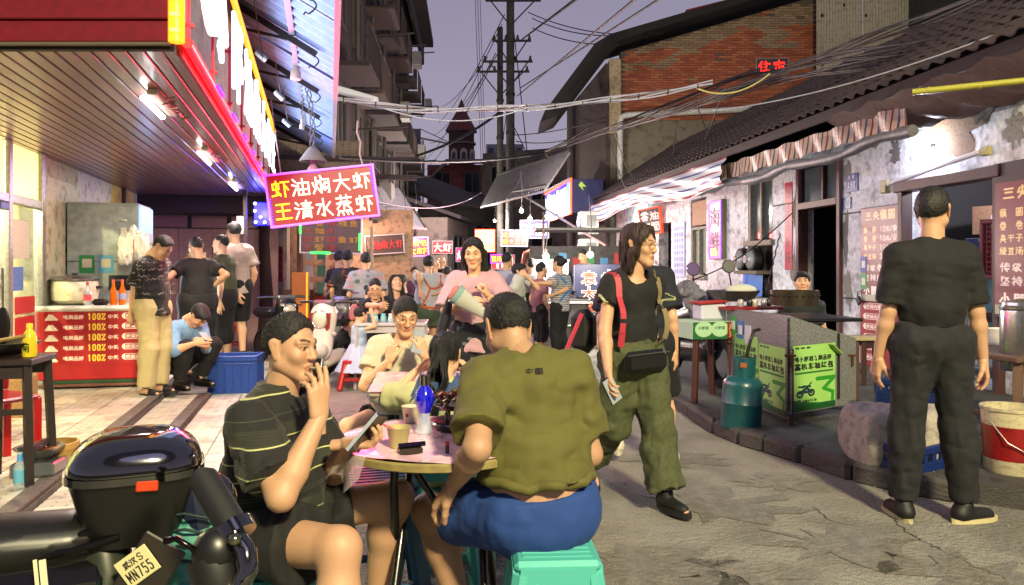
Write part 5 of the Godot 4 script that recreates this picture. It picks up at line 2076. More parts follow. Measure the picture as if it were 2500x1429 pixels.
func far_street() -> void:
	# the dark flats on the near side,with balconies,pipes and a deep eave
	var fl:=func(d: float) -> Vector3: return V(-2.95-0.057*d,0,-d)
	var o:=block("old_flats","tall dark block of old flats with balconies and a deep eave",fl.call(15.5),fl.call(36.0),12.0,8.0,K(0.155,0.12,0.125),4,8,K(0.27,0.24,0.25))
	# front faces the road: turned so that local +z looks across it
	var dark:=mat(K(0.19,0.15,0.165),0.9)
	var b:=MB.new()
	b.box(V(10,12.15,0.1),V(20.8,0.3,2.2))
	b.box(V(10,11.6,0.7),V(20.8,0.9,0.12))
	part("eave",b,dark,o)
	for k in 8:
		for s in 3:
			b=MB.new()
			var c:=V(1.4+k*2.56,3.0+s*3.0,0.4)
			b.box(c+V(0,-0.25,0),V(1.9,0.10,0.8))
			for j in 9:
				b.box(c+V(-0.9+j*0.225,0.2,0.38),V(0.025,0.9,0.025))
			b.box(c+V(0,0.65,0.38),V(1.9,0.04,0.04))
			part("balcony",b,mat(K(0.19,0.15,0.155) if (k+s) % 2 else K(0.28,0.225,0.215),0.85),o)
			if (k+s) % 3==0:
				b=MB.new()
				b.box(c+V(0.6,0.1,0.6),V(0.7,0.5,0.3),0.02)
				part("air_conditioner",b,mat(K(0.45,0.43,0.42),0.6),o)
	for k in 7:
		b=MB.new()
		b.tube([V(0.3+k*3.0,0.5,0.12),V(0.3+k*3.0,11.8,0.12)],0.06,6)
		part("down_pipe",b,mat(K(0.3,0.27,0.26),0.8),o)
	for k in 10:
		b=MB.new()
		b.bar(V(2+k*1.9,4.6+(k*7 % 5)*1.4,0.2),V(2+k*1.9,4.7+(k*7 % 5)*1.4,1.5),0.04,0.04)
		part("drying_pole",b,dark,o)
	# pale board wall and timber behind the red sign
	o=thing("board_wall","pale vertical board wall under the far end of the canopy","wall",at(765,400,14.2),8)
	for k in 14:
		b=MB.new()
		b.box(V(-0.75+k*0.125,-0.3,0),V(0.12,1.5,0.03),0.004)
		part("board",b,mat(K(0.47,0.40,0.36)*(0.9+0.02*(k % 5)),0.7,{"tex": "grime","s": 1.5}),o)
	b=MB.new()
	b.box(V(0.35,0.1,0.12),V(3.2,0.08,0.08))
	b.box(V(0.35,-0.25,0.14),V(3.2,0.10,0.08))
	part("dark_beam",b,dark,o)
	# houses closing the street
	block("tower_house","red brick corner house below the pointed tower at the end of the street",V(-6.6,0,-58),V(0.4,0,-58),9.4,8.0,K(0.28,0.135,0.13),3,3)
	o=thing("pointed_tower","small brick tower with a pointed red roof and round-arched windows","tower",V(-4.0,9.4,-59),20)
	b=MB.new()
	b.lathe([W(1.05,0),W(1.05,3.0),W(0,3.0)],8)
	part("wall",b,mat(K(0.24,0.13,0.13),0.9),o)
	b=MB.new()
	b.lathe([W(1.32,2.75),W(1.2,3.0),W(0.55,4.1),W(0.0,5.4)],8)
	part("pointed_roof",b,mat(K(0.36,0.13,0.12),0.8),o)
	b=MB.new()
	for yy: float in [1.72,2.70]:
		b.lathe([W(1.16,yy),W(1.22,yy+0.12),W(1.05,yy+0.14)],8)
	part("pale_band",b,mat(K(0.5,0.44,0.42),0.8),o)
	for k in 4:
		var a:=-0.9+k*TAU/8.0
		var c:=V(sin(a),0,cos(a))
		b=MB.new()
		var arch:=PackedVector2Array([W(-0.28,0.2),W(0.28,0.2),W(0.28,1.0)])
		for j in 7:
			arch.append(W(cos(PI*j/6.0)*0.28,1.0+sin(PI*j/6.0)*0.32))
		b.prism(arch,0.0,0.06,Transform3D(Basis(Vector3.UP,a),c*0.98))
		var w:=part("arched_window",b,mat(K(0.6,0.55,0.52),0.7),o)
		b=MB.new()
		var inner:=PackedVector2Array()
		for q in arch:
			inner.append((q-W(0,0.7))*0.62+W(0,0.65))
		b.prism(inner,0.06,0.07,Transform3D(Basis(Vector3.UP,a),c*0.98))
		part("pane",b,mat(K(0.04,0.04,0.05),0.3),w)
	o=thing("pediment","pale gabled parapet over the corner house","parapet",V(-4.2,9.2,-57.8))
	b=MB.new()
	b.prism(PackedVector2Array([W(-2.6,-1.4),W(-2.4,-1.2),W(-0.9,0.55),W(2.6,0.55),W(2.6,0.25),W(-0.8,0.25)]),0.0,0.5)
	part("coping",b,mat(K(0.42,0.38,0.37),0.8),o)
	block("grey_house","grey two-storey house with a low roof at the end of the street",V(-5.6,0,-42),V(-1.9,0,-40),5.0,6.0,K(0.33,0.31,0.33),2,2)
	block("narrow_house","narrow bluish house beside the old flats",V(-8.4,0,-48),V(-6.0,0,-49),10.5,3.0,K(0.25,0.24,0.28),4,2)
	block("tall_flats","distant grey tower block on the skyline behind the poles",V(-4.5,0,-130),V(2.0,0,-130),23.0,10.0,K(0.36,0.37,0.40),7,4)
	block("stepped_flats","distant pale block left of the small tower, stepped roofline",V(-20.5,0,-110),V(-15.0,0,-110),20.0,10.0,K(0.30,0.31,0.34),6,3)
	block("low_house","low dark house behind the translucent stall roof",V(-1.5,0,-38),V(6.5,0,-34),7.2,6.0,K(0.22,0.19,0.19),2,4)
	for q in [["lean_house","dark timber lean-to on the far bend of the street",V(-3.3,0,-33),V(-0.8,0,-36),4.2,K(0.16,0.14,0.15)],["dim_house","dim plaster house with a sloping roof beyond the lit signs",V(-2.6,0,-30),V(-1.6,0,-38),3.4,K(0.33,0.28,0.27)]]:
		o=block(q[0],q[1],q[2],q[3],q[4],4.0,q[5],1,2)
		b=MB.new()
		var l: float=(q[2] as Vector3).distance_to(q[3])
		b.prism(PackedVector2Array([W(-4.6,q[4]+1.7),W(0.6,q[4]-0.1),W(0.6,q[4]+0.05),W(-4.6,q[4]+1.9)]),0,l+0.6,Transform3D(Basis(V(0,0,1),V(0,1,0),V(-1,0,0)) ,V(l+0.3,0,0)))
		part("roof",b,dark,o)
	# tower crane far off
	o=thing("tower_crane","pale tower crane standing far off on the skyline","crane",V(-27.7,0,-225))
	b=MB.new()
	for e in [[-0.8,-0.8],[0.8,-0.8],[0.8,0.8],[-0.8,0.8]]:
		b.bar(V(e[0],0,e[1]),V(e[0],40.0,e[1]),0.3,0.3)
	for k in 14:
		b.bar(V(-0.8,k*2.85,0.8),V(0.8,k*2.85+2.85,0.8),0.18,0.18)
	part("mast",b,mat(K(0.62,0.58,0.52),0.7),o)
	b=MB.new()
	b.bar(V(-4.5,41.5,0),V(8.5,39.0,0),0.5,0.5)
	b.bar(V(-4.5,42.6,0),V(0,43.4,0),0.3,0.3)
	b.bar(V(0,43.4,0),V(8.5,39.5,0),0.25,0.25)
	part("jib",b,mat(K(0.62,0.58,0.52),0.7),o)
	# the two concrete poles
	var conc:=mat(K(0.24,0.22,0.21),0.85,{"tex": "grime","s": 0.6})
	for q in [[1246,27.0,16.0,0.15,"taller concrete pole with brackets and insulators, its top above the picture"],[1221,28.0,10.4,0.125,"shorter concrete pole standing just behind the taller one"]]:
		var p:=at(q[0],655,q[1])
		p.y=0.0
		o=thing("utility_pole",q[4],"pole",p,0,"concrete poles in the street")
		b=MB.new()
		b.tube([Vector3.ZERO,V(0,q[2]*0.5,0),V(0,q[2],0)],[q[3]*1.12,q[3],q[3]*0.85],12)
		part("shaft",b,conc,o)
		var arms:=[[8.8,-1.0,0.8],[9.55,-0.65,0.75],[11.0,-0.9,1.1]] if q[2]>12 else [[8.7,-0.9,1.1]]
		for a in arms:
			b=MB.new()
			b.bar(V(a[1],a[0],0.15),V(a[2],a[0],0.15),0.07,0.07)
			b.bar(V(a[1]*0.8,a[0],0.15),V(0,a[0]-0.9,0.12),0.04,0.04)
			b.bar(V(a[2]*0.8,a[0],0.15),V(0,a[0]-0.9,0.12),0.04,0.04)
			part("cross_arm",b,mat(K(0.13,0.12,0.12),0.7),o)
			for j in 4:
				b=MB.new()
				b.lathe([W(0.0,0.0),W(0.05,0.0),W(0.065,0.06),W(0.03,0.1),W(0.05,0.14),W(0.0,0.2)],8,Transform3D(Basis.IDENTITY,V(lerpf(a[1],a[2],(j+0.15)/3.3),a[0]+0.03,0.15)))
				part("insulator",b,mat(K(0.10,0.08,0.08),0.4),o)
		for k in 4:
			b=MB.new()
			b.tube([V(0,3.4+k*1.4,0),V(0,3.5+k*1.4,0)],q[3]*1.15,12)
			part("steel_band",b,mat(K(0.12,0.12,0.12),0.6),o)
	# translucent stall roof over the far side of the road
	o=thing("stall_roof","translucent ribbed stall roof on a thin steel frame above the far stalls","canopy",Vector3.ZERO)
	var q0:=at(1215,425,24.0)
	var q1:=at(1392,368,19.0)
	var q2:=at(1174,503,24.5)
	var q3:=at(1330,462,19.3)
	for s in 4:
		var p:=[]
		for r in 33:
			var f:=(s+r/32.0)/4.0
			for k in 4:
				p.append(q0.lerp(q1,f).lerp(q2.lerp(q3,f),k/3.0)+V(0,0.025*sin(r*1.57)+0.02*(s % 2),0))
		b=MB.new()
		b.sheet(p,33,4,Vector3.DOWN)
		part("plastic_sheet",b,mat(K(0.40,0.38,0.41),0.5,{"tex": "grime","s": 0.5,"back": K(0.12,0.12,0.14)}),o)
	b=MB.new()
	for k in 5:
		b.bar(q0.lerp(q1,k/4.0)+V(0,-0.05,0),q2.lerp(q3,k/4.0)+V(0,-0.05,0),0.04,0.05)
		b.bar(q0.lerp(q1,k/4.0)+V(0,-0.7,0),q2.lerp(q3,k/4.0)+V(0,-0.06,0),0.03,0.04)
	b.bar(q2+V(0,-0.05,0),q3+V(0,-0.05,0),0.05,0.05)
	b.bar(q0+V(0,-0.05,0),q1+V(0,-0.05,0),0.05,0.05)
	b.bar(at(1240,455,23),at(1480,600,17.5),0.05,0.05)
	b.bar(at(1200,480,24),at(1330,455,19.3),0.04,0.04)
	part("steel_frame",b,mat(K(0.4,0.38,0.38),0.5,{"metal": 0.5}),o)
	# the same on the near side,beyond the red sign
	o=thing("stall_roof","pale corrugated stall roof sloping down behind the big red hanging sign","canopy",Vector3.ZERO)
	var s0:=at(880,455,15.0)
	var s1:=at(975,460,19.5)
	var s2:=at(905,540,14.3)
	var s3:=at(1040,560,19.0)
	for s in 3:
		var p:=[]
		for r in 25:
			var f:=(s+r/24.0)/3.0
			for k in 4:
				p.append(s0.lerp(s1,f).lerp(s2.lerp(s3,f),k/3.0)+V(0,0.02*sin(r*1.57)+0.015*(s % 2),0))
		b=MB.new()
		b.sheet(p,25,4,Vector3.UP)
		part("roof_sheet",b,mat(K(0.58,0.55,0.57),0.4,{"tex": "grime","s": 0.6}),o)
	b=MB.new()
	b.bar(s2,s3,0.06,0.06)
	b.bar(s0,s2,0.04,0.04)
	b.bar(s1,s3,0.04,0.04)
	part("steel_frame",b,mat(K(0.35,0.32,0.34),0.5,{"metal": 0.5}),o)

# a sign box with raised glowing characters; rows is a list of texts
func led_sign(called: String,label: String,c: Vector3,w: float,h: float,yaw: float,roll: float,rows: Array,face: Material,ink_m: Array,frame: Material,energy: float,col: Color,thick:=0.0,fill:=0.86,group:="") -> Node3D:
	var o:=thing(called,label,"sign",c,yaw,group)
	o.rotation.z=deg_to_rad(roll)
	var b:=MB.new()
	b.box(V(0,0,-0.03),V(w,h,0.06),0.006)
	part("panel",b,face,o)
	b=MB.new()
	for e: float in [-1.0,1.0]:
		b.box(V(0,e*h*0.5,-0.02),V(w+0.03,0.025,0.10),0.004)
		b.box(V(e*w*0.5,0,-0.02),V(0.025,h-0.026,0.10),0.004)
	part("frame",b,frame,o)
	var rh:=h*fill/rows.size()
	for r in rows.size():
		var t: String=rows[r]
		var cw:=w*0.94/t.length()
		for k in t.length():
			if t[k]==" ":
				continue
			b=MB.new()
			glyph(b,t[k],Vector3.ZERO,cw*0.84,rh*0.84,thick if thick>0.0 else cw*0.10,0.012)
			var q:=part("lit_character_sign",b,ink_m[mini(ink_m.size()-1,k if ink_m.size()>2 else (0 if k==0 else ink_m.size()-1))],o)
			q.position=V(-w*0.47+cw*(k+0.08),h*fill*0.5-rh*(r+0.92),0.001)
	if energy>0.0:
		area(Transform3D(Basis.IDENTITY,V(0,0,0.08)),w*0.9,h*0.9,col,energy,o)
	return o

func lit_signs() -> void:
	var frame:=mat(K(0.68,0.64,0.68),0.4,{"metal": 0.4})
	var yl:=mat(K(0.9,0.75,0.1),0.4,{"em": K(1.0,0.70,0.08),"ee": 1.3})
	var wr:=mat(K(0.95,0.85,0.75),0.4,{"em": K(1.0,0.80,0.66),"ee": 1.1})
	var redface:=mat(K(0.36,0.0,0.06),0.35,{"em": K(1.0,0.0,0.10),"ee": 0.15})
	# the big hanging sign,tilted,at the end of the soffit
	var o:=led_sign("hanging_sign","big tilted red sign with two rows of glowing white and yellow characters",at(788,478,9.0),1.27,0.62,12.0,7.5,["虾油焖大虾","王清水蒸虾"],redface,[yl,wr],mat(K(0.75,0.5,0.8),0.4,{"em": K(0.75,0.25,1.0),"ee": 0.55}),3.4,K(1.0,0.14,0.28),0.019,0.90)
	var vio:=mat(K(0.3,0.2,0.9),0.4,{"em": K(0.28,0.16,1.0),"ee": 3.0})
	for run in [[W(0.61,0.29),W(0.61,-0.06),11],[W(-0.615,0.02),W(-0.615,-0.29),10],[W(0.12,-0.297),W(0.38,-0.297),9],[W(-0.12,0.297),W(0.0,0.297),5]]:
		var b:=MB.new()
		for k in run[2]:
			var q: Vector2=(run[0] as Vector2).lerp(run[1],float(k)/(run[2]-1))
			b.ball(V(q.x,q.y,0.012),Vector3.ONE*0.012,4,6)
		part("violet_led",b,vio,o)
	var b:=MB.new()
	b.tube([V(0.52,0.31,0),V(0.50,0.45,0),V(0.53,0.6,0.02),V(0.50,0.72,0),V(0.53,0.86,0)],0.012,6)
	part("hanger",b,mat(K(0.6,0.5,0.5),0.6),o)
	b=MB.new()
	b.tube([V(-0.45,0.31,0),V(-0.45,1.2,0)],0.008,6)
	part("hanger",b,mat(K(0.6,0.5,0.5),0.6),o)
	# unlit menu board below it,with green tubes at its edge
	var dimface:=mat(K(0.30,0.17,0.20),0.5,{"tex": "noise","s": 2.0})
	o=led_sign("menu_sign","dull maroon menu sign of dim upright columns with green tube edges, below the red sign",at(808,575,12.2),0.98,0.58,5.0,-1.0,["闷香味桂鱼","大辣牛  ","虾虾排鱼虾","王蟹清  "],dimface,[mat(K(0.55,0.14,0.16),0.5),mat(K(0.62,0.42,0.14),0.5),mat(K(0.58,0.15,0.18),0.5),mat(K(0.66,0.46,0.16),0.5)],frame,0.0,Color.WHITE,0.013,0.92)
	var grn:=mat(K(0.2,0.9,0.3),0.4,{"em": K(0.15,1.0,0.25),"ee": 2.6})
	for q in [[V(-0.49,0.20,0.03),V(-0.49,0.02,0.03)],[V(0.47,0.04,0.03),V(0.47,-0.24,0.03)],[V(-0.32,-0.29,0.03),V(0.0,-0.29,0.03)]]:
		b=MB.new()
		b.tube([q[0],q[1]],0.016,8)
		part("green_neon_tube",b,grn,o)
	led_sign("small_menu_sign","small dim dark sign of red characters under the pale stall roof",at(939,597,14.5),0.74,0.36,4.0,4.0,["红油焖大虾"],mat(K(0.24,0.14,0.16),0.5),[mat(K(0.5,0.42,0.3),0.5),mat(K(0.72,0.16,0.2),0.5)],frame,0.0,Color.WHITE,0.018,0.6)
	var or_:=mat(K(0.9,0.4,0.1),0.4,{"em": K(1.0,0.45,0.05),"ee": 3.0})
	led_sign("barbecue_sign","bright orange and red barbecue sign with violet edge beyond the pale stall roof",at(1016,603,18.5),0.58,0.46,0.0,2.0,["烧烤吧","大虾"],mat(K(0.5,0.05,0.1),0.4,{"em": K(1.0,0.04,0.12),"ee": 1.2}),[yl,or_],mat(K(0.6,0.3,0.7),0.4,{"em": K(0.8,0.3,1.0),"ee": 1.6}),2.5,K(1.0,0.30,0.22))
	led_sign("stall_sign","glowing red sign with a green-white panel just above the pink-shirted woman",at(1184,588,22.0),0.58,0.66,0.0,0.0,["武汉永","生活福"],mat(K(0.4,0.6,0.4),0.4,{"em": K(0.75,1.0,0.68),"ee": 1.0}),[mat(K(0.9,0.2,0.1),0.4,{"em": K(1.0,0.12,0.04),"ee": 3.0}),yl],mat(K(0.8,0.15,0.1),0.4,{"em": K(1.0,0.14,0.04),"ee": 2.2}),2.5,K(1.0,0.5,0.3))
	led_sign("prawn_sign","red sign in a pale frame with blue specks, hanging over the far stalls",at(1256,582,19.0),0.66,0.40,0.0,-1.0,["永焖大虾","清水蒸虾"],mat(K(0.25,0.03,0.08),0.4,{"em": K(0.9,0.03,0.10),"ee": 0.7}),[or_,mat(K(0.95,0.3,0.25),0.4,{"em": K(1.0,0.22,0.16),"ee": 3.0})],mat(K(0.7,0.65,0.8),0.4,{"em": K(0.6,0.5,0.9),"ee": 0.5}),4.0,K(1.0,0.25,0.25))
	led_sign("lower_sign","low yellow and violet sign half hidden behind the pink-shirted woman",at(1212,632,23.0),0.36,0.26,0.0,0.0,["福汤"],mat(K(0.5,0.05,0.2),0.4,{"em": K(0.9,0.05,0.3),"ee": 0.8}),[yl,yl],mat(K(0.5,0.2,0.7),0.4,{"em": K(0.5,0.2,1.0),"ee": 1.0}),0.0,Color.WHITE)
	led_sign("counter_sign","low white lit sign behind the seated diners",at(975,645,17.0),0.46,0.20,0.0,0.0,["汤面凉虾"],mat(K(0.9,0.85,0.9),0.4,{"em": K(1.0,0.9,0.95),"ee": 1.8}),[mat(K(0.8,0.2,0.3),0.5),mat(K(0.8,0.2,0.3),0.5)],frame,1.5,K(1,0.92,0.96))
	led_sign("strip_sign","long white and orange lit shop strip above the small dim sign",at(955,555,17.5),0.9,0.42,40.0,0.0,["大虾海鲜"],mat(K(0.6,0.7,0.9),0.4,{"em": K(0.72,0.84,1.0),"ee": 1.4}),[mat(Color.WHITE,0.4,{"em": K(1,1,1),"ee": 3.5}),mat(Color.WHITE,0.4,{"em": K(1,1,1),"ee": 3.5})],mat(K(0.9,0.4,0.1),0.4,{"em": K(1.0,0.45,0.15),"ee": 1.6}),3.0,K(0.9,0.93,1.0))
	for q in [[1080,604,30.0,0],[1098,596,34.0,1],[1140,622,27.0,2],[1118,610,38.0,3],[1305,560,21.0,4],[1228,640,26.0,5]]:
		led_sign("small_lit_sign","small lit sign far down the street, %s" % ["red, beyond the barbecue sign","blue, beside the far red one","pink, left of the pink-shirted woman's head","white, at the far bend","blue, under the translucent roof","red, low over the crowd"][q[3]],at(q[0],q[1],q[2]),0.8,0.5,0.0,0.0,[["大虾","海鲜","烧烤","汤面","凉面","福"][q[3]]],mat(K(0.3,0.1,0.2),0.4,{"em": [K(1,0.05,0.1),K(0.1,0.2,1),K(1,0.2,0.6),K(0.9,0.9,1),K(0.1,0.3,1),K(1,0.08,0.05)][q[3]],"ee": 0.5}),[wr,wr],frame,1.6,[K(1,0.3,0.3),K(0.4,0.5,1),K(1,0.4,0.7),K(1,1,1),K(0.4,0.6,1),K(1,0.3,0.2)][q[3]],0.0,0.86,"small lit signs down the street")
	# blue sign box with the lit face along the road,far side
	o=thing("blue_sign_box","deep blue sign box with white lit letters and an orange lit rim","sign",at(1398,478,20.5),TR)
	b=MB.new()
	b.box(V(0.44,0,-2.2),V(0.88,0.95,4.3),0.01)
	part("box",b,mat(K(0.04,0.05,0.26),0.4),o)
	b=MB.new()
	b.prism(PackedVector2Array([W(-0.02,0.05),W(0.12,-0.10),W(0.08,0.02),W(0.2,0.0),W(0.05,0.16)]),0.0,0.006,Transform3D(Basis.IDENTITY,V(0.2,0.25,-0.049)))
	part("leaf_mark",b,mat(K(0.55,0.66,0.25),0.6),o)
	var side:=Node3D.new()
	side.name="lit_face_sign"
	o.add_child(side,true)
	side.position=V(-0.006,0,-2.2)
	side.rotation.y=-PI/2
	b=MB.new()
	b.box(V(0,0,0.0),V(4.2,0.9,0.02))
	part("lit_panel_sign",b,mat(K(0.1,0.2,0.8),0.4,{"em": K(0.06,0.16,0.9),"ee": 0.9}),side)
	letters(side,"武汉小郎",-1.9,0.34,W(0.72,0.66),W(0.86,0),0.11,0.03,mat(Color.WHITE,0.4,{"em": K(0.95,0.97,1),"ee": 3.0}),0.011,"lit_character_sign")
	b=MB.new()
	b.box(V(1.78,0,0.014),V(0.5,0.8,0.012))
	part("lit_square_sign",b,mat(K(0.3,0.5,0.9),0.4,{"em": K(0.3,0.62,1.0),"ee": 2.0}),side)
	b=MB.new()
	b.box(V(0,-0.47,0.03),V(4.3,0.06,0.05))
	b.box(V(0,0.47,0.03),V(4.3,0.05,0.05))
	b.box(V(2.12,0,0.03),V(0.05,0.9,0.05))
	part("orange_neon_tube",b,mat(K(0.9,0.3,0.1),0.4,{"em": K(1.0,0.22,0.05),"ee": 2.6}),side)
	area(Transform3D(Basis.IDENTITY,V(0,0,0.15)),4.0,0.8,K(0.65,0.75,1.0),4.0,side)
	# bare bulbs of the stalls
	for q in [[1273,515,18.0,4.5,"bare white bulb hanging under the translucent stall roof, the higher of two"],[1294,535,17.0,4.5,"shaded white bulb hanging under the translucent stall roof, the lower of two"],[1333,626,12.0,2.2,"bright bulb on a thin post over the glass food case"],[1441,622,11.9,1.4,"bright bulb beside the cook behind the navy board"],[988,560,18.0,3.5,"white bulb at the lower edge of the pale stall roof"],[1015,514,27.0,7.0,"small street lamp on the wall of the dark flats"],[1208,540,27.0,5.0,"small lamp on an arm over the glowing red stall sign"]]:
		o=thing("bare_bulb",q[4],"lamp",at(q[0],q[1],q[2]),0,"bare bulbs over the stalls")
		b=MB.new()
		b.ball(Vector3.ZERO,Vector3.ONE*0.05,8,12)
		part("bulb",b,mat(Color.WHITE,0.4,{"em": K(1.0,0.97,0.93),"ee": 12.0}),o)
		b=MB.new()
		b.tube([V(0,0.055,0),V(0,0.12,0)],0.02,8)
		b.tube([V(0,0.12,0),V(0.02,0.5,0),V(-0.02,0.95,0.02)],0.008,5)
		part("flex",b,mat(K(0.25,0.23,0.22),0.6),o)
		omni(Vector3.ZERO,K(1.0,0.96,0.90),q[3],0.05,o)
	# blue fairy lights and a lit blue window on the dark post beside the red sign
	o=thing("blue_light_post","blue-lit post hung with round bulbs beside the red sign","lamp",at(643,522,11.2),10)
	b=MB.new()
	b.box(V(0,0,-0.06),V(0.30,0.36,0.06),0.01)
	part("blue_panel",b,mat(K(0.04,0.03,0.4),0.4,{"em": K(0.03,0.02,0.75),"ee": 0.5}),o)
	b=MB.new()
	b.box(V(0.115,0.03,-0.02),V(0.07,0.24,0.02))
	part("pale_window",b,mat(K(0.4,0.7,0.9),0.4,{"em": K(0.45,0.8,1.0),"ee": 2.0}),o)
	for p in [[-0.12,0.15],[-0.12,0.04],[-0.11,-0.13],[0.02,-0.13],[0.12,-0.12],[-0.04,-0.05]]:
		b=MB.new()
		b.ball(V(p[0],p[1],0.02),Vector3.ONE*0.022,6,10)
		part("lamp_bulb",b,mat(K(0.7,0.7,1.0),0.4,{"em": K(0.62,0.62,1.0),"ee": 7.0}),o)
	omni(V(0,0,0.12),K(0.25,0.22,1.0),0.5,0.06,o)

func sag(a: Vector3,e: Vector3,drop: float,n:=20) -> Array:
	var p:=[]
	for k in n+1:
		var f:=float(k)/n
		p.append(a.lerp(e,f)-V(0,drop*4.0*f*(1.0-f),0))
	return p

func wires() -> void:
	var black:=mat(K(0.05,0.045,0.05),0.6)
	# wires fanning from the poles
	var fan:=[
		[1232,35,27,1070,300,60,0.5],[1225,60,27,1040,390,70,0.6],[1228,110,27,1060,330,60,0.5],[1210,130,27,1050,350,60,0.8],[1190,140,27,1080,260,60,0.3],[1205,150,27,1030,420,60,0.6],
		[1290,30,27,1620,82,21,0.3],[1300,45,27,1580,80,21.5,0.3],[1300,68,27,1520,108,21.5,0.2],[1270,215,27,1700,-60,9,0.0],[1262,235,27,1560,-10,9,0.0],[1270,100,27,1420,-10,12,0.0],[1275,95,27,1480,-60,10,0.0],
		[1255,330,27,1480,290,22,0.1],[1260,345,27,1430,330,24,0.15],[1250,300,27,1285,372,24,0.0],[1255,80,27,1287,372,24,0.0],[1240,250,27,1210,420,30,0.3]]
	for q in fan:
		var b:=MB.new()
		b.tube(sag(at(q[0],q[1],q[2]),at(q[3],q[4],q[5]),q[6]),0.018,5)
		solo("overhead_wire",b,black,"thin black overhead wire %s" % ("running from the poles down the street past the tower" if q[3]<1200 else ("running from the poles over the brick house" if q[3]>1400 else "dropping beside the taller pole")),"wire","wires strung from the concrete poles")
	for q in [[1160,-5,30],[1166,-5,31],[1172,-5,32]]:
		var b:=MB.new()
		var a:=at(q[0],q[1],q[2])
		b.tube([a,V(a.x+0.25,4.5,a.z-1.0)],0.012,5)
		solo("hanging_cable",b,black,"thin cable dropping straight down before the small tower","wire","cables dropping before the tower")
	# the pale bundle that crosses the road low
	var o:=thing("pale_cable_bundle","pale bundle of clipped cables sagging across the road from canopy to tiled roof","cable")
	var spine:=[at(800,238,9.5),at(930,258,9.6),at(1060,268,9.8),at(1200,266,10.0),at(1340,258,10.2),at(1480,245,10.4),at(1620,225,10.4),at(1740,203,10.2)]
	var c:=Curve3D.new()
	for k in spine.size():
		var t: Vector3=(spine[mini(k+1,spine.size()-1)]-spine[maxi(k-1,0)])/6.0
		c.add_point(spine[k],-t,t)
	for j in 5:
		var b:=MB.new()
		var p:=[]
		for k in 60:
			var v:=c.sample_baked(c.get_baked_length()*k/59.0)
			p.append(v+V(0,0.018*sin(k*0.35+j*1.3)+(j-2)*0.012,0.02*cos(k*0.31+j*1.7)))
		b.tube(p,0.011,6)
		part("strand",b,mat(K(0.66,0.66,0.72) if j != 2 else K(0.42,0.41,0.44),0.45),o)
	for k in 13:
		var b:=MB.new()
		var v:=c.sample_baked(c.get_baked_length()*(k+0.5)/13.0)
		b.ball(v,V(0.014,0.045,0.035),5,8)
		part("cable_tie",b,mat(K(0.2,0.2,0.2),0.6),o)
	var b:=MB.new()
	b.tube(sag(at(1700,215,10.3),at(1880,180,10.2),0.16),0.012,6)
	part("yellowed_end",b,mat(K(0.72,0.68,0.42),0.5),o)
	b=MB.new()
	b.tube(sag(at(930,262,9.6),at(1290,262,10.1),0.18),0.008,5)
	part("loose_strand",b,mat(K(0.7,0.7,0.76),0.5),o)
	# the dark bundles that climb over the tiled roof
	o=thing("dark_cable_bundle","thick dark tangle of cables climbing over the tiled roof from the far corner","cable")
	var runs:=[[[1330,375,19.5],[1480,320,17],[1620,262,15],[1800,190,13],[1960,160,11.5],[2120,95,10],[2300,30,8.5],[2420,-20,7.5]],[[1500,318,16.5],[1640,275,14.5],[1850,195,12],[2010,150,10.5],[2200,120,9],[2350,85,8.2],[2520,62,7.4]],[[1600,290,15.5],[1760,235,13],[1900,195,12],[2100,165,10],[2300,125,8.8],[2520,45,7.6]]]
	for r in runs:
		var cc:=Curve3D.new()
		for k in r.size():
			var v:=at(r[k][0],r[k][1],r[k][2])
			var v0:=at(r[maxi(k-1,0)][0],r[maxi(k-1,0)][1],r[maxi(k-1,0)][2])
			var v1:=at(r[mini(k+1,r.size()-1)][0],r[mini(k+1,r.size()-1)][1],r[mini(k+1,r.size()-1)][2])
			cc.add_point(v,(v0-v1)/6.0,(v1-v0)/6.0)
		for j in 6:
			b=MB.new()
			var p:=[]
			for k in 46:
				var v:=cc.sample_baked(cc.get_baked_length()*k/45.0)
				p.append(v+V(0,0.03*sin(k*0.27+j*1.1)+(j-2.5)*0.018,0.04*cos(k*0.22+j)))
			b.tube(p,0.011+0.003*(j % 2),5)
			part("strand",b,mat([K(0.05,0.05,0.05),K(0.07,0.07,0.075),K(0.16,0.16,0.165)][0 if j<3 else (1 if j<5 else 2)],0.5),o)
	for q in [[[1330,372,19.5],[1370,400,20],0.1],[[1485,318,17],[1560,470,16.5],0.5],[[1500,320,17],[1610,405,19],0.8],[[1650,300,15],[1640,370,19],0.3],[[1760,240,13],[1690,380,19],0.2],[[1700,250,14],[1770,330,19],0.4]]:
		b=MB.new()
		b.tube(sag(at(q[0][0],q[0][1],q[0][2]),at(q[1][0],q[1][1],q[1][2]),q[2]),0.012,5)
		part("loose_strand",b,mat(K(0.22,0.21,0.21),0.6),o)
	b=MB.new()
	b.tube(sag(at(1740,270,9.6),at(2520,50,6.2),0.12),0.008,5)
	solo("white_line",b,mat(K(0.62,0.62,0.64),0.5),"single pale line stretched along the lower tiles of the old roof","wire")
	# dark lines low across the street
	for q in [[[830,385,12],[1330,372,20],0.15,0.03,"dark cable slung level across the street before the small tower"],[[1020,380,22],[1250,250,26],0.2,0.045,"thick black cable sagging from the taller pole towards the dark flats"],[[860,475,12],[1175,470,24],0.35,0.012,"thin pale line strung across above the lit signs"],[[1250,385,26],[1440,310,20],0.2,0.03,"dark cable from the taller pole to the brick house"]]:
		b=MB.new()
		b.tube(sag(at(q[0][0],q[0][1],q[0][2]),at(q[1][0],q[1][1],q[1][2]),q[2]),q[3],6)
		solo("street_cable",b,black if q[3]>0.02 else mat(K(0.6,0.55,0.6),0.5),q[4],"cable")
	b=MB.new()
	var tw:=[]
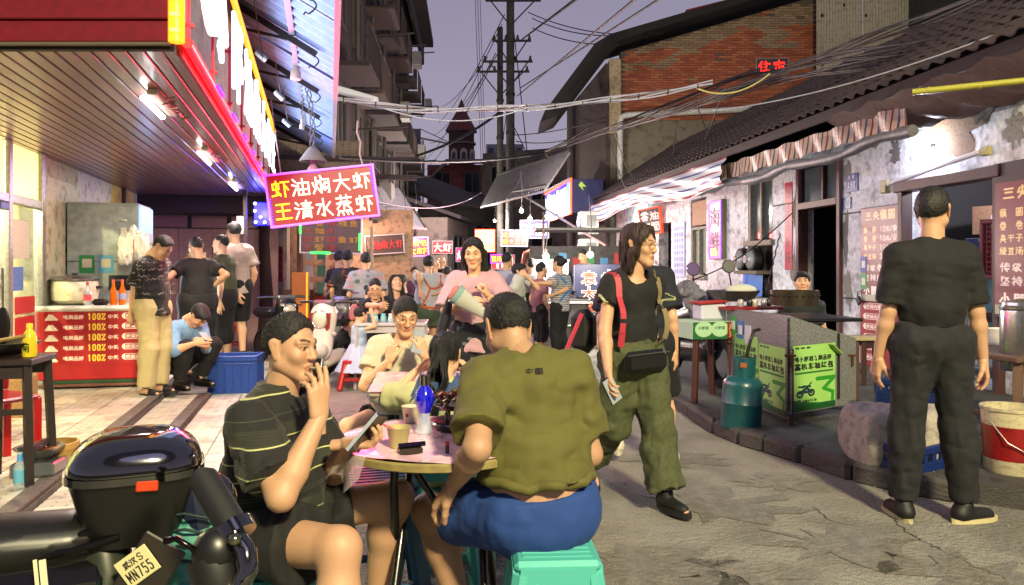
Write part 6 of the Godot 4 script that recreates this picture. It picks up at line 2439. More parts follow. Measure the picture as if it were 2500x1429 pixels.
	for k in 30:
		var f:=k/29.0
		tw.append(at(lerpf(1935,1690,f),lerpf(520,685,f),lerpf(11.0,9.0,f))+V(0,-0.12*sin(f*PI),0))
	b.tube(tw,0.009,5)
	var tw2:=[]
	for k in 20:
		var f:=k/19.0
		tw2.append(at(lerpf(1905,1872,f),lerpf(570,710,f),lerpf(10.6,10.2,f))+V(0.01*sin(k*2.0),0,0))
	b.tube(tw2,0.009,5)
	solo("wall_flex",b,black,"black flex drooping along the whitewashed wall to the motorbike","cable")


# ---- small makers
func bx(parent: Node3D,called: String,c: Vector3,s: Vector3,m: Material,bevel:=0.006,bs:=Basis.IDENTITY) -> MeshInstance3D:
	var b:=MB.new()
	b.box(c,s,bevel,bs)
	return part(called,b,m,parent)

func tb(parent: Node3D,called: String,p: Array,r,m: Material,sides:=8) -> MeshInstance3D:
	var b:=MB.new()
	b.tube(p,r,sides)
	return part(called,b,m,parent)

func lt(parent: Node3D,called: String,prof: Array,m: Material,at_:=Vector3.ZERO,sides:=20) -> MeshInstance3D:
	var b:=MB.new()
	var p:=[]
	for q in prof:
		p.append(W(q[0],q[1]))
	b.lathe(p,sides,Transform3D(Basis.IDENTITY,at_))
	return part(called,b,m,parent)

# a printed sheet of w x h facing +z
func print_(parent: Node3D,called: String,c: Vector3,w: float,h: float,key: String,im: Image,rough:=0.5,bs:=Basis.IDENTITY) -> MeshInstance3D:
	var m: StandardMaterial3D=mat(Color.WHITE,rough,{"uv": 1}).duplicate()
	m.albedo_texture=texs[key] if im==null else pic(key,im)
	var b:=MB.new()
	var x:=bs.x*w*0.5
	var y:=bs.y*h*0.5
	b.quad(c-x-y,c+x-y,c+x+y,c-x+y,bs.z)
	return part(called,b,m,parent)

func stool(label: String,pos: Vector3,turn: float,col: Color,h:=0.45,w:=0.30,group:="plastic stools") -> Node3D:
	var o:=thing("plastic_stool",label,"stool",pos,turn,group)
	var m:=mat(col,0.42,{"n": "fine_n","s": 5.0,"ns": 0.1})
	bx(o,"seat",V(0,h-0.018,0),V(w,0.036,w),m,0.014)
	for q in 6:
		bx(o,"seat_rib",V(0,h+0.001,(q-2.5)*w*0.13),V(w*0.8,0.004,w*0.05),m,0.001)
	var k:=w*0.5
	for sx: float in [-1,1]:
		for sz: float in [-1,1]:
			var b:=MB.new()
			b.bar(V(sx*(k+0.035),0,sz*(k+0.035)),V(sx*(k-0.03),h-0.03,sz*(k-0.03)),0.062,0.062,0.016)
			part("leg",b,m,o)
	for sz in 4:
		var bs:=Basis(Vector3.UP,sz*PI/2)
		var b:=MB.new()
		var arch:=PackedVector2Array([W(-k+0.02,h-0.02),W(-k-0.002,h-0.17)])
		for j in 9:
			var a:=PI-PI*j/8.0
			arch.append(W(cos(a)*(k-0.055),h-0.17+sin(a)*0.085))
		arch.append(W(k+0.002,h-0.17))
		arch.append(W(k-0.02,h-0.02))
		b.prism(arch,k-0.015,k+0.004,Transform3D(bs,Vector3.ZERO))
		part("apron",b,m,o)
		bx(o,"stretcher",bs*V(0,0.12,k+0.016),V(2*k-0.02,0.035,0.018) if sz % 2==0 else V(0.018,0.034,2*k-0.02),m,0.004)
	return o

func crate(label: String,pos: Vector3,turn: float,s: Vector3,col: Color,open:=true) -> Node3D:
	var o:=thing("plastic_crate",label,"crate",pos,turn)
	var m:=mat(col,0.45,{"tex": "noise","s": 2.0})
	bx(o,"bottom",V(0,0.02,0),V(s.x,0.03,s.z)*0.96,m)
	for k in 4:
		var w: float=s.x if k % 2==0 else s.z
		var dd: float=(s.z if k % 2==0 else s.x)*0.5
		var bs:=Basis(Vector3.UP,k*PI/2)
		var b:=MB.new()
		if open:
			b.box(bs*V(0,s.y*0.32,dd-0.012),V(w,s.y*0.62,0.018),0.004,bs)
			b.box(bs*V(0,s.y-0.03,dd-0.010),V(w+0.01,0.05,0.030),0.008,bs)
			for q in 5:
				b.box(bs*V((q-2)*w*0.235,s.y*0.75,dd-0.011),V(0.035,s.y*0.36,0.022),0.004,bs)
		else:
			b.box(bs*V(0,s.y*0.5,dd-0.010),V(w-0.003,s.y,0.016),0.004,bs)
			b.box(bs*V(0,s.y-0.03,dd-0.004),V(w+0.02,0.06,0.026),0.008,bs)
			b.box(bs*V(0,s.y*0.78,dd+0.001),V(w,0.012,0.012),0.003,bs)
			for q in 7:
				b.box(bs*V((q-3)*w*0.16,s.y*0.4,dd+0.0),V(0.014,s.y*0.72,0.012),0.003,bs)
		part("side",b,m,o)
	return o

func bottle(called: String,label: String,pos: Vector3,prof: Array,m: Material,cap: Color,cat:="bottle",group:="") -> Node3D:
	var o:=thing(called,label,cat,pos,0,group)
	lt(o,"body",prof,m)
	var top: Array=prof[-1]
	lt(o,"cap",[[0.0,top[1]],[top[0]*1.12,top[1]],[top[0]*1.12,top[1]+0.022],[0.0,top[1]+0.024]],mat(cap,0.4))
	return o

func board_table(called: String,label: String,pos: Vector3,turn: float,s: Vector3,m: Material,leg:=0.045) -> Node3D:
	var o:=thing(called,label,"table" if s.x>0.5 else "stool",pos,turn)
	bx(o,"top",V(0,s.y-0.02,0),V(s.x,0.035,s.z),m)
	for sx: float in [-1,1]:
		for sz: float in [-1,1]:
			var b:=MB.new()
			b.bar(V(sx*(s.x*0.5-leg*0.4),0,sz*(s.z*0.5-leg*0.4)),V(sx*(s.x*0.5-leg),s.y-0.03,sz*(s.z*0.5-leg)),leg,leg,0.004)
			part("leg",b,m,o)
	for sz: float in [-1,1]:
		bx(o,"rail",V(0,s.y-0.08,sz*(s.z*0.5-leg)),V(s.x-leg*2,0.07,0.02),m)
		bx(o,"low_rail",V(sz*(s.x*0.5-leg*0.8),s.y*0.28,0),V(0.025,0.035,s.z-leg*2),m)
	return o

func welcome_rows(im: Image,x: int,y0: int,step: int,n: int,s: float) -> void:
	for k in n:
		var y:=y0+k*step
		disc_ink(im,W(x,y+s*0.75),s*0.8,s*0.8,K(0.9,0.86,0.84))
		rect(im,x,y-int(s*0.05),int(s*4.6),int(s*1.6),K(0.9,0.86,0.84))
		rect(im,x,y+int(s*0.1),int(s*4.6),int(s*1.3),K(0.62,0.05,0.08))
		ink(im,"欢迎光临",x+s*0.15,y+s*0.25,s*0.95,s*1.0,s*0.15,K(0.93,0.9,0.88))

func left_goods() -> void:
	var cream:=mat(K(0.78,0.79,0.68),0.4)
	# chest freezer with the red front
	var o:=thing("chest_freezer","white-lidded chest freezer with a red printed front and green base","freezer",at(222,940,7.55)*V(1,0,1)+V(0,0.125,0),12)
	bx(o,"body",V(0,0.44,-0.3),V(1.02,0.70,0.6),mat(K(0.60,0.07,0.09),0.4),0.015)
	var base:=bx(o,"base",V(0,0.15,-0.3),V(0.98,0.20,0.57),mat(K(0.07,0.25,0.14),0.5),0.01)
	for k in 3:
		for j in 5:
			bx(base,"vent_slot",V(-0.28+k*0.28,0.10+j*0.022,-0.012),V(0.12,0.010,0.006),mat(K(0.02,0.03,0.03),0.6),0.0)
	bx(o,"foot_frame",V(0,0.04,-0.3),V(1.1,0.03,0.62),mat(K(0.36,0.22,0.17),0.6))
	bx(o,"lid",V(0,0.815,-0.3),V(1.07,0.055,0.65),mat(K(0.80,0.81,0.77),0.35),0.02)
	for sx: float in [-0.45,0.45]:
		for z: float in [-0.05,-0.55]:
			lt(o,"castor",[[0.0,-0.02],[0.025,-0.02],[0.025,0.025],[0,0.025]],mat(K(0.2,0.2,0.2),0.5),V(sx,0.0+0.02,z),10)
	var im:=blank(512,300,K(0.60,0.045,0.07))
	for k in 5:
		var y:=16+k*58
		for j in 4:
			rect(im,40+j*5,y+28-j*8,60-j*12,10,K(0.9,0.86,0.75))
		ink(im,"喝顺品郎",125,y+8,22,24,3.6,K(0.88,0.8,0.72))
		ink(im,"100%",238,y,20,36,6.0,K(0.93,0.86,0.25))
		ink(im,"中奖",336,y+6,24,25,3.6,K(0.9,0.82,0.74))
	welcome_rows(im,420,14,58,5,22)
	print_(o,"front_print",V(0,0.525,0.003),1.0,0.54,"freezer_front",im)
	var top:=o.position+V(0,0.843,0)
	var tf:=Basis(Vector3.UP,deg_to_rad(12))
	o=thing("rice_cooker","big cream rice cooker with a steel rim and orange lamp on the freezer","rice cooker",top+tf*V(-0.25,0.02,-0.3),12)
	lt(o,"pot",[[0.0,0],[0.17,0],[0.21,0.03],[0.225,0.13],[0.215,0.22],[0.20,0.235],[0,0.235]],cream)
	lt(o,"lid",[[0.225,0.235],[0.23,0.25],[0.20,0.275],[0.06,0.29],[0,0.29]],mat(K(0.55,0.55,0.55),0.25,{"metal": 0.8}))
	lt(o,"knob",[[0.03,0.288],[0.03,0.31],[0,0.315]],mat(K(0.1,0.1,0.1),0.4),Vector3.ZERO,10)
	bx(o,"switch_plate",V(0.02,0.08,0.222),V(0.08,0.1,0.012),mat(K(0.85,0.8,0.66),0.4))
	bx(o,"switch_lamp",V(0.02,0.09,0.229),V(0.03,0.012,0.004),mat(K(1,0.4,0.1),0.4,{"em": K(1,0.35,0.05),"ee": 2.0}),0.001)
	for sx: float in [-1,1]:
		bx(o,"handle",V(sx*0.235,0.16,0),V(0.05,0.03,0.09),mat(K(0.12,0.12,0.12),0.4))
	o=bottle("water_bottle","clear water bottle with a red cap and label before the rice cooker",top+tf*V(-0.06,0,-0.08),[[0,0],[0.036,0],[0.036,0.14],[0.014,0.2],[0.013,0.215]],mat(K(0.8,0.85,0.85),0.08,{"alpha": 0.35}),K(0.8,0.1,0.1))
	lt(o,"label_band",[[0.037,0.05],[0.037,0.11]],mat(K(0.85,0.3,0.35),0.5))
	for k in 2:
		o=bottle("soda_bottle","orange soda bottle on the freezer, %s" % ["the one with a plain side","the one with a blue and white label"][k],top+tf*V(0.16+k*0.085,0,-0.16),[[0,0],[0.031,0],[0.034,0.05],[0.03,0.10],[0.033,0.14],[0.014,0.20],[0.013,0.24]],mat(K(0.85,0.42,0.04),0.12,{"sub": 0.3}),K(0.85,0.3,0.3),"bottle","orange soda bottles on the freezer")
		if k:
			lt(o,"label_band",[[0.0335,0.06],[0.032,0.12]],mat(K(0.55,0.6,0.75),0.5))
	bx(solo("dark_cloth",MB.new(),cream,"crumpled dark cloth beside the soda bottles on the freezer","cloth"),"fold",top+tf*V(0.05,0.03,-0.12),V(0.16,0.07,0.1),mat(K(0.08,0.05,0.05),0.8),0.03)
	# glass-fronted fridge: its side is turned to the viewer
	o=thing("display_fridge","tall grey display fridge with a lit glass front and blue lit header","fridge",LP(-2.30,0.125,9.5),TL)
	var grey:=mat(K(0.60,0.65,0.62),0.35,{"tex": "noise","s": 0.8})
	bx(o,"side_panel",V(0,0.98,0.31),V(0.72,1.9,0.03),grey)
	bx(o,"far_panel",V(0,0.98,-0.31),V(0.72,1.9,0.03),grey)
	bx(o,"top_panel",V(0,1.94,0),V(0.72,0.03,0.65),grey)
	bx(o,"foot",V(0,0.08,0),V(0.70,0.16,0.6),mat(K(0.2,0.2,0.2),0.5))
	bx(o,"back_panel",V(-0.34,0.98,0),V(0.03,1.8,0.6),grey)
	bx(o,"panel_joint",V(0,1.30,0.326),V(0.71,0.008,0.004),mat(K(0.2,0.22,0.22),0.6),0.0)
	for k in 4:
		bx(o,"shelf",V(0,0.3+k*0.36,0),V(0.62,0.012,0.58),mat(K(0.75,0.78,0.8),0.3))
		for j in 4:
			lt(o,"stock_bottle",[[0,0],[0.04,0],[0.04,0.17],[0.015,0.24],[0,0.25]],mat([K(0.5,0.62,0.3),K(0.75,0.72,0.66),K(0.7,0.3,0.1),K(0.3,0.45,0.6)][(j+k) % 4],0.25),V(0.22,0.31+k*0.36,-0.2+j*0.13),10)
	bx(o,"glass_door",V(0.365,0.9,0),V(0.01,1.45,0.56),mat(K(0.9,0.95,0.95),0.05,{"alpha": 0.12}),0.0)
	for z: float in [-0.28,0.28]:
		bx(o,"door_edge",V(0.365,0.9,z),V(0.03,1.5,0.04),mat(K(0.8,0.82,0.84),0.3))
	bx(o,"lit_strip_lamp",V(0.30,0.9,0.26),V(0.02,1.4,0.02),mat(Color.WHITE,0.4,{"em": K(0.95,1.0,1.0),"ee": 4.0}))
	area(Transform3D(Basis(Vector3.UP,PI/2),V(0.40,0.95,0)),0.5,1.3,K(0.95,0.98,1.0),1.0,o)
	bx(o,"lit_header_sign",V(0.37,1.78,0.0),V(0.03,0.30,0.63),mat(K(0.6,0.7,0.85),0.4,{"em": K(0.42,0.60,1.0),"ee": 0.75}))
	bx(o,"header_band",V(0.372,1.58,0.0),V(0.03,0.12,0.63),mat(K(0.72,0.74,0.76),0.4))
	bx(o,"socket_block",V(0.21,1.63,0.34),V(0.06,0.10,0.03),cream)
	lt(o,"round_hook",[[0,0],[0.035,0],[0.03,0.02],[0,0.025]],cream,V(0.21,1.75,0.33),12)
	for k in 2:
		var q:=thing("payment_card","%s payment card stuck on the side of the display fridge" % ["green","blue"][k],"card",o.position+Basis(Vector3.UP,deg_to_rad(TL))*V(-0.16+k*0.19,1.27,0.328),TL,"payment cards on the fridge")
		bx(q,"sheet",Vector3.ZERO,V(0.155,0.20,0.004),mat([K(0.16,0.50,0.27),K(0.30,0.58,0.72)][k],0.5),0.0)
		bx(q,"pale_square",V(0,0.01,0.003),V(0.095,0.095,0.003),mat(K(0.72,0.70,0.62),0.6),0.0)
	o=thing("clipboard","black clip holder with a white sheet below it on the fridge side","clipboard",o.position+Basis(Vector3.UP,deg_to_rad(TL))*V(0.17,1.06,0.335),TL)
	bx(o,"holder",V(0,0.0,0),V(0.22,0.17,0.02),mat(K(0.05,0.05,0.05),0.4),0.01)
	bx(o,"sheet",V(0.01,-0.17,-0.005),V(0.20,0.2,0.006),mat(K(0.8,0.8,0.76),0.5),0.0)
	bx(o,"slot",V(0,0.03,0.011),V(0.07,0.02,0.003),mat(K(0.5,0.5,0.5),0.4),0.0)
	# bundle of white carrier bags
	var bag:=Field.new(V(-0.2,-0.32,-0.1),V(0.2,0.22,0.12),0.012)
	bag.cap(V(0,0.16,0),V(0,0.04,0.01),0.03,0.09,0.05,V(0,0,1),1.6)
	bag.cap(V(-0.06,0.0,0.01),V(-0.09,-0.2,0.01),0.09,0.07,0.05,V(0,0,1),1.7)
	bag.cap(V(0.08,0.02,0.01),V(0.12,-0.2,0.01),0.08,0.06,0.05,V(0,0,1),1.7)
	bag.keep(V(0,-0.25,0),Vector3.DOWN)
	bag.ripple(noise,0.02,V(60,24,60))
	var b:=MB.new()
	bag.mesh(b)
	o=thing("carrier_bag_bundle","bundle of white plastic carrier bags hanging on the corner of the fridge","bags",at(326,590,8.15),TL)
	part("bags",b,mat(K(0.80,0.82,0.74),0.35,{"n": "crease_n","s": 5.0,"ns": 0.7,"back": K(0.2,0.2,0.2)}),o)
	tb(o,"red_cord",[V(0.02,0.02,0.1),V(0.03,-0.4,0.1)],0.005,mat(K(0.6,0.1,0.1),0.6),5)
	# dark wooden stand with a wok and a bottle of tea
	var dw:=mat(K(0.13,0.085,0.065),0.55,{"tex": "grime","s": 3.0})
	o=board_table("wooden_stand","tall dark wooden stool used as a stand, at the near edge of the terrace",on(30,1175,0.125),10,V(0.34,0.72,0.34),dw,0.04)
	bx(o,"middle_rail",V(0,0.42,0.14),V(0.3,0.035,0.02),dw)
	var sp:=o.position+V(0,0.722,0)
	o=thing("wok","dark wok with a wooden spatula on the tall wooden stand","wok",sp+V(-0.05,0,0.02))
	lt(o,"bowl",[[0,0.0],[0.10,0.008],[0.17,0.045],[0.2,0.08],[0.195,0.08],[0.1,0.02],[0,0.012]],mat(K(0.18,0.17,0.17),0.35,{"metal": 0.7}))
	tb(o,"spatula",[V(-0.1,0.07,0.05),V(0.18,0.12,0.06)],0.012,mat(K(0.55,0.45,0.25),0.6))
	b=MB.new()
	b.ball(V(-0.02,0.17,-0.04),V(0.045,0.11,0.012),8,12)
	part("ladle_blade",b,mat(K(0.16,0.14,0.13),0.3,{"metal": 0.6}),o)
	o=bottle("tea_bottle","yellow chrysanthemum tea bottle on the tall wooden stand",sp+V(0.13,0,0.05),[[0,0],[0.036,0],[0.038,0.02],[0.036,0.11],[0.03,0.13],[0.016,0.155],[0.015,0.165]],mat(K(0.78,0.70,0.12),0.15,{"sub": 0.3}),K(0.85,0.75,0.2))
	b=MB.new()
	glyph(b,"菊",V(-0.024,0.03,0.0375),0.046,0.05,0.006,0.002)
	part("character",b,mat(K(0.1,0.2,0.05),0.5),o)
	o=thing("gas_stove","small clear-sided table stove on the terrace edge below the wooden stand","stove",on(95,1160,0.125),10)
	bx(o,"box",V(0,0.05,0),V(0.24,0.08,0.2),mat(K(0.45,0.46,0.47),0.25,{"metal": 0.6}),0.01)
	lt(o,"burner",[[0.07,0.09],[0.07,0.11],[0.0,0.115]],mat(K(0.05,0.05,0.05),0.5))
	o=thing("pan","steel pan of food simmering on the small table stove","pan",on(95,1160,0.125)+V(0,0.115,0))
	lt(o,"dish",[[0,0],[0.08,0.0],[0.13,0.05],[0.135,0.055],[0.125,0.052],[0.08,0.02],[0,0.02]],mat(K(0.6,0.6,0.58),0.22,{"metal": 0.9}))
	for k in 16:
		b=MB.new()
		b.ball(V(cos(k*2.4)*0.06*sqrt(k/16.0)*1.6,0.035,sin(k*2.4)*0.06*sqrt(k/16.0)*1.6),V(0.025,0.014,0.02),5,8)
		part("food_piece",b,mat([K(0.45,0.26,0.10),K(0.55,0.36,0.14),K(0.36,0.16,0.07)][k % 3],0.35),o)
	o=thing("bamboo_steamer","round bamboo steamer behind the steel pan on the terrace","steamer",on(135,1140,0.125))
	lt(o,"ring",[[0.125,0.0],[0.125,0.15],[0.115,0.15],[0.115,0.02],[0,0.02]],mat(K(0.62,0.48,0.24),0.6,{"tex": "noise","s": V(3,30,3)}),Vector3.ZERO,28)
	lt(o,"rim",[[0.127,0.12],[0.132,0.12],[0.132,0.152],[0.118,0.154]],mat(K(0.66,0.52,0.28),0.6),Vector3.ZERO,28)
	o=bottle("spirit_bottle","small clear bottle with a sky-blue label beside the stove",on(48,1190,0.125),[[0,0],[0.03,0],[0.03,0.11],[0.013,0.15],[0.012,0.2]],mat(K(0.8,0.88,0.9),0.06,{"alpha": 0.3}),K(0.15,0.18,0.2))
	lt(o,"label_band",[[0.031,0.03],[0.031,0.10]],mat(K(0.35,0.62,0.72),0.5))
	lt(o,"neck_band",[[0.0145,0.145],[0.0135,0.185]],mat(K(0.25,0.55,0.75),0.5))
	o=thing("red_chair","red plastic chair at the near end of the terrace","chair",on(-25,1140,0.125),60)
	var rp:=mat(K(0.60,0.05,0.05),0.4)
	bx(o,"seat",V(0,0.42,0),V(0.4,0.03,0.4),rp,0.012)
	bx(o,"backrest",V(0,0.65,-0.19),V(0.4,0.42,0.03),rp,0.012)
	for sx: float in [-0.18,0.18]:
		for z: float in [-0.18,0.18]:
			bx(o,"leg",V(sx,0.21,z),V(0.045,0.42,0.045),rp)
	o=thing("cardboard_box","tan cardboard box under the tall wooden stand","box",on(30,1015,0.125),20)
	bx(o,"carton",V(0,0.16,0),V(0.3,0.32,0.3),mat(K(0.58,0.44,0.26),0.8,{"tex": "noise","s": 3.0}),0.004)
	crate("blue plastic tub crate with a ribbed side on the tiled strip by the step",on(577,955,0.02),8,V(0.50,0.40,0.36),K(0.08,0.24,0.55),false)
	for k in 3:
		stool(["red plastic stool between the squatting man and the boarded stall","red stool behind the man in the black tee","red stool at the foot of the boarded stall"][k],LP(-1.9+k*0.35,0.125,10.6+k*0.5),10.0*k,K(0.55,0.03,0.04),0.40,0.26,"red stools behind the men")
	# steel post with a socket box and a dim wall lamp
	o=thing("steel_post","dark steel post carrying a white breaker box at the end of the soffit","post",LP(-1.02,0.0,11.6),TL)
	bx(o,"upright",V(0,1.25,0),V(0.06,2.5,0.06),mat(K(0.2,0.12,0.12),0.5))
	bx(o,"breaker_box",V(-0.06,1.98,0.05),V(0.10,0.26,0.06),cream)
	bx(o,"socket",V(-0.03,1.60,0.06),V(0.2,0.12,0.08),mat(K(0.6,0.62,0.42),0.5),0.02,Basis(Vector3.BACK,0.3))
	tb(o,"flex",[V(-0.06,1.86,0.06),V(-0.12,1.76,0.06),V(-0.02,1.68,0.06),V(-0.03,1.5,0.06),V(0.06,1.3,0.05)],0.01,mat(K(0.5,0.52,0.48),0.6),6)

func middle_goods() -> void:
	# beyond the eating house: pillar with a calligraphy banner,brown trunk,plywood screens
	var o:=thing("tree_trunk","dark reddish tree trunk standing at the end of the soffit","tree",at(648,655,12.6)*V(1,0,1))
	tb(o,"trunk",[V(0,0,0),V(0.02,0.9,0),V(-0.02,1.8,0),V(0.03,3.0,0.02)],[0.16,0.13,0.12,0.11],mat(K(0.20,0.11,0.10),0.9,{"tex": "grime","s": 2.0,"n": "rough_n","ns": 1.2}),14)
	o=thing("white_pillar","white pillar with a narrow red couplet paper beside the tree trunk","pillar",at(683,655,13.2)*V(1,0,1),6)
	bx(o,"shaft",V(0,1.3,0),V(0.30,2.6,0.25),mat(K(0.68,0.62,0.60),0.7,{"tex": "noise","s": 1.0}))
	bx(o,"couplet",V(0.04,1.42,0.128),V(0.075,0.62,0.004),mat(K(0.55,0.13,0.15),0.6),0.0)
	letters(o,"福生活香",0.015,1.70,W(0.05,0.09),W(0,-0.14),0.008,0.002,mat(K(0.12,0.05,0.05),0.6),0.131)
	for q in [[728,0.98,0.55,12.9],[705,0.95,0.62,13.6],[775,0.90,0.5,13.8]]:
		o=thing("plywood_screen","%s brown plywood screen behind the scooters" % ["tall","wide","short"][[728,705,775].find(q[0])],"screen",at(q[0],655,q[3])*V(1,0,1),5)
		bx(o,"sheet",V(0,q[1]*0.5,0),V(q[2],q[1],0.03),mat(K(0.42,0.29,0.22),0.7,{"tex": "noise","s": 1.5}))
	o=thing("wooden_post","bare timber post holding the maroon menu sign","post",at(732,655,13.0)*V(1,0,1))
	bx(o,"upright",V(0,1.3,0),V(0.09,2.6,0.09),mat(K(0.48,0.34,0.28),0.7,{"tex": "noise","s": V(8,1,8)}))
	o=thing("orange_cabinet","orange-yellow two-part metal cabinet with a slot, by the plywood screens","cabinet",at(734,655,12.3)*V(1,0,1),8)
	var oy:=mat(K(0.72,0.40,0.04),0.45)
	bx(o,"lower_box",V(0,0.44,0),V(0.25,0.86,0.25),oy)
	bx(o,"upper_box",V(0,1.08,0),V(0.25,0.40,0.25),oy)
	bx(o,"slot",V(0,0.75,0.127),V(0.08,0.02,0.004),mat(K(0.06,0.04,0.02),0.6),0.0)
	bx(o,"lit_edge_lamp",V(0.115,0.78,0.128),V(0.02,1.0,0.006),mat(K(1,0.6,0.1),0.4,{"em": K(1.0,0.5,0.05),"ee": 1.2}),0.0)
	o=thing("food_stall","glass and timber stall front full of papers under the maroon menu sign","stall",at(810,655,13.4)*V(1,0,1),5)
	bx(o,"back_wall",V(0.1,1.2,-1.2),V(2.6,2.6,0.06),mat(K(0.60,0.48,0.40),0.8,{"tex": "grime","s": 0.8}))
	for k in 4:
		bx(o,"jamb",V(-0.55+k*0.42,1.05,0.0),V(0.05,2.1,0.06),mat(K(0.60,0.50,0.45),0.6))
	for k in 9:
		bx(o,"pinned_paper",V(-0.4+(k % 3)*0.22,1.6-(k/3)*0.3,0.04),V(0.15,0.2,0.004),mat([K(0.75,0.72,0.7),K(0.3,0.5,0.4),K(0.72,0.45,0.4)][k % 3],0.7),0.0,Basis(Vector3.BACK,0.05*sin(k*3.0)))
	bx(o,"red_strip",V(-0.1,0.78,0.045),V(0.9,0.12,0.01),mat(K(0.6,0.08,0.1),0.5))
	omni(V(0.3,2.1,-0.5),K(1.0,0.78,0.66),1.4,0.05,o)
	bx(o,"ceiling_lamp",V(0.3,2.12,-0.5),V(0.2,0.03,0.1),mat(Color.WHITE,0.5,{"em": K(1.0,0.85,0.75),"ee": 6.0}))
	# scooter seen from the front
	o=thing("scooter","white and red scooter with a round headlamp parked facing the viewer","scooter",at(800,655,8.7)*V(1,0,1),-8)
	var wh:=mat(K(0.78,0.74,0.70),0.25,{"coat": 0.6})
	var f:=Field.new(V(-0.3,0.1,-0.5),V(0.3,1.05,0.35),0.014)
	f.cap(V(0,0.80,0.12),V(0,0.42,0.20),0.16,0.13,0.05,V(0,0,1),1.6)
	f.cap(V(0,0.30,-0.4),V(0,0.26,0.1),0.12,0.10,0.05,V(0,1,0),1.6)
	var b:=MB.new()
	f.mesh(b)
	part("fairing",b,wh,o)
	b=MB.new()
	b.prism(PackedVector2Array([W(-0.125,0.84),W(-0.11,0.66),W(0,0.56),W(0.11,0.66),W(0.125,0.84)]),0.215,0.235)
	part("red_shield",b,mat(K(0.50,0.05,0.08),0.3,{"coat": 0.6}),o)
	b=MB.new()
	b.ball(V(0,0.765,0.235),V(0.085,0.10,0.035),8,16)
	var hl:=part("headlight",b,mat(K(0.82,0.80,0.72),0.1,{"metal": 0.3}),o)
	var ring:=[]
	for k in 21:
		ring.append(V(cos(TAU*k/20)*0.088,0.765+sin(TAU*k/20)*0.104,0.24))
	tb(hl,"rim",ring,0.010,mat(K(0.8,0.8,0.8),0.15,{"metal": 1.0}),6)
	b=MB.new()
	b.ball(V(0,0.42,0.30),V(0.12,0.10,0.16),8,14)
	part("mudguard",b,wh,o)
	for sx: float in [-1,1]:
		b=MB.new()
		b.ball(V(sx*0.15,0.60,0.2),V(0.035,0.03,0.02),6,10)
		part("indicator",b,mat(K(0.6,0.58,0.55),0.2),o)
		tb(o,"fork",[V(sx*0.055,0.42,0.26),V(sx*0.055,0.22,0.34)],0.02,mat(K(0.5,0.5,0.5),0.3,{"metal": 0.8}))
		tb(o,"handlebar",[V(sx*0.05,0.95,0.08),V(sx*0.22,0.96,0.03),V(sx*0.34,0.95,-0.03)],0.017,mat(K(0.08,0.08,0.08),0.4))
	bx(o,"dashboard",V(0,0.94,0.10),V(0.26,0.09,0.12),mat(K(0.45,0.44,0.46),0.2,{"metal": 0.6}),0.03)
	var wheel:=func(z: float) -> void:
		var wb:=MB.new()
		var pr:=[]
		for k in 9:
			pr.append(W(0.19+0.05*sin(PI*k/8.0),-0.045+0.09*k/8.0))
		wb.lathe(pr,24,Transform3D(Basis(Vector3.BACK,PI/2),V(0,0.235,z)))
		var t:=part("wheel",wb,mat(K(0.04,0.04,0.04),0.7),o)
		lt(t,"hub",[[0.0,-0.03],[0.19,-0.03],[0.19,0.03],[0,0.03]],mat(K(0.12,0.12,0.12),0.5)).transform=Transform3D(Basis(Vector3.BACK,PI/2),V(0,0.235,z))
	wheel.call(0.36)
	wheel.call(-0.75)
	bx(o,"saddle",V(0,0.72,-0.5),V(0.26,0.14,0.6),mat(K(0.06,0.06,0.06),0.4),0.05)
	bx(o,"number_plate",V(0,0.47,0.445),V(0.08,0.03,0.01),mat(K(0.7,0.68,0.66),0.5),0.0)
	for k in 2:
		var c: Node3D=copy(o,["dark scooter half hidden behind the smoker's head","grey scooter leaning behind the white and red one"][k],at([690,850][k],655,[10.2,9.7][k])*V(1,0,1),[40.0,-40.0][k])
		for ch in c.get_children():
			if String(ch.name) in ["fairing","mudguard","red_shield"]:
				(ch as MeshInstance3D).material_override=mat([K(0.06,0.06,0.08),K(0.35,0.33,0.33)][k],0.3,{"coat": 0.5})
	# the diners' low table beyond,with little jars
	var film:=mat(K(0.70,0.67,0.68),0.18,{"n": "crease_n","s": 2.5,"ns": 0.5})
	o=board_table("diners_table","folding table under pale film with small jars, before the two diners in black",at(958,655,8.6)*V(1,0,1),4,V(0.80,0.74,0.6),film,0.03)
	var tp:=o.position+V(0,0.74,0)
	for k in 5:
		bottle("small_jar","small pale blue jar on the diners' table, %s" % ["nearest the toddler's elbow","second from the toddler","third from the toddler","fourth, with a white lid","nearest the purple cup"][k],tp+V(-0.27+k*0.09,0,0.08+0.03*(k % 2)),[[0,0],[0.032,0],[0.035,0.03],[0.03,0.06],[0.024,0.07]],mat([K(0.45,0.66,0.66),K(0.62,0.72,0.72)][k % 2],0.2),[K(0.4,0.66,0.68),K(0.8,0.8,0.8)][int(k>2)],"jar","small jars on the diners' table")
	o=thing("purple_cup","purple cup at the end of the row of jars","cup",tp+V(0.24,0,0.05))
	lt(o,"cup",[[0,0],[0.03,0],[0.04,0.10],[0.036,0.10],[0.026,0.01]],mat(K(0.22,0.14,0.5),0.4))
	stool("low red plastic stool under the toddler's pale dress",at(868,655,8.35)*V(1,0,1),10,K(0.60,0.04,0.04),0.33,0.27,"red stools by the tables")
	for q in [[1000,9.4],[1062,10.6],[1030,7.3],[1090,7.6]]:
		stool("red plastic stool %s" % ["beside the diners in black","behind the woman in the apron","behind the woman in glasses","between the two middle tables"][[1000,1062,1030,1090].find(q[0])],at(q[0],655,q[1])*V(1,0,1),20,K(0.55,0.03,0.04),0.42,0.28,"red stools by the tables")
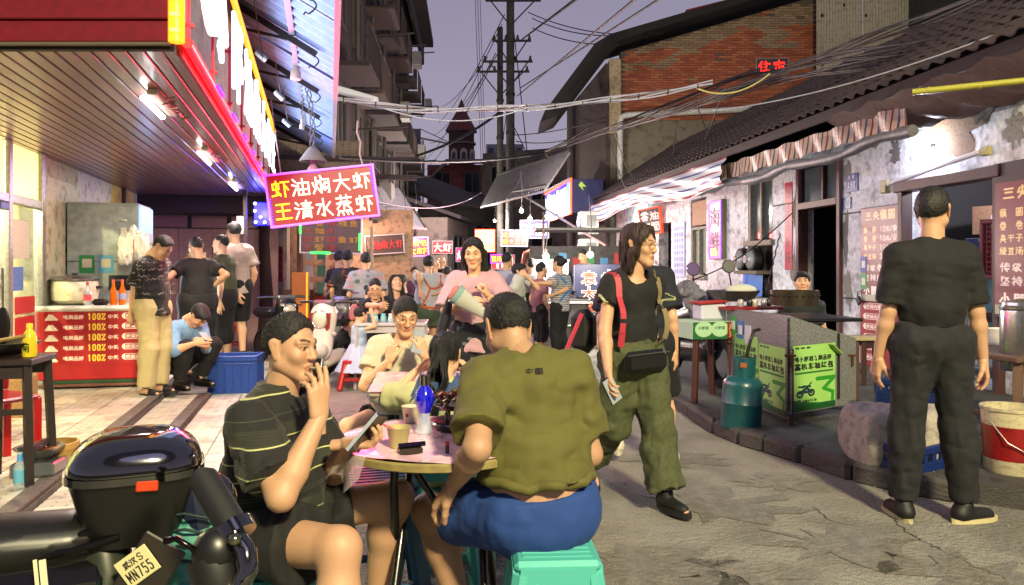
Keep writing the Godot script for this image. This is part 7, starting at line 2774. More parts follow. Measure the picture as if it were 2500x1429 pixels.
	stool("green plastic stool upturned behind the scooters",at(796,655,11.0)*V(1,0,1)+V(0,0.35,0),15,K(0.15,0.42,0.30),0.46,0.30,"green stools")
	# stalls of the far side: glass case,counters,bucket,navy board
	var steel:=mat(K(0.6,0.6,0.6),0.3,{"metal": 0.8})
	o=thing("glass_food_case","glass food case with red cups on the far stall counter","case",at(1352,655,12.6)*V(1,0,1))
	bx(o,"counter",V(0.1,0.42,0),V(0.9,0.84,0.6),mat(K(0.30,0.29,0.30),0.4,{"metal": 0.5}))
	for sx: float in [-0.3,0.22]:
		for z: float in [-0.25,0.25]:
			bx(o,"post",V(sx,1.15,z),V(0.025,0.64,0.025),steel)
	bx(o,"roof",V(-0.04,1.48,0),V(0.58,0.03,0.56),steel)
	bx(o,"pane",V(-0.04,1.15,0.26),V(0.5,0.6,0.008),mat(K(0.9,0.95,1.0),0.05,{"alpha": 0.15}),0.0)
	for k in 4:
		lt(o,"red_cup",[[0,0],[0.03,0],[0.045,0.16],[0,0.16]],mat(K(0.72,0.06,0.10),0.4),V(-0.22+k*0.13,0.85,0.1),12)
	o=thing("stall_counter","cluttered stall counter of woks, trays and bowls beside the navy board","counter",at(1368,655,13.4)*V(1,0,1)+V(0,0,0.9))
	bx(o,"top",V(0,0.78,0),V(0.8,0.03,0.5),mat(K(0.7,0.68,0.68),0.4))
	bx(o,"shelf",V(0,0.4,0),V(0.8,0.03,0.5),steel)
	for sx: float in [-0.38,0.38]:
		bx(o,"leg",V(sx,0.39,0.2),V(0.035,0.78,0.035),mat(K(0.1,0.1,0.1),0.5))
	for k in 7:
		lt(o,"pot",[[0,0],[0.08,0],[0.11,0.07],[0.10,0.07],[0.07,0.01]],mat([K(0.12,0.12,0.12),K(0.65,0.64,0.62),K(0.4,0.4,0.42)][k % 3],0.3,{"metal": 0.5}),V(-0.3+(k % 4)*0.2,0.8+(0.1 if k>3 else 0.0),-0.1+0.2*(k % 2)),14)
	o=thing("paint_bucket","white plastic bucket with a green band on the ground below the stall counter","bucket",on(1365,835,0.02))
	lt(o,"pail",[[0,0],[0.13,0],[0.155,0.34],[0.16,0.36],[0.14,0.36],[0.12,0.02]],mat(K(0.75,0.77,0.76),0.4))
	lt(o,"green_band",[[0.149,0.24],[0.156,0.33]],mat(K(0.25,0.5,0.22),0.5))
	o=thing("navy_menu_board","upright navy menu board with orange and white edged characters","sign",on(1460,848,0.0),-4)
	bx(o,"panel",V(0,0.72,0),V(0.78,1.40,0.04),mat(K(0.06,0.08,0.24),0.5,{"tex": "noise","s": 1.0}))
	bx(o,"side_frame",V(-0.40,0.70,0),V(0.03,1.42,0.06),mat(K(0.3,0.32,0.4),0.4,{"metal": 0.5}))
	letters(o,"袁太婆凉面",-0.28,1.30,W(0.27,0.22),W(0,-0.265),0.050,0.004,mat(K(0.72,0.70,0.68),0.6),0.021,"white_outline")
	letters(o,"袁太婆凉面",-0.28,1.30,W(0.27,0.22),W(0,-0.265),0.026,0.009,mat(K(0.60,0.22,0.12),0.6),0.021)
	letters(o,"老汤虾藕",0.06,1.30,W(0.27,0.22),W(0,-0.265),0.050,0.004,mat(K(0.72,0.70,0.68),0.6),0.021,"white_outline")
	letters(o,"老汤虾藕",0.06,1.30,W(0.27,0.22),W(0,-0.265),0.026,0.009,mat(K(0.60,0.22,0.12),0.6),0.021)
	o=thing("stall_post","thin dark iron post of the far stalls","post",on(1327,850,0.0))
	tb(o,"upright",[Vector3.ZERO,V(0,2.3,0)],0.02,mat(K(0.16,0.09,0.08),0.6))
	o=thing("duct_pipe","copper-coloured extractor pipe with an elbow behind the crowd","pipe",on(1282,800,0.0))
	tb(o,"duct",[V(0,0.4,0),V(0,1.55,0),V(0.03,1.66,0),V(0.14,1.7,0)],0.09,mat(K(0.55,0.36,0.28),0.35,{"metal": 0.6}),12)
	for k in 2:
		o=thing("wall_air_conditioner","%s of the two outdoor units under the blue sign box" % ["upper","lower"][k],"air conditioner",at(1436,545+k*62,19.6)+V(0,-0.05*k,0),TR)
		bx(o,"case",Vector3.ZERO,V(0.48,0.60,0.36),mat(K(0.62,0.62,0.60),0.5),0.02)
		bx(o,"grille",V(0.05,0.05,0.185),V(0.26,0.3,0.01),mat(K(0.42,0.42,0.42),0.5))
		lt(o,"fan_cover",[[0.2,0],[0.2,0.02],[0.0,0.03]],mat(K(0.5,0.5,0.5),0.5)).transform=Transform3D(Basis(Vector3.BACK,PI/2),V(-0.245,0,0))
	o=thing("stall_wall","pale rear wall of the far food stalls hung with papers","wall",at(1400,655,15.2)*V(1,0,1))
	bx(o,"wall",V(0.1,0.9,0),V(2.0,1.8,0.1),mat(K(0.30,0.29,0.30),0.7,{"tex": "grime","s": 0.7}))
	for k in 6:
		bx(o,"pinned_paper",V(-0.5+k*0.28,1.45+0.1*(k % 2),0.055),V(0.16,0.22,0.006),mat([K(0.2,0.55,0.3),K(0.3,0.55,0.75),K(0.7,0.2,0.2)][k % 3],0.6),0.0)
	bx(o,"roof_edge",V(0.3,2.1,0.5),V(2.2,0.05,1.0),mat(K(0.35,0.34,0.34),0.6))


func flat_on_right(called: String,label: String,cat: String,t: float,y: float,off:=0.0,group:="") -> Node3D:
	return thing(called,label,cat,RP(5.7-off,y,t),TR-90,group)

func menu_print(w: int,h: int,part_view: bool) -> Image:
	var im:=blank(w,h,K(0.43,0.10,0.15))
	var y1:=K(0.88,0.76,0.50)
	var wt:=K(0.86,0.80,0.78)
	ink(im,"三尖藕圆",30,16,40,48,7,y1,W(50,0))
	var rows:=[["藕 圆","10元/份"],["春 卷","10元/份"],["臭干子","10元/份"],["绿豆汤","3元/份"]]
	for k in 4:
		ink(im,rows[k][0],18,96+k*46,24,30,4,y1,W(29,0))
		ink(im,rows[k][1],122,96+k*46,20,30,4,wt,W(22,0))
	ink(im,"传承老手艺",20,290,34,36,5,wt,W(43,0))
	ink(im,"坚持纯手艺",20,340,34,36,5,wt,W(43,0))
	ink(im,"小郎品藕",16,400,44,50,8,K(0.93,0.9,0.88),W(54,0))
	rect(im,0,h-34,w,34,K(0.66,0.64,0.56))
	return im

func right_goods() -> void:
	var wood:=mat(K(0.22,0.12,0.095),0.55,{"tex": "grime","s": 2.5})
	var steel:=mat(K(0.62,0.62,0.60),0.25,{"metal": 0.9,"tex": "noise","s": 3.0})
	# two menu boards,red poster strip,stickers
	var o:=flat_on_right("menu_board","pink-red price board of the shop fixed on the wall by the dark doorway","sign",8.56,1.52,0.03,"price boards of the shop")
	bx(o,"panel",V(0,0,-0.012),V(0.82,1.2,0.024),mat(K(0.16,0.07,0.08),0.5))
	print_(o,"print",V(0,0,0.003),0.79,1.17,"menu",menu_print(256,480,false),0.4)
	for k in 2:
		bx(o,"%s_sticker" % ["blue","green"][k],V(-0.34,-0.12-0.22*k,0.006),V(0.13,0.2,0.004),mat([K(0.12,0.24,0.55),K(0.18,0.52,0.24)][k],0.5),0.0)
		bx(o,"white_square",V(-0.34,-0.12-0.22*k,0.009),V(0.07,0.09,0.003),mat(K(0.75,0.75,0.75),0.5),0.0)
	o=thing("padlock","dark padlock on the lower corner of the price board","padlock",RP(5.63,0.93,8.95),TR-90)
	bx(o,"body",V(0,0,0),V(0.09,0.10,0.03),mat(K(0.06,0.06,0.07),0.4),0.01,Basis(Vector3.BACK,0.6))
	tb(o,"shackle",[V(-0.03,0.05,0),V(-0.02,0.12,0),V(0.03,0.13,0),V(0.04,0.06,0)],0.008,steel,6)
	var im:=blank(256,400,K(0.55,0.04,0.06))
	welcome_rows(im,40,14,62,6,24)
	o=flat_on_right("welcome_poster","red poster of repeated white welcome ovals below the price board","poster",8.6,0.52,0.02)
	bx(o,"sheet",V(0,0,-0.006),V(0.80,0.84,0.01),mat(K(0.5,0.04,0.06),0.5),0.0)
	print_(o,"print",V(0,0,0.003),0.79,0.83,"welcome",im)
	o=flat_on_right("menu_board","second pink-red price board, cut by the picture edge, on the open shutter","sign",6.2,1.62,0.10,"price boards of the shop")
	bx(o,"panel",V(0,0,-0.015),V(0.92,1.5,0.03),mat(K(0.17,0.08,0.08),0.5))
	print_(o,"print",V(0,-0.08,0.003),0.86,1.27,"menu",null,0.4)
	# shop interior
	var sh:=func(s: float,y: float,t: float) -> Vector3: return RP(s,y,t)
	o=thing("shop_ceiling_lamp","round lamp on the ceiling inside the open shop","lamp",sh.call(6.8,2.7,7.4))
	lt(o,"bulb",[[0,-0.05],[0.08,-0.03],[0.09,0.0],[0,0.02]],mat(Color.WHITE,0.5,{"em": K(0.95,0.95,1.0),"ee": 3.0}))
	omni(V(0,-0.1,0),K(0.93,0.94,1.0),2.2,0.08,o)
	o=thing("shop_fridge","white upright fridge with a blue header inside the open shop","fridge",sh.call(7.0,0.125,8.35),TR-60)
	bx(o,"body",V(0,0.8,-0.3),V(0.62,1.6,0.6),mat(K(0.68,0.70,0.72),0.35),0.015)
	bx(o,"header",V(0,1.42,0.012),V(0.58,0.34,0.03),mat(K(0.08,0.10,0.40),0.4))
	bx(o,"header_swoosh",V(0.05,1.50,0.029),V(0.4,0.03,0.004),mat(K(0.6,0.66,0.75),0.4),0.0,Basis(Vector3.BACK,-0.4))
	bx(o,"red_sticker",V(0.0,1.40,0.03),V(0.12,0.17,0.004),mat(K(0.62,0.08,0.08),0.5),0.0)
	bx(o,"white_square",V(0.0,1.40,0.034),V(0.07,0.07,0.003),mat(K(0.75,0.74,0.72),0.5),0.0)
	bx(o,"glass_door",V(0,0.72,0.012),V(0.5,0.98,0.02),mat(K(0.30,0.40,0.42),0.08),0.0)
	bx(o,"blue_sticker",V(0.15,1.08,0.025),V(0.10,0.16,0.004),mat(K(0.4,0.62,0.75),0.5),0.0)
	for q in [["cardboard_box","tan carton with a pale label on top of the shop fridge",7.0,1.93,8.2,V(0.45,0.34,0.4),K(0.55,0.40,0.30)],["cardboard_box","white carton beside the tan one over the red basket",7.2,1.85,7.55,V(0.4,0.28,0.4),K(0.66,0.63,0.60)],["cardboard_box","small brown carton on the shop shelf by the stacked cups",6.9,1.06,7.15,V(0.35,0.26,0.3),K(0.45,0.31,0.22)],["cardboard_box","pale carton on the shop shelf under the red basket",7.1,1.32,7.4,V(0.4,0.26,0.3),K(0.62,0.60,0.60)]]:
		o=thing(q[0],q[1],"box",sh.call(q[2],q[3],q[4]),TR-70)
		bx(o,"carton",Vector3.ZERO,q[5],mat(q[6],0.8,{"tex": "noise","s": 2.0}),0.004)
		bx(o,"label_patch",V(0.08,0.03,q[5].z*0.5+0.002),V(0.16,0.05,0.004),mat(K(0.72,0.70,0.68),0.6),0.0)
	o=thing("red_basket","red plastic lattice basket hung on its side in the shop opening","basket",sh.call(6.1,1.55,6.95),TR-75)
	var rp:=mat(K(0.40,0.03,0.07),0.45)
	for k in 11:
		bx(o,"upright_slat",V(-0.27+k*0.054,0,0.05),V(0.014,0.5,0.012),rp,0.002)
	for k in 10:
		bx(o,"cross_slat",V(0,-0.24+k*0.053,0.058),V(0.56,0.012,0.012),rp,0.002)
	for sy: float in [-1,1]:
		bx(o,"rim",V(0,sy*0.29,0.02),V(0.66,0.05,0.14),rp,0.012)
		bx(o,"rim_side",V(sy*0.31,0,0.02),V(0.05,0.56,0.13),rp,0.012)
	bx(o,"basket_floor",V(0,0,-0.2),V(0.5,0.46,0.02),rp)
	o=board_table("shop_shelf","dark shelf bench inside the open shop holding cups and tubs",sh.call(6.7,0.125,7.3),TR-90,V(1.5,0.72,0.5),wood)
	bx(o,"low_shelf",V(0,0.25,0),V(1.4,0.03,0.45),wood)
	for k in 3:
		o=thing("cup_stack","tall stack of clear plastic cups on the shop shelf, %s" % ["next to the brown carton","in the middle","nearest the shutter"][k],"cups",sh.call(6.6,0.85,7.0-k*0.2),0,"cup stacks on the shop shelf")
		lt(o,"cups",[[0,0],[0.035,0],[0.05,0.34],[0.045,0.34],[0.03,0.02]],mat(K(0.75,0.77,0.82),0.15,{"alpha": 0.5}),Vector3.ZERO,14)
	o=thing("white_tub_stack","stack of white tubs and bowls on the near table behind the man in black","tubs",at(2440,872,6.0))
	for k in 3:
		lt(o,"tub",[[0,0],[0.10,0],[0.125,0.12],[0.115,0.12],[0.09,0.015]],mat(K(0.76,0.74,0.72),0.45),V(0.008*k,k*0.055,0),18)
	# tables in front of the shop,steel urn,oil bucket
	o=board_table("work_table","long worn wooden table at the shop front carrying the steel urn",at(2500,655,5.55)*V(1,0,1)+V(0,0.12,0),TR,V(0.9,0.62,0.9),mat(K(0.36,0.26,0.19),0.6,{"tex": "grime","s": 2.5}),0.06)
	o=thing("steel_urn","tall stainless steel urn with a lid on the worn wooden table","urn",at(2505,905,5.3))
	lt(o,"drum",[[0,0],[0.155,0],[0.158,0.01],[0.158,0.42],[0.155,0.43],[0.165,0.44],[0.165,0.455],[0.14,0.47]],steel,Vector3.ZERO,32)
	lt(o,"lid",[[0.15,0.46],[0.145,0.485],[0.05,0.51],[0,0.512]],steel,Vector3.ZERO,32)
	o=thing("oil_bucket","red and white oil bucket with a wire handle, greasy inside, by the kerb","bucket",on(2472,1150,0.12))
	lt(o,"pail",[[0,0],[0.145,0],[0.15,0.01],[0.165,0.37],[0.172,0.375],[0.172,0.392],[0.158,0.392],[0.14,0.02],[0,0.02]],mat(K(0.72,0.68,0.55),0.4,{"tex": "grime","s": 3.0}),Vector3.ZERO,32)
	lt(o,"red_band",[[0.1515,0.05],[0.1625,0.285]],mat(K(0.50,0.05,0.045),0.4,{"tex": "grime","s": 2.0}),Vector3.ZERO,32)
	lt(o,"grease",[[0,0.33],[0.155,0.335]],mat(K(0.36,0.27,0.05),0.25,{"n": "rough_n","s": 6.0,"ns": 1.0}),Vector3.ZERO,24)
	var em:=bx(o,"emblem",V(0.03,0.18,0.158),V(0.005,0.005,0.004),mat(K(0.72,0.66,0.30),0.5),0.0)
	var disc:=PackedVector2Array()
	for k in 24:
		disc.append(W(cos(TAU*k/24),sin(TAU*k/24))*0.085)
	var eb:=MB.new()
	eb.prism(disc,0,0.004,Transform3D(Basis(Vector3.UP,0.25),V(0.05,0.165,0.156)))
	part("disc",eb,mat(K(0.74,0.68,0.36),0.5),em)
	for q in [["8",V(-0.01,0.17,0.165),0.05,K(0.5,0.35,0.1)],["香油",V(-0.005,0.11,0.165),0.045,K(0.12,0.1,0.06)]]:
		eb=MB.new()
		var xx:=0.0
		for ch: String in q[0]:
			glyph(eb,ch,V(xx,0,0),q[2],q[2]*1.1,0.007,0.002)
			xx+=q[2]*1.1
		part("lettering",eb,mat(q[3],0.5),em).transform=Transform3D(Basis(Vector3.UP,0.25),q[1])
	tb(o,"wire_handle",[V(-0.168,0.33,0.02),V(-0.12,0.2,0.14),V(0.0,0.13,0.185),V(0.1,0.12,0.17),V(0.168,0.33,0.02)],0.004,mat(K(0.65,0.63,0.6),0.3,{"metal": 0.8}),6)
	# stone block and the two beer crates
	var f:=Field.new(V(-0.42,-0.05,-0.3),V(0.42,0.46,0.3),0.018)
	f.cap(V(-0.2,0.18,0),V(0.2,0.18,0),0.24,0.22,0.03)
	f.keep(V(0,0.36,0),V(-0.03,1,0.05).normalized(),0.03)
	f.keep(V(-0.33,0,0),V(-1,0,0.1).normalized(),0.04)
	f.keep(V(0,0,0.2),V(0,0,1),0.03)
	f.ripple(noise,0.02,V(14,14,14))
	var b:=MB.new()
	f.mesh(b)
	o=thing("stone_block","weathered pale concrete block with black grime at the edge of the pavement","block",on(2205,1130,0.10))
	part("block",b,mat(K(0.60,0.57,0.53),0.85,{"tex": "grime","s": 1.6,"n": "rough_n","ns": 1.0}),o)
	o=crate("open blue beer crate standing at the kerb beside the black-clad man's leg",on(2215,1190,0.0)+V(0.05,0,-0.05),33,V(0.40,0.28,0.30),K(0.03,0.14,0.38))
	for k in 2:
		b=MB.new()
		glyph(b,"汉" if k else "武",V(-0.07+k*0.07,0.06,0.153),0.06,0.06,0.010,0.002)
		part("white_mark",b,mat(K(0.7,0.75,0.78),0.5),o)
	crate("second blue beer crate behind the concrete block, mostly hidden by the man in black",on(2265,1060,0.12)+V(0,0.1,-0.25),25,V(0.40,0.28,0.30),K(0.03,0.13,0.36))
	for k in 4:
		bottle("beer_bottle","empty bottle standing in the hidden blue crate, %s" % ["front","second","third","rear"][k],on(2265,1060,0.12)+V(-0.1+0.07*k,0.14,-0.22),[[0,0],[0.03,0],[0.03,0.14],[0.013,0.2],[0.012,0.25]],mat(K(0.12,0.22,0.14),0.1),K(0.5,0.5,0.45),"bottle","empty bottles in the blue crate")
	board_table("wooden_stool","square brown wooden stool behind the galvanised stove counter",on(2145,945,0.12)+V(0.05,0,-0.3),12,V(0.42,0.50,0.36),wood)
	bx(solo("serving_board",MB.new(),wood,"pale wooden board laid between the stove counter and the shop wall","board"),"plank",at(2120,826,7.0),V(0.42,0.03,0.25),mat(K(0.62,0.56,0.40),0.6))
	# the galvanised stove counter: a bent sheet with two open sides
	var A:=V(2.16,0,-5.81)
	var L:=V(2.02,0,-6.97)
	var R:=V(2.90,0,-6.30)
	var zinc:=mat(K(0.60,0.61,0.60),0.48,{"metal": 0.3,"tex": "spangle","s": 3.5,"n": "fine_n","ns": 0.2})
	o=thing("stove_counter","galvanised sheet-metal stove counter with torn green motorcycle posters","counter",A+V(0,0.12,0))
	for q in [[L-A,Vector3.ZERO,0.85,0.85,0.06],[Vector3.ZERO,R-A,0.85,0.63,0.10]]:
		b=MB.new()
		var a0: Vector3=q[0]
		var a1: Vector3=q[1]
		var nn:=(a1-a0).normalized().cross(Vector3.UP)*-0.012
		b.quad(a0+V(0,q[4],0),a1+V(0,q[4],0),a1+V(0,q[3],0),a0+V(0,q[2],0),-nn)
		b.quad(a0+V(0,q[4],0)-nn,a1+V(0,q[4],0)-nn,a1+V(0,q[3],0)-nn,a0+V(0,q[2],0)-nn,nn)
		b.bar(a0+V(0,q[2],0),a1+V(0,q[3],0),0.018,0.018)
		b.bar(a0+V(0,q[4],0),a1+V(0,q[4],0),0.02,0.02)
		part("zinc_sheet",b,zinc,o)
	for q in [A,L,R]:
		b=MB.new()
		b.bar(q-A+V(0.02,-0.0,-0.02),q-A+V(0.02,0.6,-0.02),0.04,0.04)
		part("leg",b,mat(K(0.25,0.17,0.13),0.7),o)
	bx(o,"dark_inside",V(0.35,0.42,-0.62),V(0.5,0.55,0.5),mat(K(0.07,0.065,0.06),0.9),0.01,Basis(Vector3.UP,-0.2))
	bx(o,"black_hob",V(0.33,0.80,-0.72),V(0.78,0.03,0.8),mat(K(0.04,0.04,0.04),0.4),0.01,Basis(Vector3.UP,0.1))
	for q in [[R-A,0.95,0.5],[L-A,0.1,0.55],[A-A,-0.05,0.55]]:
		b=MB.new()
		var c: Vector3=(q[0] as Vector3)*0.92+V(0,q[2],0.03)
		b.box(c,V(0.09,0.018,0.012),0.003)
		b.box(c+V(0.01,-0.045,0.0),V(0.02,0.09,0.012),0.003)
		part("latch",b,mat(K(0.35,0.22,0.12),0.5,{"metal": 0.5}),o)
	# posters with the big 3,characters and a small motorcycle print
	im=blank(300,420,K(0.58,0.78,0.40))
	rect(im,0,380,300,40,K(0.08,0.30,0.12))
	for k in 60:
		rect(im,0,330+k,int(300.0*pow(k/60.0,2.2)),1,K(0.10,0.36,0.14))
	for k in 3:
		rect(im,18+k*38,12,26,11,K(0.15,0.18,0.2))
	ink(im,"喝小郎酒&顺品郎",12,72,28,34,5,K(0.10,0.13,0.10),W(33,0))
	ink(im,"赢机车抽红包",14,116,38,42,7,K(0.08,0.10,0.08),W(46,0))
	rect(im,14,172,270,12,K(0.20,0.42,0.18))
	for q in [[W(170,225),W(292,225),26],[W(285,232),W(215,292),24],[W(215,292),W(282,322),22],[W(282,322),W(278,372),22]]:
		line_ink(im,q[0],q[1],q[2],K(0.16,0.55,0.14))
	for q in [[48,312,24],[128,308,24]]:
		disc_ink(im,W(q[0],q[1]),q[2],q[2],K(0.07,0.07,0.08))
		disc_ink(im,W(q[0],q[1]),q[2]*0.55,q[2]*0.55,K(0.5,0.6,0.45))
	for q in [[W(50,305),W(95,275),18],[W(95,275),W(128,305),16],[W(70,262),W(120,268),12],[W(110,262),W(126,244),8],[W(40,262),W(72,270),10],[W(70,300),W(110,302),16]]:
		line_ink(im,q[0],q[1],q[2],K(0.10,0.20,0.25) if q[2]>10 else K(0.08,0.08,0.09))
	rect(im,30,345,26,26,K(0.3,0.35,0.25))
	ink(im,"中国车手一机",66,350,15,17,2.5,K(0.1,0.15,0.1))
	var post:=func(key: String,img: Image,a0: Vector3,a1: Vector3,y0: float,y1: float,label: String) -> void:
		var d:=(a1-a0)
		var p:=thing("poster",label,"poster",A+V(0,0.12,0)+(a0+a1)*0.5,0,"posters on the stove counter")
		var bs:=Basis(d.normalized(),Vector3.UP,d.normalized().cross(Vector3.UP))
		print_(p,"sheet",bs.z*0.016+V(0,(y0+y1)*0.5,0),d.length(),y1-y0,key,img,0.45,bs)
		if key=="poster" and img != null:
			bx(p,"curled_corner",bs*V(d.length()*0.44,0,0.04)+V(0,y1-0.05,0),V(0.16,0.012,0.05),mat(K(0.55,0.66,0.30),0.5),0.002,bs*Basis(Vector3.BACK,-0.6))
	post.call("poster",im,(R-A)*0.03,(R-A)*0.66,0.10,0.62,"bright green motorcycle prize poster on the lit side of the stove counter, corner curling")
	post.call("poster",null,(L-A)*0.42,(L-A)*0.02,0.06,0.60,"green prize poster on the shaded side of the stove counter, next to the corner")
	post.call("poster",null,(L-A)*0.84,(L-A)*0.43,0.12,0.64,"green prize poster on the shaded side of the stove counter, behind the gas cylinder")
	for k in 3:
		var d:=(A-L).normalized()
		var p:=thing("sticker",["green payment sticker high on the shaded zinc side","blue payment sticker beside the green one","white torn paper beside the blue sticker"][k],"sticker",A+(L-A)*(0.86-k*0.13)+V(0,0.83-0.03*k,0),0)
		var bs:=Basis(d,Vector3.UP,d.cross(Vector3.UP))
		bx(p,"sheet",bs.z*0.016,V(0.12,0.16,0.004),mat([K(0.22,0.55,0.25),K(0.22,0.40,0.66),K(0.75,0.76,0.78)][k],0.5),0.0,bs)
		if k<2:
			bx(p,"white_square",bs.z*0.020,V(0.07,0.08,0.003),mat(K(0.75,0.78,0.75),0.5),0.0,bs)
	# on and behind the counter
	o=thing("griddle_ring","perforated steel ring standing on the black hob of the stove counter","griddle",at(1940,745,6.55))
	lt(o,"ring",[[0.20,0],[0.205,0.13],[0.20,0.13],[0.195,0.0]],mat(K(0.36,0.33,0.26),0.35,{"metal": 0.8,"tex": "spangle","s": 9.0}),Vector3.ZERO,28)
	for k in 24:
		b=MB.new()
		b.ball(V(cos(TAU*k/24)*0.205,0.085,sin(TAU*k/24)*0.205),V(0.012,0.012,0.012),4,6)
		part("punched_hole",b,mat(K(0.05,0.05,0.05),0.8),o)
	o=thing("metal_basin","shallow steel basin with a cloth bundle behind the motorbike","basin",at(1790,735,7.4))
	lt(o,"basin",[[0,0],[0.18,0],[0.26,0.10],[0.265,0.105],[0.25,0.10],[0.17,0.012]],steel,Vector3.ZERO,28)
	b=MB.new()
	b.ball(V(0.08,0.11,0),V(0.16,0.06,0.10),6,10)
	part("cloth_bundle",b,mat(K(0.72,0.73,0.66),0.7,{"n": "crease_n","s": 5.0,"ns": 1.0}),o)
	o=thing("red_tray","narrow red tray of bottles and tongs along the back of the hob","tray",at(1830,752,7.0),20)
	bx(o,"tray",V(0,0,0),V(0.6,0.03,0.25),mat(K(0.50,0.07,0.06),0.4))
	for k in 6:
		lt(o,"jar",[[0,0.015],[0.025,0.015],[0.03,0.06],[0.02,0.08],[0.0,0.085]],mat([K(0.6,0.6,0.58),K(0.12,0.1,0.1),K(0.7,0.68,0.6)][k % 3],0.3,{"metal": 0.3}),V(-0.1+k*0.08,0,0.03*(k % 2)),10)
	o=thing("blue_plastic_sheet","curved sky-blue plastic sheet standing in the recess under the window","sheet",RP(5.55,0.88,11.9),TR-90)
	var pts:=[]
	for r in 2:
		for k in 9:
			pts.append(V(-0.30+k*0.068+0.03*sin(r*2.0),r*0.42,0.10*sin(k*0.5)))
	b=MB.new()
	b.sheet(pts,2,9,V(0,0,1))
	part("sheet",b,mat(K(0.12,0.34,0.68),0.45),o)
	for k in 2:
		o=thing("extractor_fan","round black extractor blower with a pale snout under the window, %s" % ["the farther","the nearer"][k],"fan",RP(5.52,1.50,12.25-k*0.42),TR-90,"extractor blowers under the window")
		var xf:=Transform3D(Basis(Vector3.RIGHT,PI/2),Vector3.ZERO)
		lt(o,"housing",[[0.0,-0.12],[0.19,-0.12],[0.2,-0.06],[0.19,0.02],[0.10,0.05],[0,0.06]],mat(K(0.10,0.10,0.10),0.45),Vector3.ZERO,24).transform=xf
		lt(o,"snout",[[0.16,0.02],[0.15,0.04],[0.07,0.09],[0.065,0.12],[0,0.12]],mat(K(0.50,0.51,0.52),0.4),Vector3.ZERO,20).transform=xf
		for j in 3:
			bx(o,"slot",V(0,0.03-j*0.03,0.122),V(0.08,0.010,0.004),mat(K(0.05,0.05,0.05),0.5),0.0)
	bx(flat_on_right("shelf_board","grey timber shelf carrying the blowers under the window","shelf",11.9,1.28,0.12),"plank",Vector3.ZERO,V(0.85,0.06,0.3),mat(K(0.36,0.32,0.27),0.8,{"tex": "grime","s": 2.0}))
	# gas cylinder
	o=thing("gas_cylinder","teal gas cylinder with a shroud and black hose standing at the kerb","gas cylinder",on(1800,1072,0.0)+V(0.02,0,0.0))
	o.rotation.z=-0.06
	var teal:=mat(K(0.045,0.29,0.31),0.34,{"tex": "noise","s": 2.5,"n": "soft_n","ns": 0.12,"coat": 0.3})
	var prof:=[[0.0,0.05],[0.09,0.05]]
	for k in 7:
		var a:=-PI/2+PI/2*k/6.0
		prof.append([0.09+0.065*cos(a),0.12+0.07*sin(a)])
	prof.append([0.155,0.285])
	prof.append([0.158,0.29])
	prof.append([0.155,0.295])
	for k in 9:
		var a:=PI/2*k/8.0
		prof.append([0.055+0.10*cos(a),0.42+0.085*sin(a)])
	prof.append([0.0,0.51])
	lt(o,"tank",prof,teal,Vector3.ZERO,36)
	lt(o,"foot_ring",[[0.115,0.0],[0.118,0.0],[0.118,0.07],[0.112,0.07]],teal,Vector3.ZERO,32)
	lt(o,"shroud",[[0.088,0.49],[0.09,0.64],[0.084,0.645],[0.082,0.49]],teal,Vector3.ZERO,28)
	bx(o,"window_slot",V(-0.03,0.59,0.085),V(0.055,0.04,0.012),mat(K(0.55,0.30,0.16),0.4),0.006)
	lt(o,"valve",[[0.02,0.5],[0.02,0.6],[0.03,0.61],[0.03,0.64],[0,0.645]],mat(K(0.6,0.5,0.2),0.35,{"metal": 0.8}),Vector3.ZERO,12)
	tb(o,"hose",[V(0.0,0.6,0),V(0.02,0.68,0),V(0.03,0.78,0.02),V(0.06,0.86,0.0),V(0.12,0.87,-0.05)],0.014,mat(K(0.02,0.02,0.02),0.5))
	# small table wrapped in green printed carton,white box with a red lid
	o=thing("carton_table","wooden-legged table wrapped in green and white printed carton","table",on(1735,985,0.12)+V(0,0,-0.25),14)
	for sx: float in [-1,1]:
		for sz: float in [-1,1]:
			b=MB.new()
			b.bar(V(sx*0.20,0,sz*0.20),V(sx*0.17,0.58,sz*0.18),0.05,0.05,0.005)
			part("leg",b,mat(K(0.25,0.10,0.06),0.6,{"tex": "noise","s": 4.0}),o)
	im=blank(256,96,K(0.10,0.36,0.18))
	for k in 2:
		disc_ink(im,W(62+k*92,40),50,44,K(0.62,0.76,0.60))
		ink(im,"小郎酒",30+k*92,24,18,18,2.5,K(0.2,0.4,0.25))
	rect(im,196,0,60,96,K(0.45,0.06,0.05))
	ink(im,"欢",208,8,34,38,5,K(0.8,0.6,0.35))
	ink(im,"迎",208,50,34,38,5,K(0.8,0.6,0.35))
	bx(o,"carton_top",V(0,0.66,0),V(0.46,0.16,0.44),mat(K(0.62,0.74,0.62),0.5),0.004)
	print_(o,"front_print",V(0,0.66,0.223),0.455,0.155,"carton",im)
	bx(o,"red_end",V(0.232,0.66,0),V(0.006,0.155,0.43),mat(K(0.45,0.06,0.05),0.5),0.0)
	o=thing("white_box","white plastic food box with a tilted red lid on the carton table","box",o.position+V(0.06,0.742,-0.02),14)
	bx(o,"tub",V(0,0.075,0),V(0.26,0.15,0.2),mat(K(0.74,0.75,0.80),0.35),0.02)
	bx(o,"lid",V(-0.01,0.168,0),V(0.29,0.018,0.23),mat(K(0.62,0.13,0.07),0.4),0.006,Basis(Vector3.BACK,0.06))
	# motorbike seen from the front,a grey raincoat over its bars
	o=thing("motorbike","dark electric motorbike with a grey cover over its bars, parked by the wall","motorbike",at(1720,655,8.0)*V(1,0,1)+V(0,0.12,0),18)
	var blk:=mat(K(0.05,0.05,0.055),0.35,{"coat": 0.4})
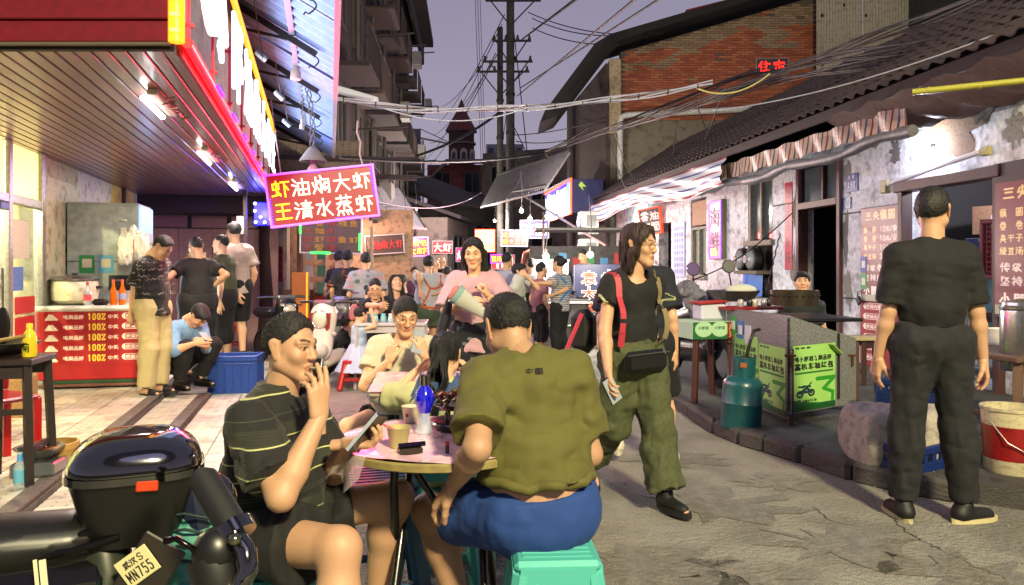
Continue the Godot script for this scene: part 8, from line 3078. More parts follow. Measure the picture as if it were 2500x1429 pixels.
	var mf:=Field.new(V(-0.35,0.05,-0.9),V(0.4,1.1,0.4),0.02)
	mf.cap(V(0,0.85,0.15),V(0,0.45,0.2),0.15,0.12,0.04,V(0,0,1),1.5)
	mf.cap(V(0.1,0.72,-0.2),V(0.1,0.6,-0.7),0.14,0.13,0.05)
	mf.cap(V(0,0.35,0.1),V(0.05,0.3,-0.6),0.12,0.14,0.05)
	b=MB.new()
	mf.mesh(b)
	part("fairing",b,blk,o)
	for z: float in [0.32,-0.75]:
		b=MB.new()
		b.lathe([W(0.19,-0.05),W(0.26,-0.04),W(0.28,0),W(0.26,0.04),W(0.19,0.05)],24,Transform3D(Basis(Vector3.BACK,PI/2),V(0,0.27,z)))
		part("wheel",b,mat(K(0.03,0.03,0.03),0.8),o)
	tb(o,"handlebar",[V(-0.32,1.0,0.02),V(0,0.96,0.1),V(0.32,1.0,0.02)],0.02,blk)
	for q in [[-0.2,1.22,0.1],[0.27,1.25,0.05]]:
		tb(o,"mirror_stem",[V(q[0]+0.04,1.0,0.05),V(q[0],q[1]-0.06,q[2])],0.008,blk,6)
		lt(o,"mirror",[[0,-0.015],[0.065,-0.015],[0.075,0],[0.065,0.012],[0,0.012]],mat(K(0.6,0.5,0.62),0.08,{"metal": 0.9}) if q[0]<0 else blk,Vector3.ZERO,18).transform=Transform3D(Basis(Vector3.RIGHT,PI/2-0.2)*Basis(Vector3.BACK,0.3),V(q[0],q[1],q[2]))
	var cf:=Field.new(V(-0.5,0.3,-0.1),V(0.2,1.15,0.4),0.016)
	cf.cap(V(-0.27,0.98,0.1),V(-0.2,0.92,0.15),0.12,0.10,0.04)
	cf.cap(V(-0.2,0.85,0.18),V(-0.05,0.4,0.22),0.13,0.07,0.04,V(0,0,1),1.8)
	cf.ripple(noise,0.03,V(40,26,40))
	b=MB.new()
	cf.mesh(b)
	part("grey_cover",b,mat(K(0.36,0.36,0.38),0.5,{"n": "crease_n","s": 4.0,"ns": 0.8}),o)
	bx(o,"yellow_board",V(-0.12,0.6,0.32),V(0.10,0.34,0.03),mat(K(0.50,0.43,0.18),0.6),0.01,Basis(Vector3.UP,0.7))
	bx(o,"pink_slip",V(0.0,0.82,0.27),V(0.08,0.12,0.01),mat(K(0.7,0.42,0.5),0.5),0.0)
	# what is fixed on the whitewashed wall
	o=flat_on_right("seafood_sign","tall purple-edged light box of two upright seafood characters on the wall","sign",13.55,2.08,0.10)
	bx(o,"box",V(0,0,-0.05),V(0.62,1.12,0.09),mat(K(0.42,0.38,0.30),0.5))
	bx(o,"lit_face_sign",V(0,0,0.0),V(0.58,1.08,0.012),mat(K(0.38,0.36,0.48),0.4,{"em": K(0.50,0.42,0.72),"ee": 0.16}))
	letters(o,"海鲜",-0.22,0.42,W(0.44,0.38),W(0,-0.46),0.03,0.006,mat(K(0.36,0.14,0.22),0.5),0.008)
	for e: float in [-1,1]:
		bx(o,"violet_neon_edge",V(e*0.28,0,0.01),V(0.014,1.08,0.012),mat(K(0.5,0.2,0.9),0.4,{"em": K(0.5,0.16,1.0),"ee": 1.8}),0.0)
		bx(o,"pink_neon_edge",V(0,e*0.53,0.01),V(0.54,0.014,0.012),mat(K(0.8,0.2,0.9),0.4,{"em": K(0.9,0.22,1.0),"ee": 1.8}),0.0)
	bx(o,"amber_glow_lamp",V(-0.05,-0.42,0.009),V(0.3,0.14,0.006),mat(K(0.9,0.7,0.3),0.4,{"em": K(1,0.72,0.25),"ee": 1.0}),0.003)
	o=flat_on_right("wall_poster","long pale blue printed notice between the shuttered windows","poster",15.75,1.75,0.02)
	im=blank(128,256,K(0.58,0.66,0.80))
	for k in 8:
		ink(im,"虾鱼汤面" if k % 2 else "香辣牛排",12,16+k*29,20,20,2.2,K(0.25,0.32,0.5),W(27,0))
	bx(o,"sheet",V(0,0,-0.004),V(0.72,1.2,0.006),mat(K(0.6,0.66,0.78),0.5),0.0)
	print_(o,"print",V(0,0,0.002),0.7,1.18,"notice",im)
	o=flat_on_right("couplet","pink-red paper couplet pasted beside the dark doorway","couplet",10.9,2.0,0.01)
	im=blank(40,256,K(0.66,0.20,0.25))
	ink(im,"福春生香活",7,14,26,34,3.5,K(0.36,0.12,0.14),W(0,47))
	bx(o,"sheet",V(0,0,-0.003),V(0.23,1.36,0.004),mat(K(0.62,0.18,0.24),0.6),0.0)
	print_(o,"print",V(0,0,0.002),0.22,1.35,"couplet",im)
	for k in 2:
		o=flat_on_right("number_plate",["blue enamel house number plate reading 190","smaller blue plate below the house number"][k],"plate",9.2+k*0.12,2.48-k*0.26,0.01)
		bx(o,"plate",Vector3.ZERO,V(0.27,0.24,0.008) if k==0 else V(0.19,0.15,0.008),mat(K(0.07,0.14,0.45),0.35),0.002)
		if k==0:
			letters(o,"190",-0.09,0.015,W(0.05,0.09),W(0.064,0),0.011,0.002,mat(K(0.75,0.77,0.8),0.5),0.005)
			letters(o,"永福",-0.08,0.10,W(0.05,0.05),W(0.09,0),0.007,0.002,mat(K(0.75,0.77,0.8),0.5),0.005)
		else:
			letters(o,"10",-0.05,0.04,W(0.04,0.08),W(0.05,0),0.009,0.002,mat(K(0.75,0.77,0.8),0.5),0.005)
	led_sign("red_letter_sign","small dark box of red and white characters under the striped awning",RP(5.4,2.45,16.9),0.55,0.6,-40,6,["香油","虾面"],mat(K(0.2,0.06,0.08),0.5),[mat(K(0.75,0.72,0.7),0.4,{"em": K(0.9,0.6,0.6),"ee": 0.5}),mat(K(0.75,0.72,0.7),0.4,{"em": K(0.9,0.5,0.5),"ee": 0.5})],mat(K(0.7,0.25,0.15),0.4,{"em": K(1.0,0.25,0.1),"ee": 0.7}),0.0,Color.WHITE)
	o=flat_on_right("awning_tube_lamp","short lit tube lamp under the striped awning","lamp",18.6,2.55,0.06)
	b=MB.new()
	b.tube([V(-0.5,-0.03,0.04),V(0.5,0.05,0.04)],0.022,10)
	part("tube",b,mat(Color.WHITE,0.4,{"em": K(0.97,1.0,0.96),"ee": 7.0}),o)
	omni(V(0,0.0,0.4),K(0.95,1.0,0.95),0.7,0.2,o)
	# the street lamp behind the viewer that lights the road and the people
	o=thing("street_lamp","tall street lamp on a pole behind the viewer, outside the picture","lamp",V(3.0,0,4.2))
	tb(o,"pole",[V(0.9,0,0),V(0.9,6.6,0),V(0.6,6.9,0),V(0.1,6.9,0)],0.06,mat(K(0.3,0.3,0.3),0.5,{"metal": 0.5}),10)
	lt(o,"hood",[[0.05,6.95],[0.22,6.85],[0.30,6.72],[0.28,6.72],[0.0,6.9]],mat(K(0.5,0.52,0.5),0.4),Vector3.ZERO,20)
	b=MB.new()
	b.ball(V(0,6.68,0),Vector3.ONE*0.24,8,14)
	part("bulb",b,mat(Color.WHITE,0.4,{"em": K(1.0,0.90,0.60),"ee": 25.0}),o)
	omni(V(0,6.68,0),K(1.0,0.94,0.74),105.0,0.45,o)


func tint_tex(key: String,base: Color,draw: Callable,w:=256,h:=256) -> Texture2D:
	var im:=blank(w,h,base)
	draw.call(im)
	return pic(key,im)

func cloth(c: Color,key:="",s:=Vector3.ONE) -> StandardMaterial3D:
	var m: StandardMaterial3D=mat(c,0.85,{"n": "fine_n","s": 6.0,"ns": 0.25,"rim": 0.08})
	if key != "":
		m=m.duplicate()
		m.albedo_color=c
		m.albedo_texture=texs[key]
		m.uv1_scale=s
	return m

func near_goods() -> void:
	var black:=mat(K(0.035,0.035,0.035),0.35,{"coat": 0.3})
	var film:=mat(K(0.90,0.72,0.78),0.14,{"n": "crease_n","s": 2.2,"ns": 0.55,"coat": 0.5})  # pink tint paints in the glow reflected from the red sign; film is white
	var loose:=mat(K(0.85,0.78,0.80),0.22,{"alpha": 0.35,"n": "crease_n","s": 3.0,"ns": 0.6})
	# round folding table
	var o:=thing("round_table","round folding table under crinkled plastic film between the two seated men","table",V(-0.25,0,-2.66))
	lt(o,"top",[[0,0.712],[0.35,0.712],[0.362,0.718],[0.362,0.738],[0.355,0.744]],mat(K(0.50,0.45,0.27),0.5,{"tex": "noise","s": 3.0}),Vector3.ZERO,48)
	var p:=[]
	for r in 12:
		for k in 49:
			var a:=TAU*k/48
			var q:=r/11.0*0.358
			p.append(V(cos(a)*q,0.748+0.004*sin(a*5.0+r)*(r/11.0)+0.003*noise.get_noise_2d(cos(a)*q*90,sin(a)*q*90),sin(a)*q))
	var b:=MB.new()
	b.sheet(p,12,49)
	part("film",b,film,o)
	p=[]
	for r in 7:
		for k in 29:
			var a:=2.2+k/28.0*2.6
			p.append(V(cos(a)*(0.365+r*0.004+0.02*sin(k*1.3)*r/6.0),0.75-r*(0.010+0.010*absf(sin(k*0.7))),sin(a)*(0.365+r*0.008+0.02*sin(k*1.3)*r/6.0)))
	b=MB.new()
	b.sheet(p,7,29,V(-1,0,0))
	part("film_skirt",b,loose,o)
	for sx: float in [-1,1]:
		tb(o,"folding_leg",[V(sx*0.14,0.71,0.17),V(sx*0.15,0.62,0.14),V(sx*0.19,0.02,-0.22),V(sx*0.22,0.0,-0.25)],0.0145,black)
		tb(o,"folding_leg",[V(sx*0.12,0.71,-0.17),V(sx*0.13,0.62,-0.14),V(sx*0.17,0.02,0.24),V(sx*0.2,0.0,0.27)],0.0145,black)
	for q in [[0.17,0.16,0.13],[0.18,0.12,-0.17],[0.165,0.02,0.24]]:
		tb(o,"cross_bar",[V(-q[0],q[1],q[2]),V(q[0],q[1],q[2])],0.011,black)
	tb(o,"under_ring",[V(-0.1,0.66,0.05),V(-0.02,0.52,0.02),V(0.1,0.50,0.0),V(0.2,0.62,-0.02)],0.013,black)
	var T:=func(px: float,py: float) -> Vector3: return on(px,py,0.749)
	# blue bottle: clear foot,deep blue body,steel cap
	o=thing("spirits_bottle","tall deep blue glass bottle with a clear waisted foot and steel cap","bottle",T.call(1036,1058))
	lt(o,"blue_glass",[[0.021,0.075],[0.027,0.09],[0.037,0.12],[0.0375,0.135],[0.030,0.155],[0.016,0.172],[0.0135,0.18]],mat(K(0.01,0.04,0.72),0.05,{"spec": 0.8,"coat": 1.0,"em": K(0.0,0.02,0.5),"ee": 0.0}),Vector3.ZERO,28)
	lt(o,"clear_foot",[[0,0],[0.030,0],[0.033,0.005],[0.026,0.03],[0.0205,0.06],[0.021,0.076]],mat(K(0.8,0.84,0.9),0.05,{"alpha": 0.4}),Vector3.ZERO,28)
	lt(o,"blue_core",[[0,0.03],[0.012,0.035],[0.016,0.06],[0.019,0.078]],mat(K(0.15,0.2,0.6),0.1),Vector3.ZERO,20)
	lt(o,"cap",[[0.0175,0.176],[0.0185,0.18],[0.017,0.198],[0.0175,0.2],[0.0185,0.212],[0.0,0.214]],mat(K(0.62,0.62,0.64),0.15,{"metal": 1.0}),Vector3.ZERO,24)
	o=thing("paper_bowl","small pale paper bowl of broth with a pink spoon, before the blue bottle","bowl",T.call(973,1092))
	lt(o,"bowl",[[0,0],[0.028,0],[0.040,0.066],[0.042,0.068],[0.0385,0.068],[0.034,0.045],[0,0.045]],mat(K(0.62,0.58,0.40),0.5),Vector3.ZERO,28)
	tb(o,"spoon",[V(-0.01,0.055,0),V(-0.075,0.082,-0.02)],0.004,mat(K(0.66,0.34,0.36),0.4),6)
	o=thing("paper_cup","white paper cup with a red mark at the far edge of the round table","cup",T.call(1003,1030))
	lt(o,"cup",[[0,0],[0.026,0],[0.036,0.06],[0.038,0.062],[0.034,0.06],[0,0.04]],mat(K(0.74,0.70,0.60),0.5),Vector3.ZERO,24)
	bx(o,"red_mark",V(-0.012,0.03,0.030),V(0.012,0.012,0.003),mat(K(0.6,0.1,0.08),0.5),0.0)
	o=thing("cigarette_box","small dark flat box lying on the round table","box",T.call(1001,1106)+V(0,0.009,0),24)
	bx(o,"box",Vector3.ZERO,V(0.075,0.018,0.04),mat(K(0.11,0.09,0.06),0.4),0.002)
	o=thing("vape","violet-black vaporiser lying on the small dark box","vaporiser",T.call(1005,1106)+V(0,0.026,0),24)
	tb(o,"stick",[V(-0.045,0,0),V(0.045,0.0,0)],0.0085,mat(K(0.07,0.03,0.14),0.12,{"metal": 0.6}),12)
	o=thing("lighter","black and red lighter standing near the olive-shirted man's arm","lighter",T.call(1092,1108))
	bx(o,"body",V(0,0.014,0),V(0.013,0.028,0.011),mat(K(0.03,0.03,0.03),0.3),0.003)
	bx(o,"red_top",V(0,0.034,0),V(0.013,0.012,0.011),mat(K(0.6,0.08,0.12),0.3),0.002)
	o=thing("gas_stove","low black table stove with a steel rim behind the blue bottle","stove",T.call(1112,1046))
	lt(o,"base",[[0,0],[0.08,0],[0.085,0.01],[0.085,0.03],[0.09,0.034],[0.06,0.04],[0,0.04]],mat(K(0.06,0.04,0.04),0.3),Vector3.ZERO,28)
	lt(o,"rim",[[0.087,0.02],[0.092,0.024],[0.086,0.03]],mat(K(0.6,0.58,0.56),0.2,{"metal": 1.0}),Vector3.ZERO,28)
	for k in 3:
		bx(o,"prong",V(cos(k*2.1)*0.06,0.055,sin(k*2.1)*0.06),V(0.012,0.035,0.03),black)
	o=thing("crayfish_dish","shallow dish piled with dark red crayfish on the table stove","dish",T.call(1112,1046)+V(0,0.073,0))
	lt(o,"dish",[[0,0],[0.05,0],[0.09,0.022],[0.093,0.024],[0.05,0.01],[0,0.01]],mat(K(0.55,0.53,0.5),0.2,{"metal": 0.9}),Vector3.ZERO,28)
	for k in 34:
		b=MB.new()
		var a:=k*2.4
		var q:=0.072*sqrt(k/34.0)
		var c:=V(cos(a)*q,0.018+0.042*(1.0-k/34.0)+0.008*sin(k*3.0),sin(a)*q)
		b.tube([c,c+V(cos(k*1.7)*0.018,0.008,sin(k*1.7)*0.018),c+V(cos(k*1.7)*0.032,-0.002,sin(k*1.7)*0.032)],[0.008,0.009,0.004],7)
		part("crayfish",b,mat([K(0.20,0.035,0.02),K(0.28,0.10,0.04),K(0.13,0.05,0.03),K(0.32,0.22,0.06)][k % 4],0.25),o)
	for k in 6:
		bx(o,"scallion",V(0.02*sin(k*2.0),0.072,0.02*cos(k*2.6)),V(0.008,0.003,0.005),mat(K(0.25,0.45,0.08),0.5),0.0,Basis(Vector3.UP,k))
	# second,square table
	o=thing("square_table","square table bagged in glossy plastic film behind the round one","table",V(-0.34,0,-4.02),6)
	bx(o,"top",V(0,0.725,0),V(0.80,0.03,0.68),mat(K(0.55,0.5,0.45),0.5),0.02)
	p=[]
	for r in 13:
		for k in 17:
			var u:=k/16.0*2.0-1.0
			var v:=r/12.0*2.0-1.0
			p.append(V(u*0.405,0.746+0.004*noise.get_noise_2d(u*40,v*40),v*0.345))
	b=MB.new()
	b.sheet(p,13,17)
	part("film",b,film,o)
	p=[]
	for r in 6:
		for k in 45:
			var a:=TAU*k/44
			var g:=pow(pow(absf(cos(a)),6.0)+pow(absf(sin(a)),6.0),-1.0/6.0)
			var out:=1.01+0.05*sin(r*0.9)+0.02*sin(k*1.9+r)-0.012*r
			p.append(V(cos(a)*g*0.405*out,0.745-r*0.026-0.008*sin(k*1.1)*r/5.0,sin(a)*g*0.345*out))
	b=MB.new()
	b.sheet(p,6,45,V(0,0,1))
	part("film_skirt",b,mat(K(0.52,0.50,0.47),0.16,{"n": "crease_n","s": 2.6,"ns": 0.9}),o)
	for k in 4:
		bx(o,"leg",V(0.3*(1 if k % 2 else -1),0.35,0.22*(1 if k>1 else -1)),V(0.05,0.7,0.05),black)
	var teal:=K(0.27,0.62,0.58)
	stool("teal plastic stool under the man smoking in the striped polo",V(-0.80,0,-2.44),8,teal,0.385,0.34)
	stool("teal plastic stool under the man in the olive shirt and blue shorts",V(0.135,0,-2.40),3,teal,0.455,0.27)
	stool("blue plastic stool beyond the round table, near the smoker's knees",V(-0.55,0,-3.0),14,K(0.10,0.30,0.42),0.52,0.30)
	stool("light teal plastic stool tucked under the round table, seen between its legs",V(-0.30,0,-3.35),-8,teal,0.52,0.30)
	stool("blue stool under the woman in glasses behind the square table",V(-0.69,0,-4.8),0,K(0.10,0.3,0.42),0.36,0.28)
	stool("teal stool under the ponytailed girl",V(-0.30,0,-3.5),20,teal,0.34,0.24)
	# scooter in the near corner: seat,rack,black rear box,plate
	o=thing("delivery_scooter","black scooter in the near corner with a glossy rear box and a tilted plate","scooter",V(-1.15,0,-1.95),24)
	var inv:=o.transform.affine_inverse()
	var bc:=inv*at(333,1175,1.95)
	var shell:=func(f0: float,y0: float,y1: float,w0: float,w1: float,m: Material,called: String) -> MeshInstance3D:
		var mb:=MB.new()
		var pts:=[]
		var rows:=9
		for r in rows:
			var g:=r/(rows-1.0)
			var prof:=f0 if y1>y0 and f0>0.5 else 0.0
			var s:=lerpf(w0,w1,g) if prof==0.0 else w0*pow(maxf(0.0,1.0-pow(g,2.3)),0.5)
			for k in 33:
				var a:=TAU*k/32
				var q:=pow(pow(absf(cos(a)),3.2)+pow(absf(sin(a)),3.2),-1.0/3.2)
				pts.append(bc+V(cos(a)*q*s*0.155,lerpf(y0,y1,g),sin(a)*q*s*0.14))
		mb.sheet(pts,rows,33)
		for i in mb.v.size():
			var rad:=(mb.v[i]-bc)*V(1,0.6,1)
			if mb.n[i].dot(rad)<0.0:
				mb.n[i]=-mb.n[i]
		for i in range(0,mb.ix.size(),3):
			var g2:=(mb.v[mb.ix[i+1]]-mb.v[mb.ix[i]]).cross(mb.v[mb.ix[i+2]]-mb.v[mb.ix[i]])
			if g2.dot(mb.n[mb.ix[i]])>0.0:
				var t:=mb.ix[i+1]
				mb.ix[i+1]=mb.ix[i+2]
				mb.ix[i+2]=t
		return part(called,mb,m,o)
	var gloss:=mat(K(0.02,0.018,0.02),0.10,{"coat": 1.0,"spec": 0.7})
	var satin:=mat(K(0.045,0.045,0.038),0.38,{"n": "fine_n","s": 8.0,"ns": 0.1})
	shell.call(1.0,0.045,0.145,1.02,0.0,gloss,"box_lid")
	shell.call(0.0,-0.14,0.03,0.72,1.0,satin,"box_body")
	shell.call(0.0,0.028,0.046,1.06,1.06,gloss,"box_rim")
	bx(o,"box_floor",bc+V(0,-0.135,0),V(0.2,0.01,0.18),satin)
	bx(o,"orange_reflector",bc+V(0.03,0.022,0.147),V(0.05,0.026,0.008),mat(K(0.66,0.20,0.06),0.3),0.003,Basis(Vector3.BACK,-0.05))
	var sf:=Field.new(bc+V(-0.75,-0.32,-0.25),bc+V(0.1,0.02,0.25),0.014)
	sf.cap(bc+V(-0.62,-0.11,0),bc+V(-0.16,-0.12,0),0.12,0.10,0.04,Vector3.UP,1.6)
	sf.cap(bc+V(-0.62,-0.19,0),bc+V(-0.1,-0.19,0),0.09,0.08,0.04)
	b=MB.new()
	sf.mesh(b)
	part("saddle",b,satin,o)
	var W:=func(px: float,py: float,d: float) -> Vector3: return inv*at(px,py,d)
	tb(o,"grab_rail",[W.call(58,1368,1.78),W.call(85,1335,1.8),W.call(150,1318,1.82),W.call(300,1285,1.86),W.call(415,1258,1.9),W.call(448,1222,1.95)],0.011,mat(K(0.05,0.045,0.045),0.2,{"metal": 0.5}),10)
	tb(o,"lower_rail",[W.call(58,1368,1.78),W.call(180,1345,1.8),W.call(290,1310,1.84)],0.010,mat(K(0.05,0.045,0.045),0.2,{"metal": 0.5}),10)
	bx(o,"rack_plate",W.call(190,1335,1.82),V(0.05,0.045,0.012),mat(K(0.16,0.15,0.13),0.4,{"metal": 0.5}))
	bx(o,"rear_body",W.call(120,1440,1.85),V(0.30,0.16,0.2),mat(K(0.02,0.015,0.02),0.2,{"coat": 0.8}),0.04)
	for k in 2:
		bx(o,"white_stripe",W.call(90+k*18,1425,1.72),V(0.008+0.006*k,0.11,0.004),mat(K(0.75,0.73,0.6),0.5),0.0,Basis(Vector3.BACK,0.08))
	b=MB.new()
	b.tube([W.call(250,1330,1.9),W.call(262,1400,1.88),W.call(255,1470,1.86)],[0.06,0.065,0.05],12)
	part("mudguard",b,mat(K(0.12,0.14,0.08),0.3),o)
	bx(o,"plate_holder",W.call(352,1410,1.80),V(0.11,0.20,0.008),mat(K(0.12,0.10,0.075),0.5),0.004,Basis(Vector3.UP,-0.35)*Basis(Vector3.BACK,-0.55))
	var im:=blank(160,128,K(0.72,0.70,0.52))
	ink(im,"武汉S",30,14,30,36,5,K(0.1,0.09,0.08),W(36,0))
	ink(im,"MN755",14,62,24,54,6,K(0.07,0.06,0.06),W(27,0))
	var pl:=bx(o,"number_plate",W.call(335,1383,1.79),V(0.088,0.07,0.004),mat(K(0.72,0.70,0.52),0.4),0.001,Basis(Vector3.UP,-0.38)*Basis(Vector3.BACK,0.62))
	var pbs:=Basis(Vector3.UP,-0.38)*Basis(Vector3.BACK,0.62)
	print_(pl,"plate_print",W.call(335,1383,1.79)+pbs.z*0.003,0.085,0.067,"plate",im,0.4,pbs)
	# quilted teal cover between the scooters
	var qf:=Field.new(V(-1.35,0.05,-2.3),V(-0.55,0.86,-1.6),0.014)
	qf.cap(V(-0.86,0.66,-2.02),V(-0.84,0.30,-1.9),0.10,0.13,0.05)
	qf.cap(V(-1.0,0.30,-1.9),V(-0.9,0.1,-1.85),0.17,0.17,0.05)
	qf.ripple(noise,0.02,V(18,60,18))
	b=MB.new()
	qf.mesh(b)
	o=thing("quilted_cover","teal quilted cover thrown over a parked scooter behind the black rear box","cover",Vector3.ZERO)
	part("cover",b,mat(K(0.16,0.42,0.38),0.6,{"n": "soft_n","s": 3.0,"ns": 0.4}),o)
	for k in 6:
		tb(o,"quilt_seam",[at(395,1262+k*38,1.93),at(450,1255+k*38,1.885),at(520,1268+k*38,1.93)],0.004,mat(K(0.03,0.13,0.12),0.7),5)
	bx(o,"dark_blue_flap",at(475,1260,1.95),V(0.07,0.22,0.05),mat(K(0.03,0.07,0.16),0.5),0.02,Basis(Vector3.BACK,0.15))
	# the handlebar of a second scooter,nearest of all
	o=thing("scooter_handlebar","near handlebar of another scooter: black grip, brake lever and looped guard","handlebar",at(540,1300,1.5))
	var hv:=o.position
	var H:=func(px: float,py: float,d: float) -> Vector3: return at(px,py,d)-hv
	tb(o,"grip",[H.call(487,1158,1.60),H.call(497,1170,1.59),H.call(560,1275,1.52),H.call(566,1290,1.51)],[0.018,0.030,0.031,0.030],mat(K(0.03,0.03,0.03),0.6,{"n": "fine_n","s": 20.0,"ns": 0.6}),18)
	b=MB.new()
	b.ball(H.call(545,1195,1.62),V(0.022,0.04,0.022),8,12,Basis(Vector3.BACK,0.6))
	part("mirror_back",b,gloss,o)
	tb(o,"grip_collar",[H.call(563,1285,1.5),H.call(578,1312,1.49)],0.042,gloss,20)
	tb(o,"chrome_ring",[H.call(561,1281,1.5),H.call(564,1287,1.5)],0.043,mat(K(0.6,0.58,0.4),0.15,{"metal": 1.0}),20)
	tb(o,"guard_loop",[H.call(575,1310,1.48),H.call(600,1350,1.46),H.call(605,1395,1.45),H.call(585,1440,1.44),H.call(550,1450,1.44),H.call(545,1390,1.46),H.call(560,1345,1.47)],[0.02,0.022,0.020,0.018,0.016,0.014,0.014],gloss,14)
	tb(o,"brake_lever",[H.call(402,1322,1.44),H.call(430,1316,1.44),H.call(470,1340,1.44),H.call(498,1385,1.45)],[0.008,0.006,0.006,0.005],mat(K(0.05,0.03,0.03),0.15,{"metal": 0.6}),10)
	b=MB.new()
	b.ball(H.call(525,1350,1.47),V(0.045,0.05,0.04),8,12)
	part("switch_housing",b,satin,o)
	b=MB.new()
	b.ball(H.call(573,1318,1.44),Vector3.ONE*0.013,6,10)
	part("bolt",b,mat(K(0.5,0.5,0.4),0.2,{"metal": 1.0}),o)
	tb(o,"stem",[H.call(520,1360,1.48),H.call(540,1460,1.46),H.call(545,1600,1.5)],0.05,mat(K(0.03,0.03,0.03),0.5),14)

func box_in_hand(called: String,label: String,pos: Vector3,bs: Basis,s: Vector3,c: Color) -> Node3D:
	var o:=thing(called,label,called,pos)
	o.basis=bs
	bx(o,"case",Vector3.ZERO,s,mat(c,0.2),0.003)
	if called=="phone":
		bx(o,"screen",V(0,0,s.z*0.5+0.0006),V(s.x*0.93,s.y*0.95,0.001),mat(K(0.55,0.58,0.62),0.1),0.0)
	return o

func man(label: String,px: float,d: float,floor_y: float,yaw: float,h: float,extra: Dictionary) -> Node3D:
	var s:={"label": label,"pos": V((px-1250.0)*d/FOCAL,floor_y,-d),"yaw": yaw,"h": h,"cell": clampf(d*0.0026,0.0125,0.03),"hair": "crew"}
	s.merge(extra,true)
	# targets given as points of the place are turned into the figure's own frame
	var inv:=Transform3D(Basis(Vector3.UP,deg_to_rad(yaw)),s.pos).affine_inverse()
	for k in ["lw","rw","la","ra"]:
		if s.has(k+"_at"):
			s[k]=inv*(s[k+"_at"] as Vector3)
	for k in ["le","re","lk","rk","lp","rp","lh","rh","lt","rt","up"]:
		if s.has(k+"_at"):
			s[k]=inv.basis*(s[k+"_at"] as Vector3)
	return person(s)

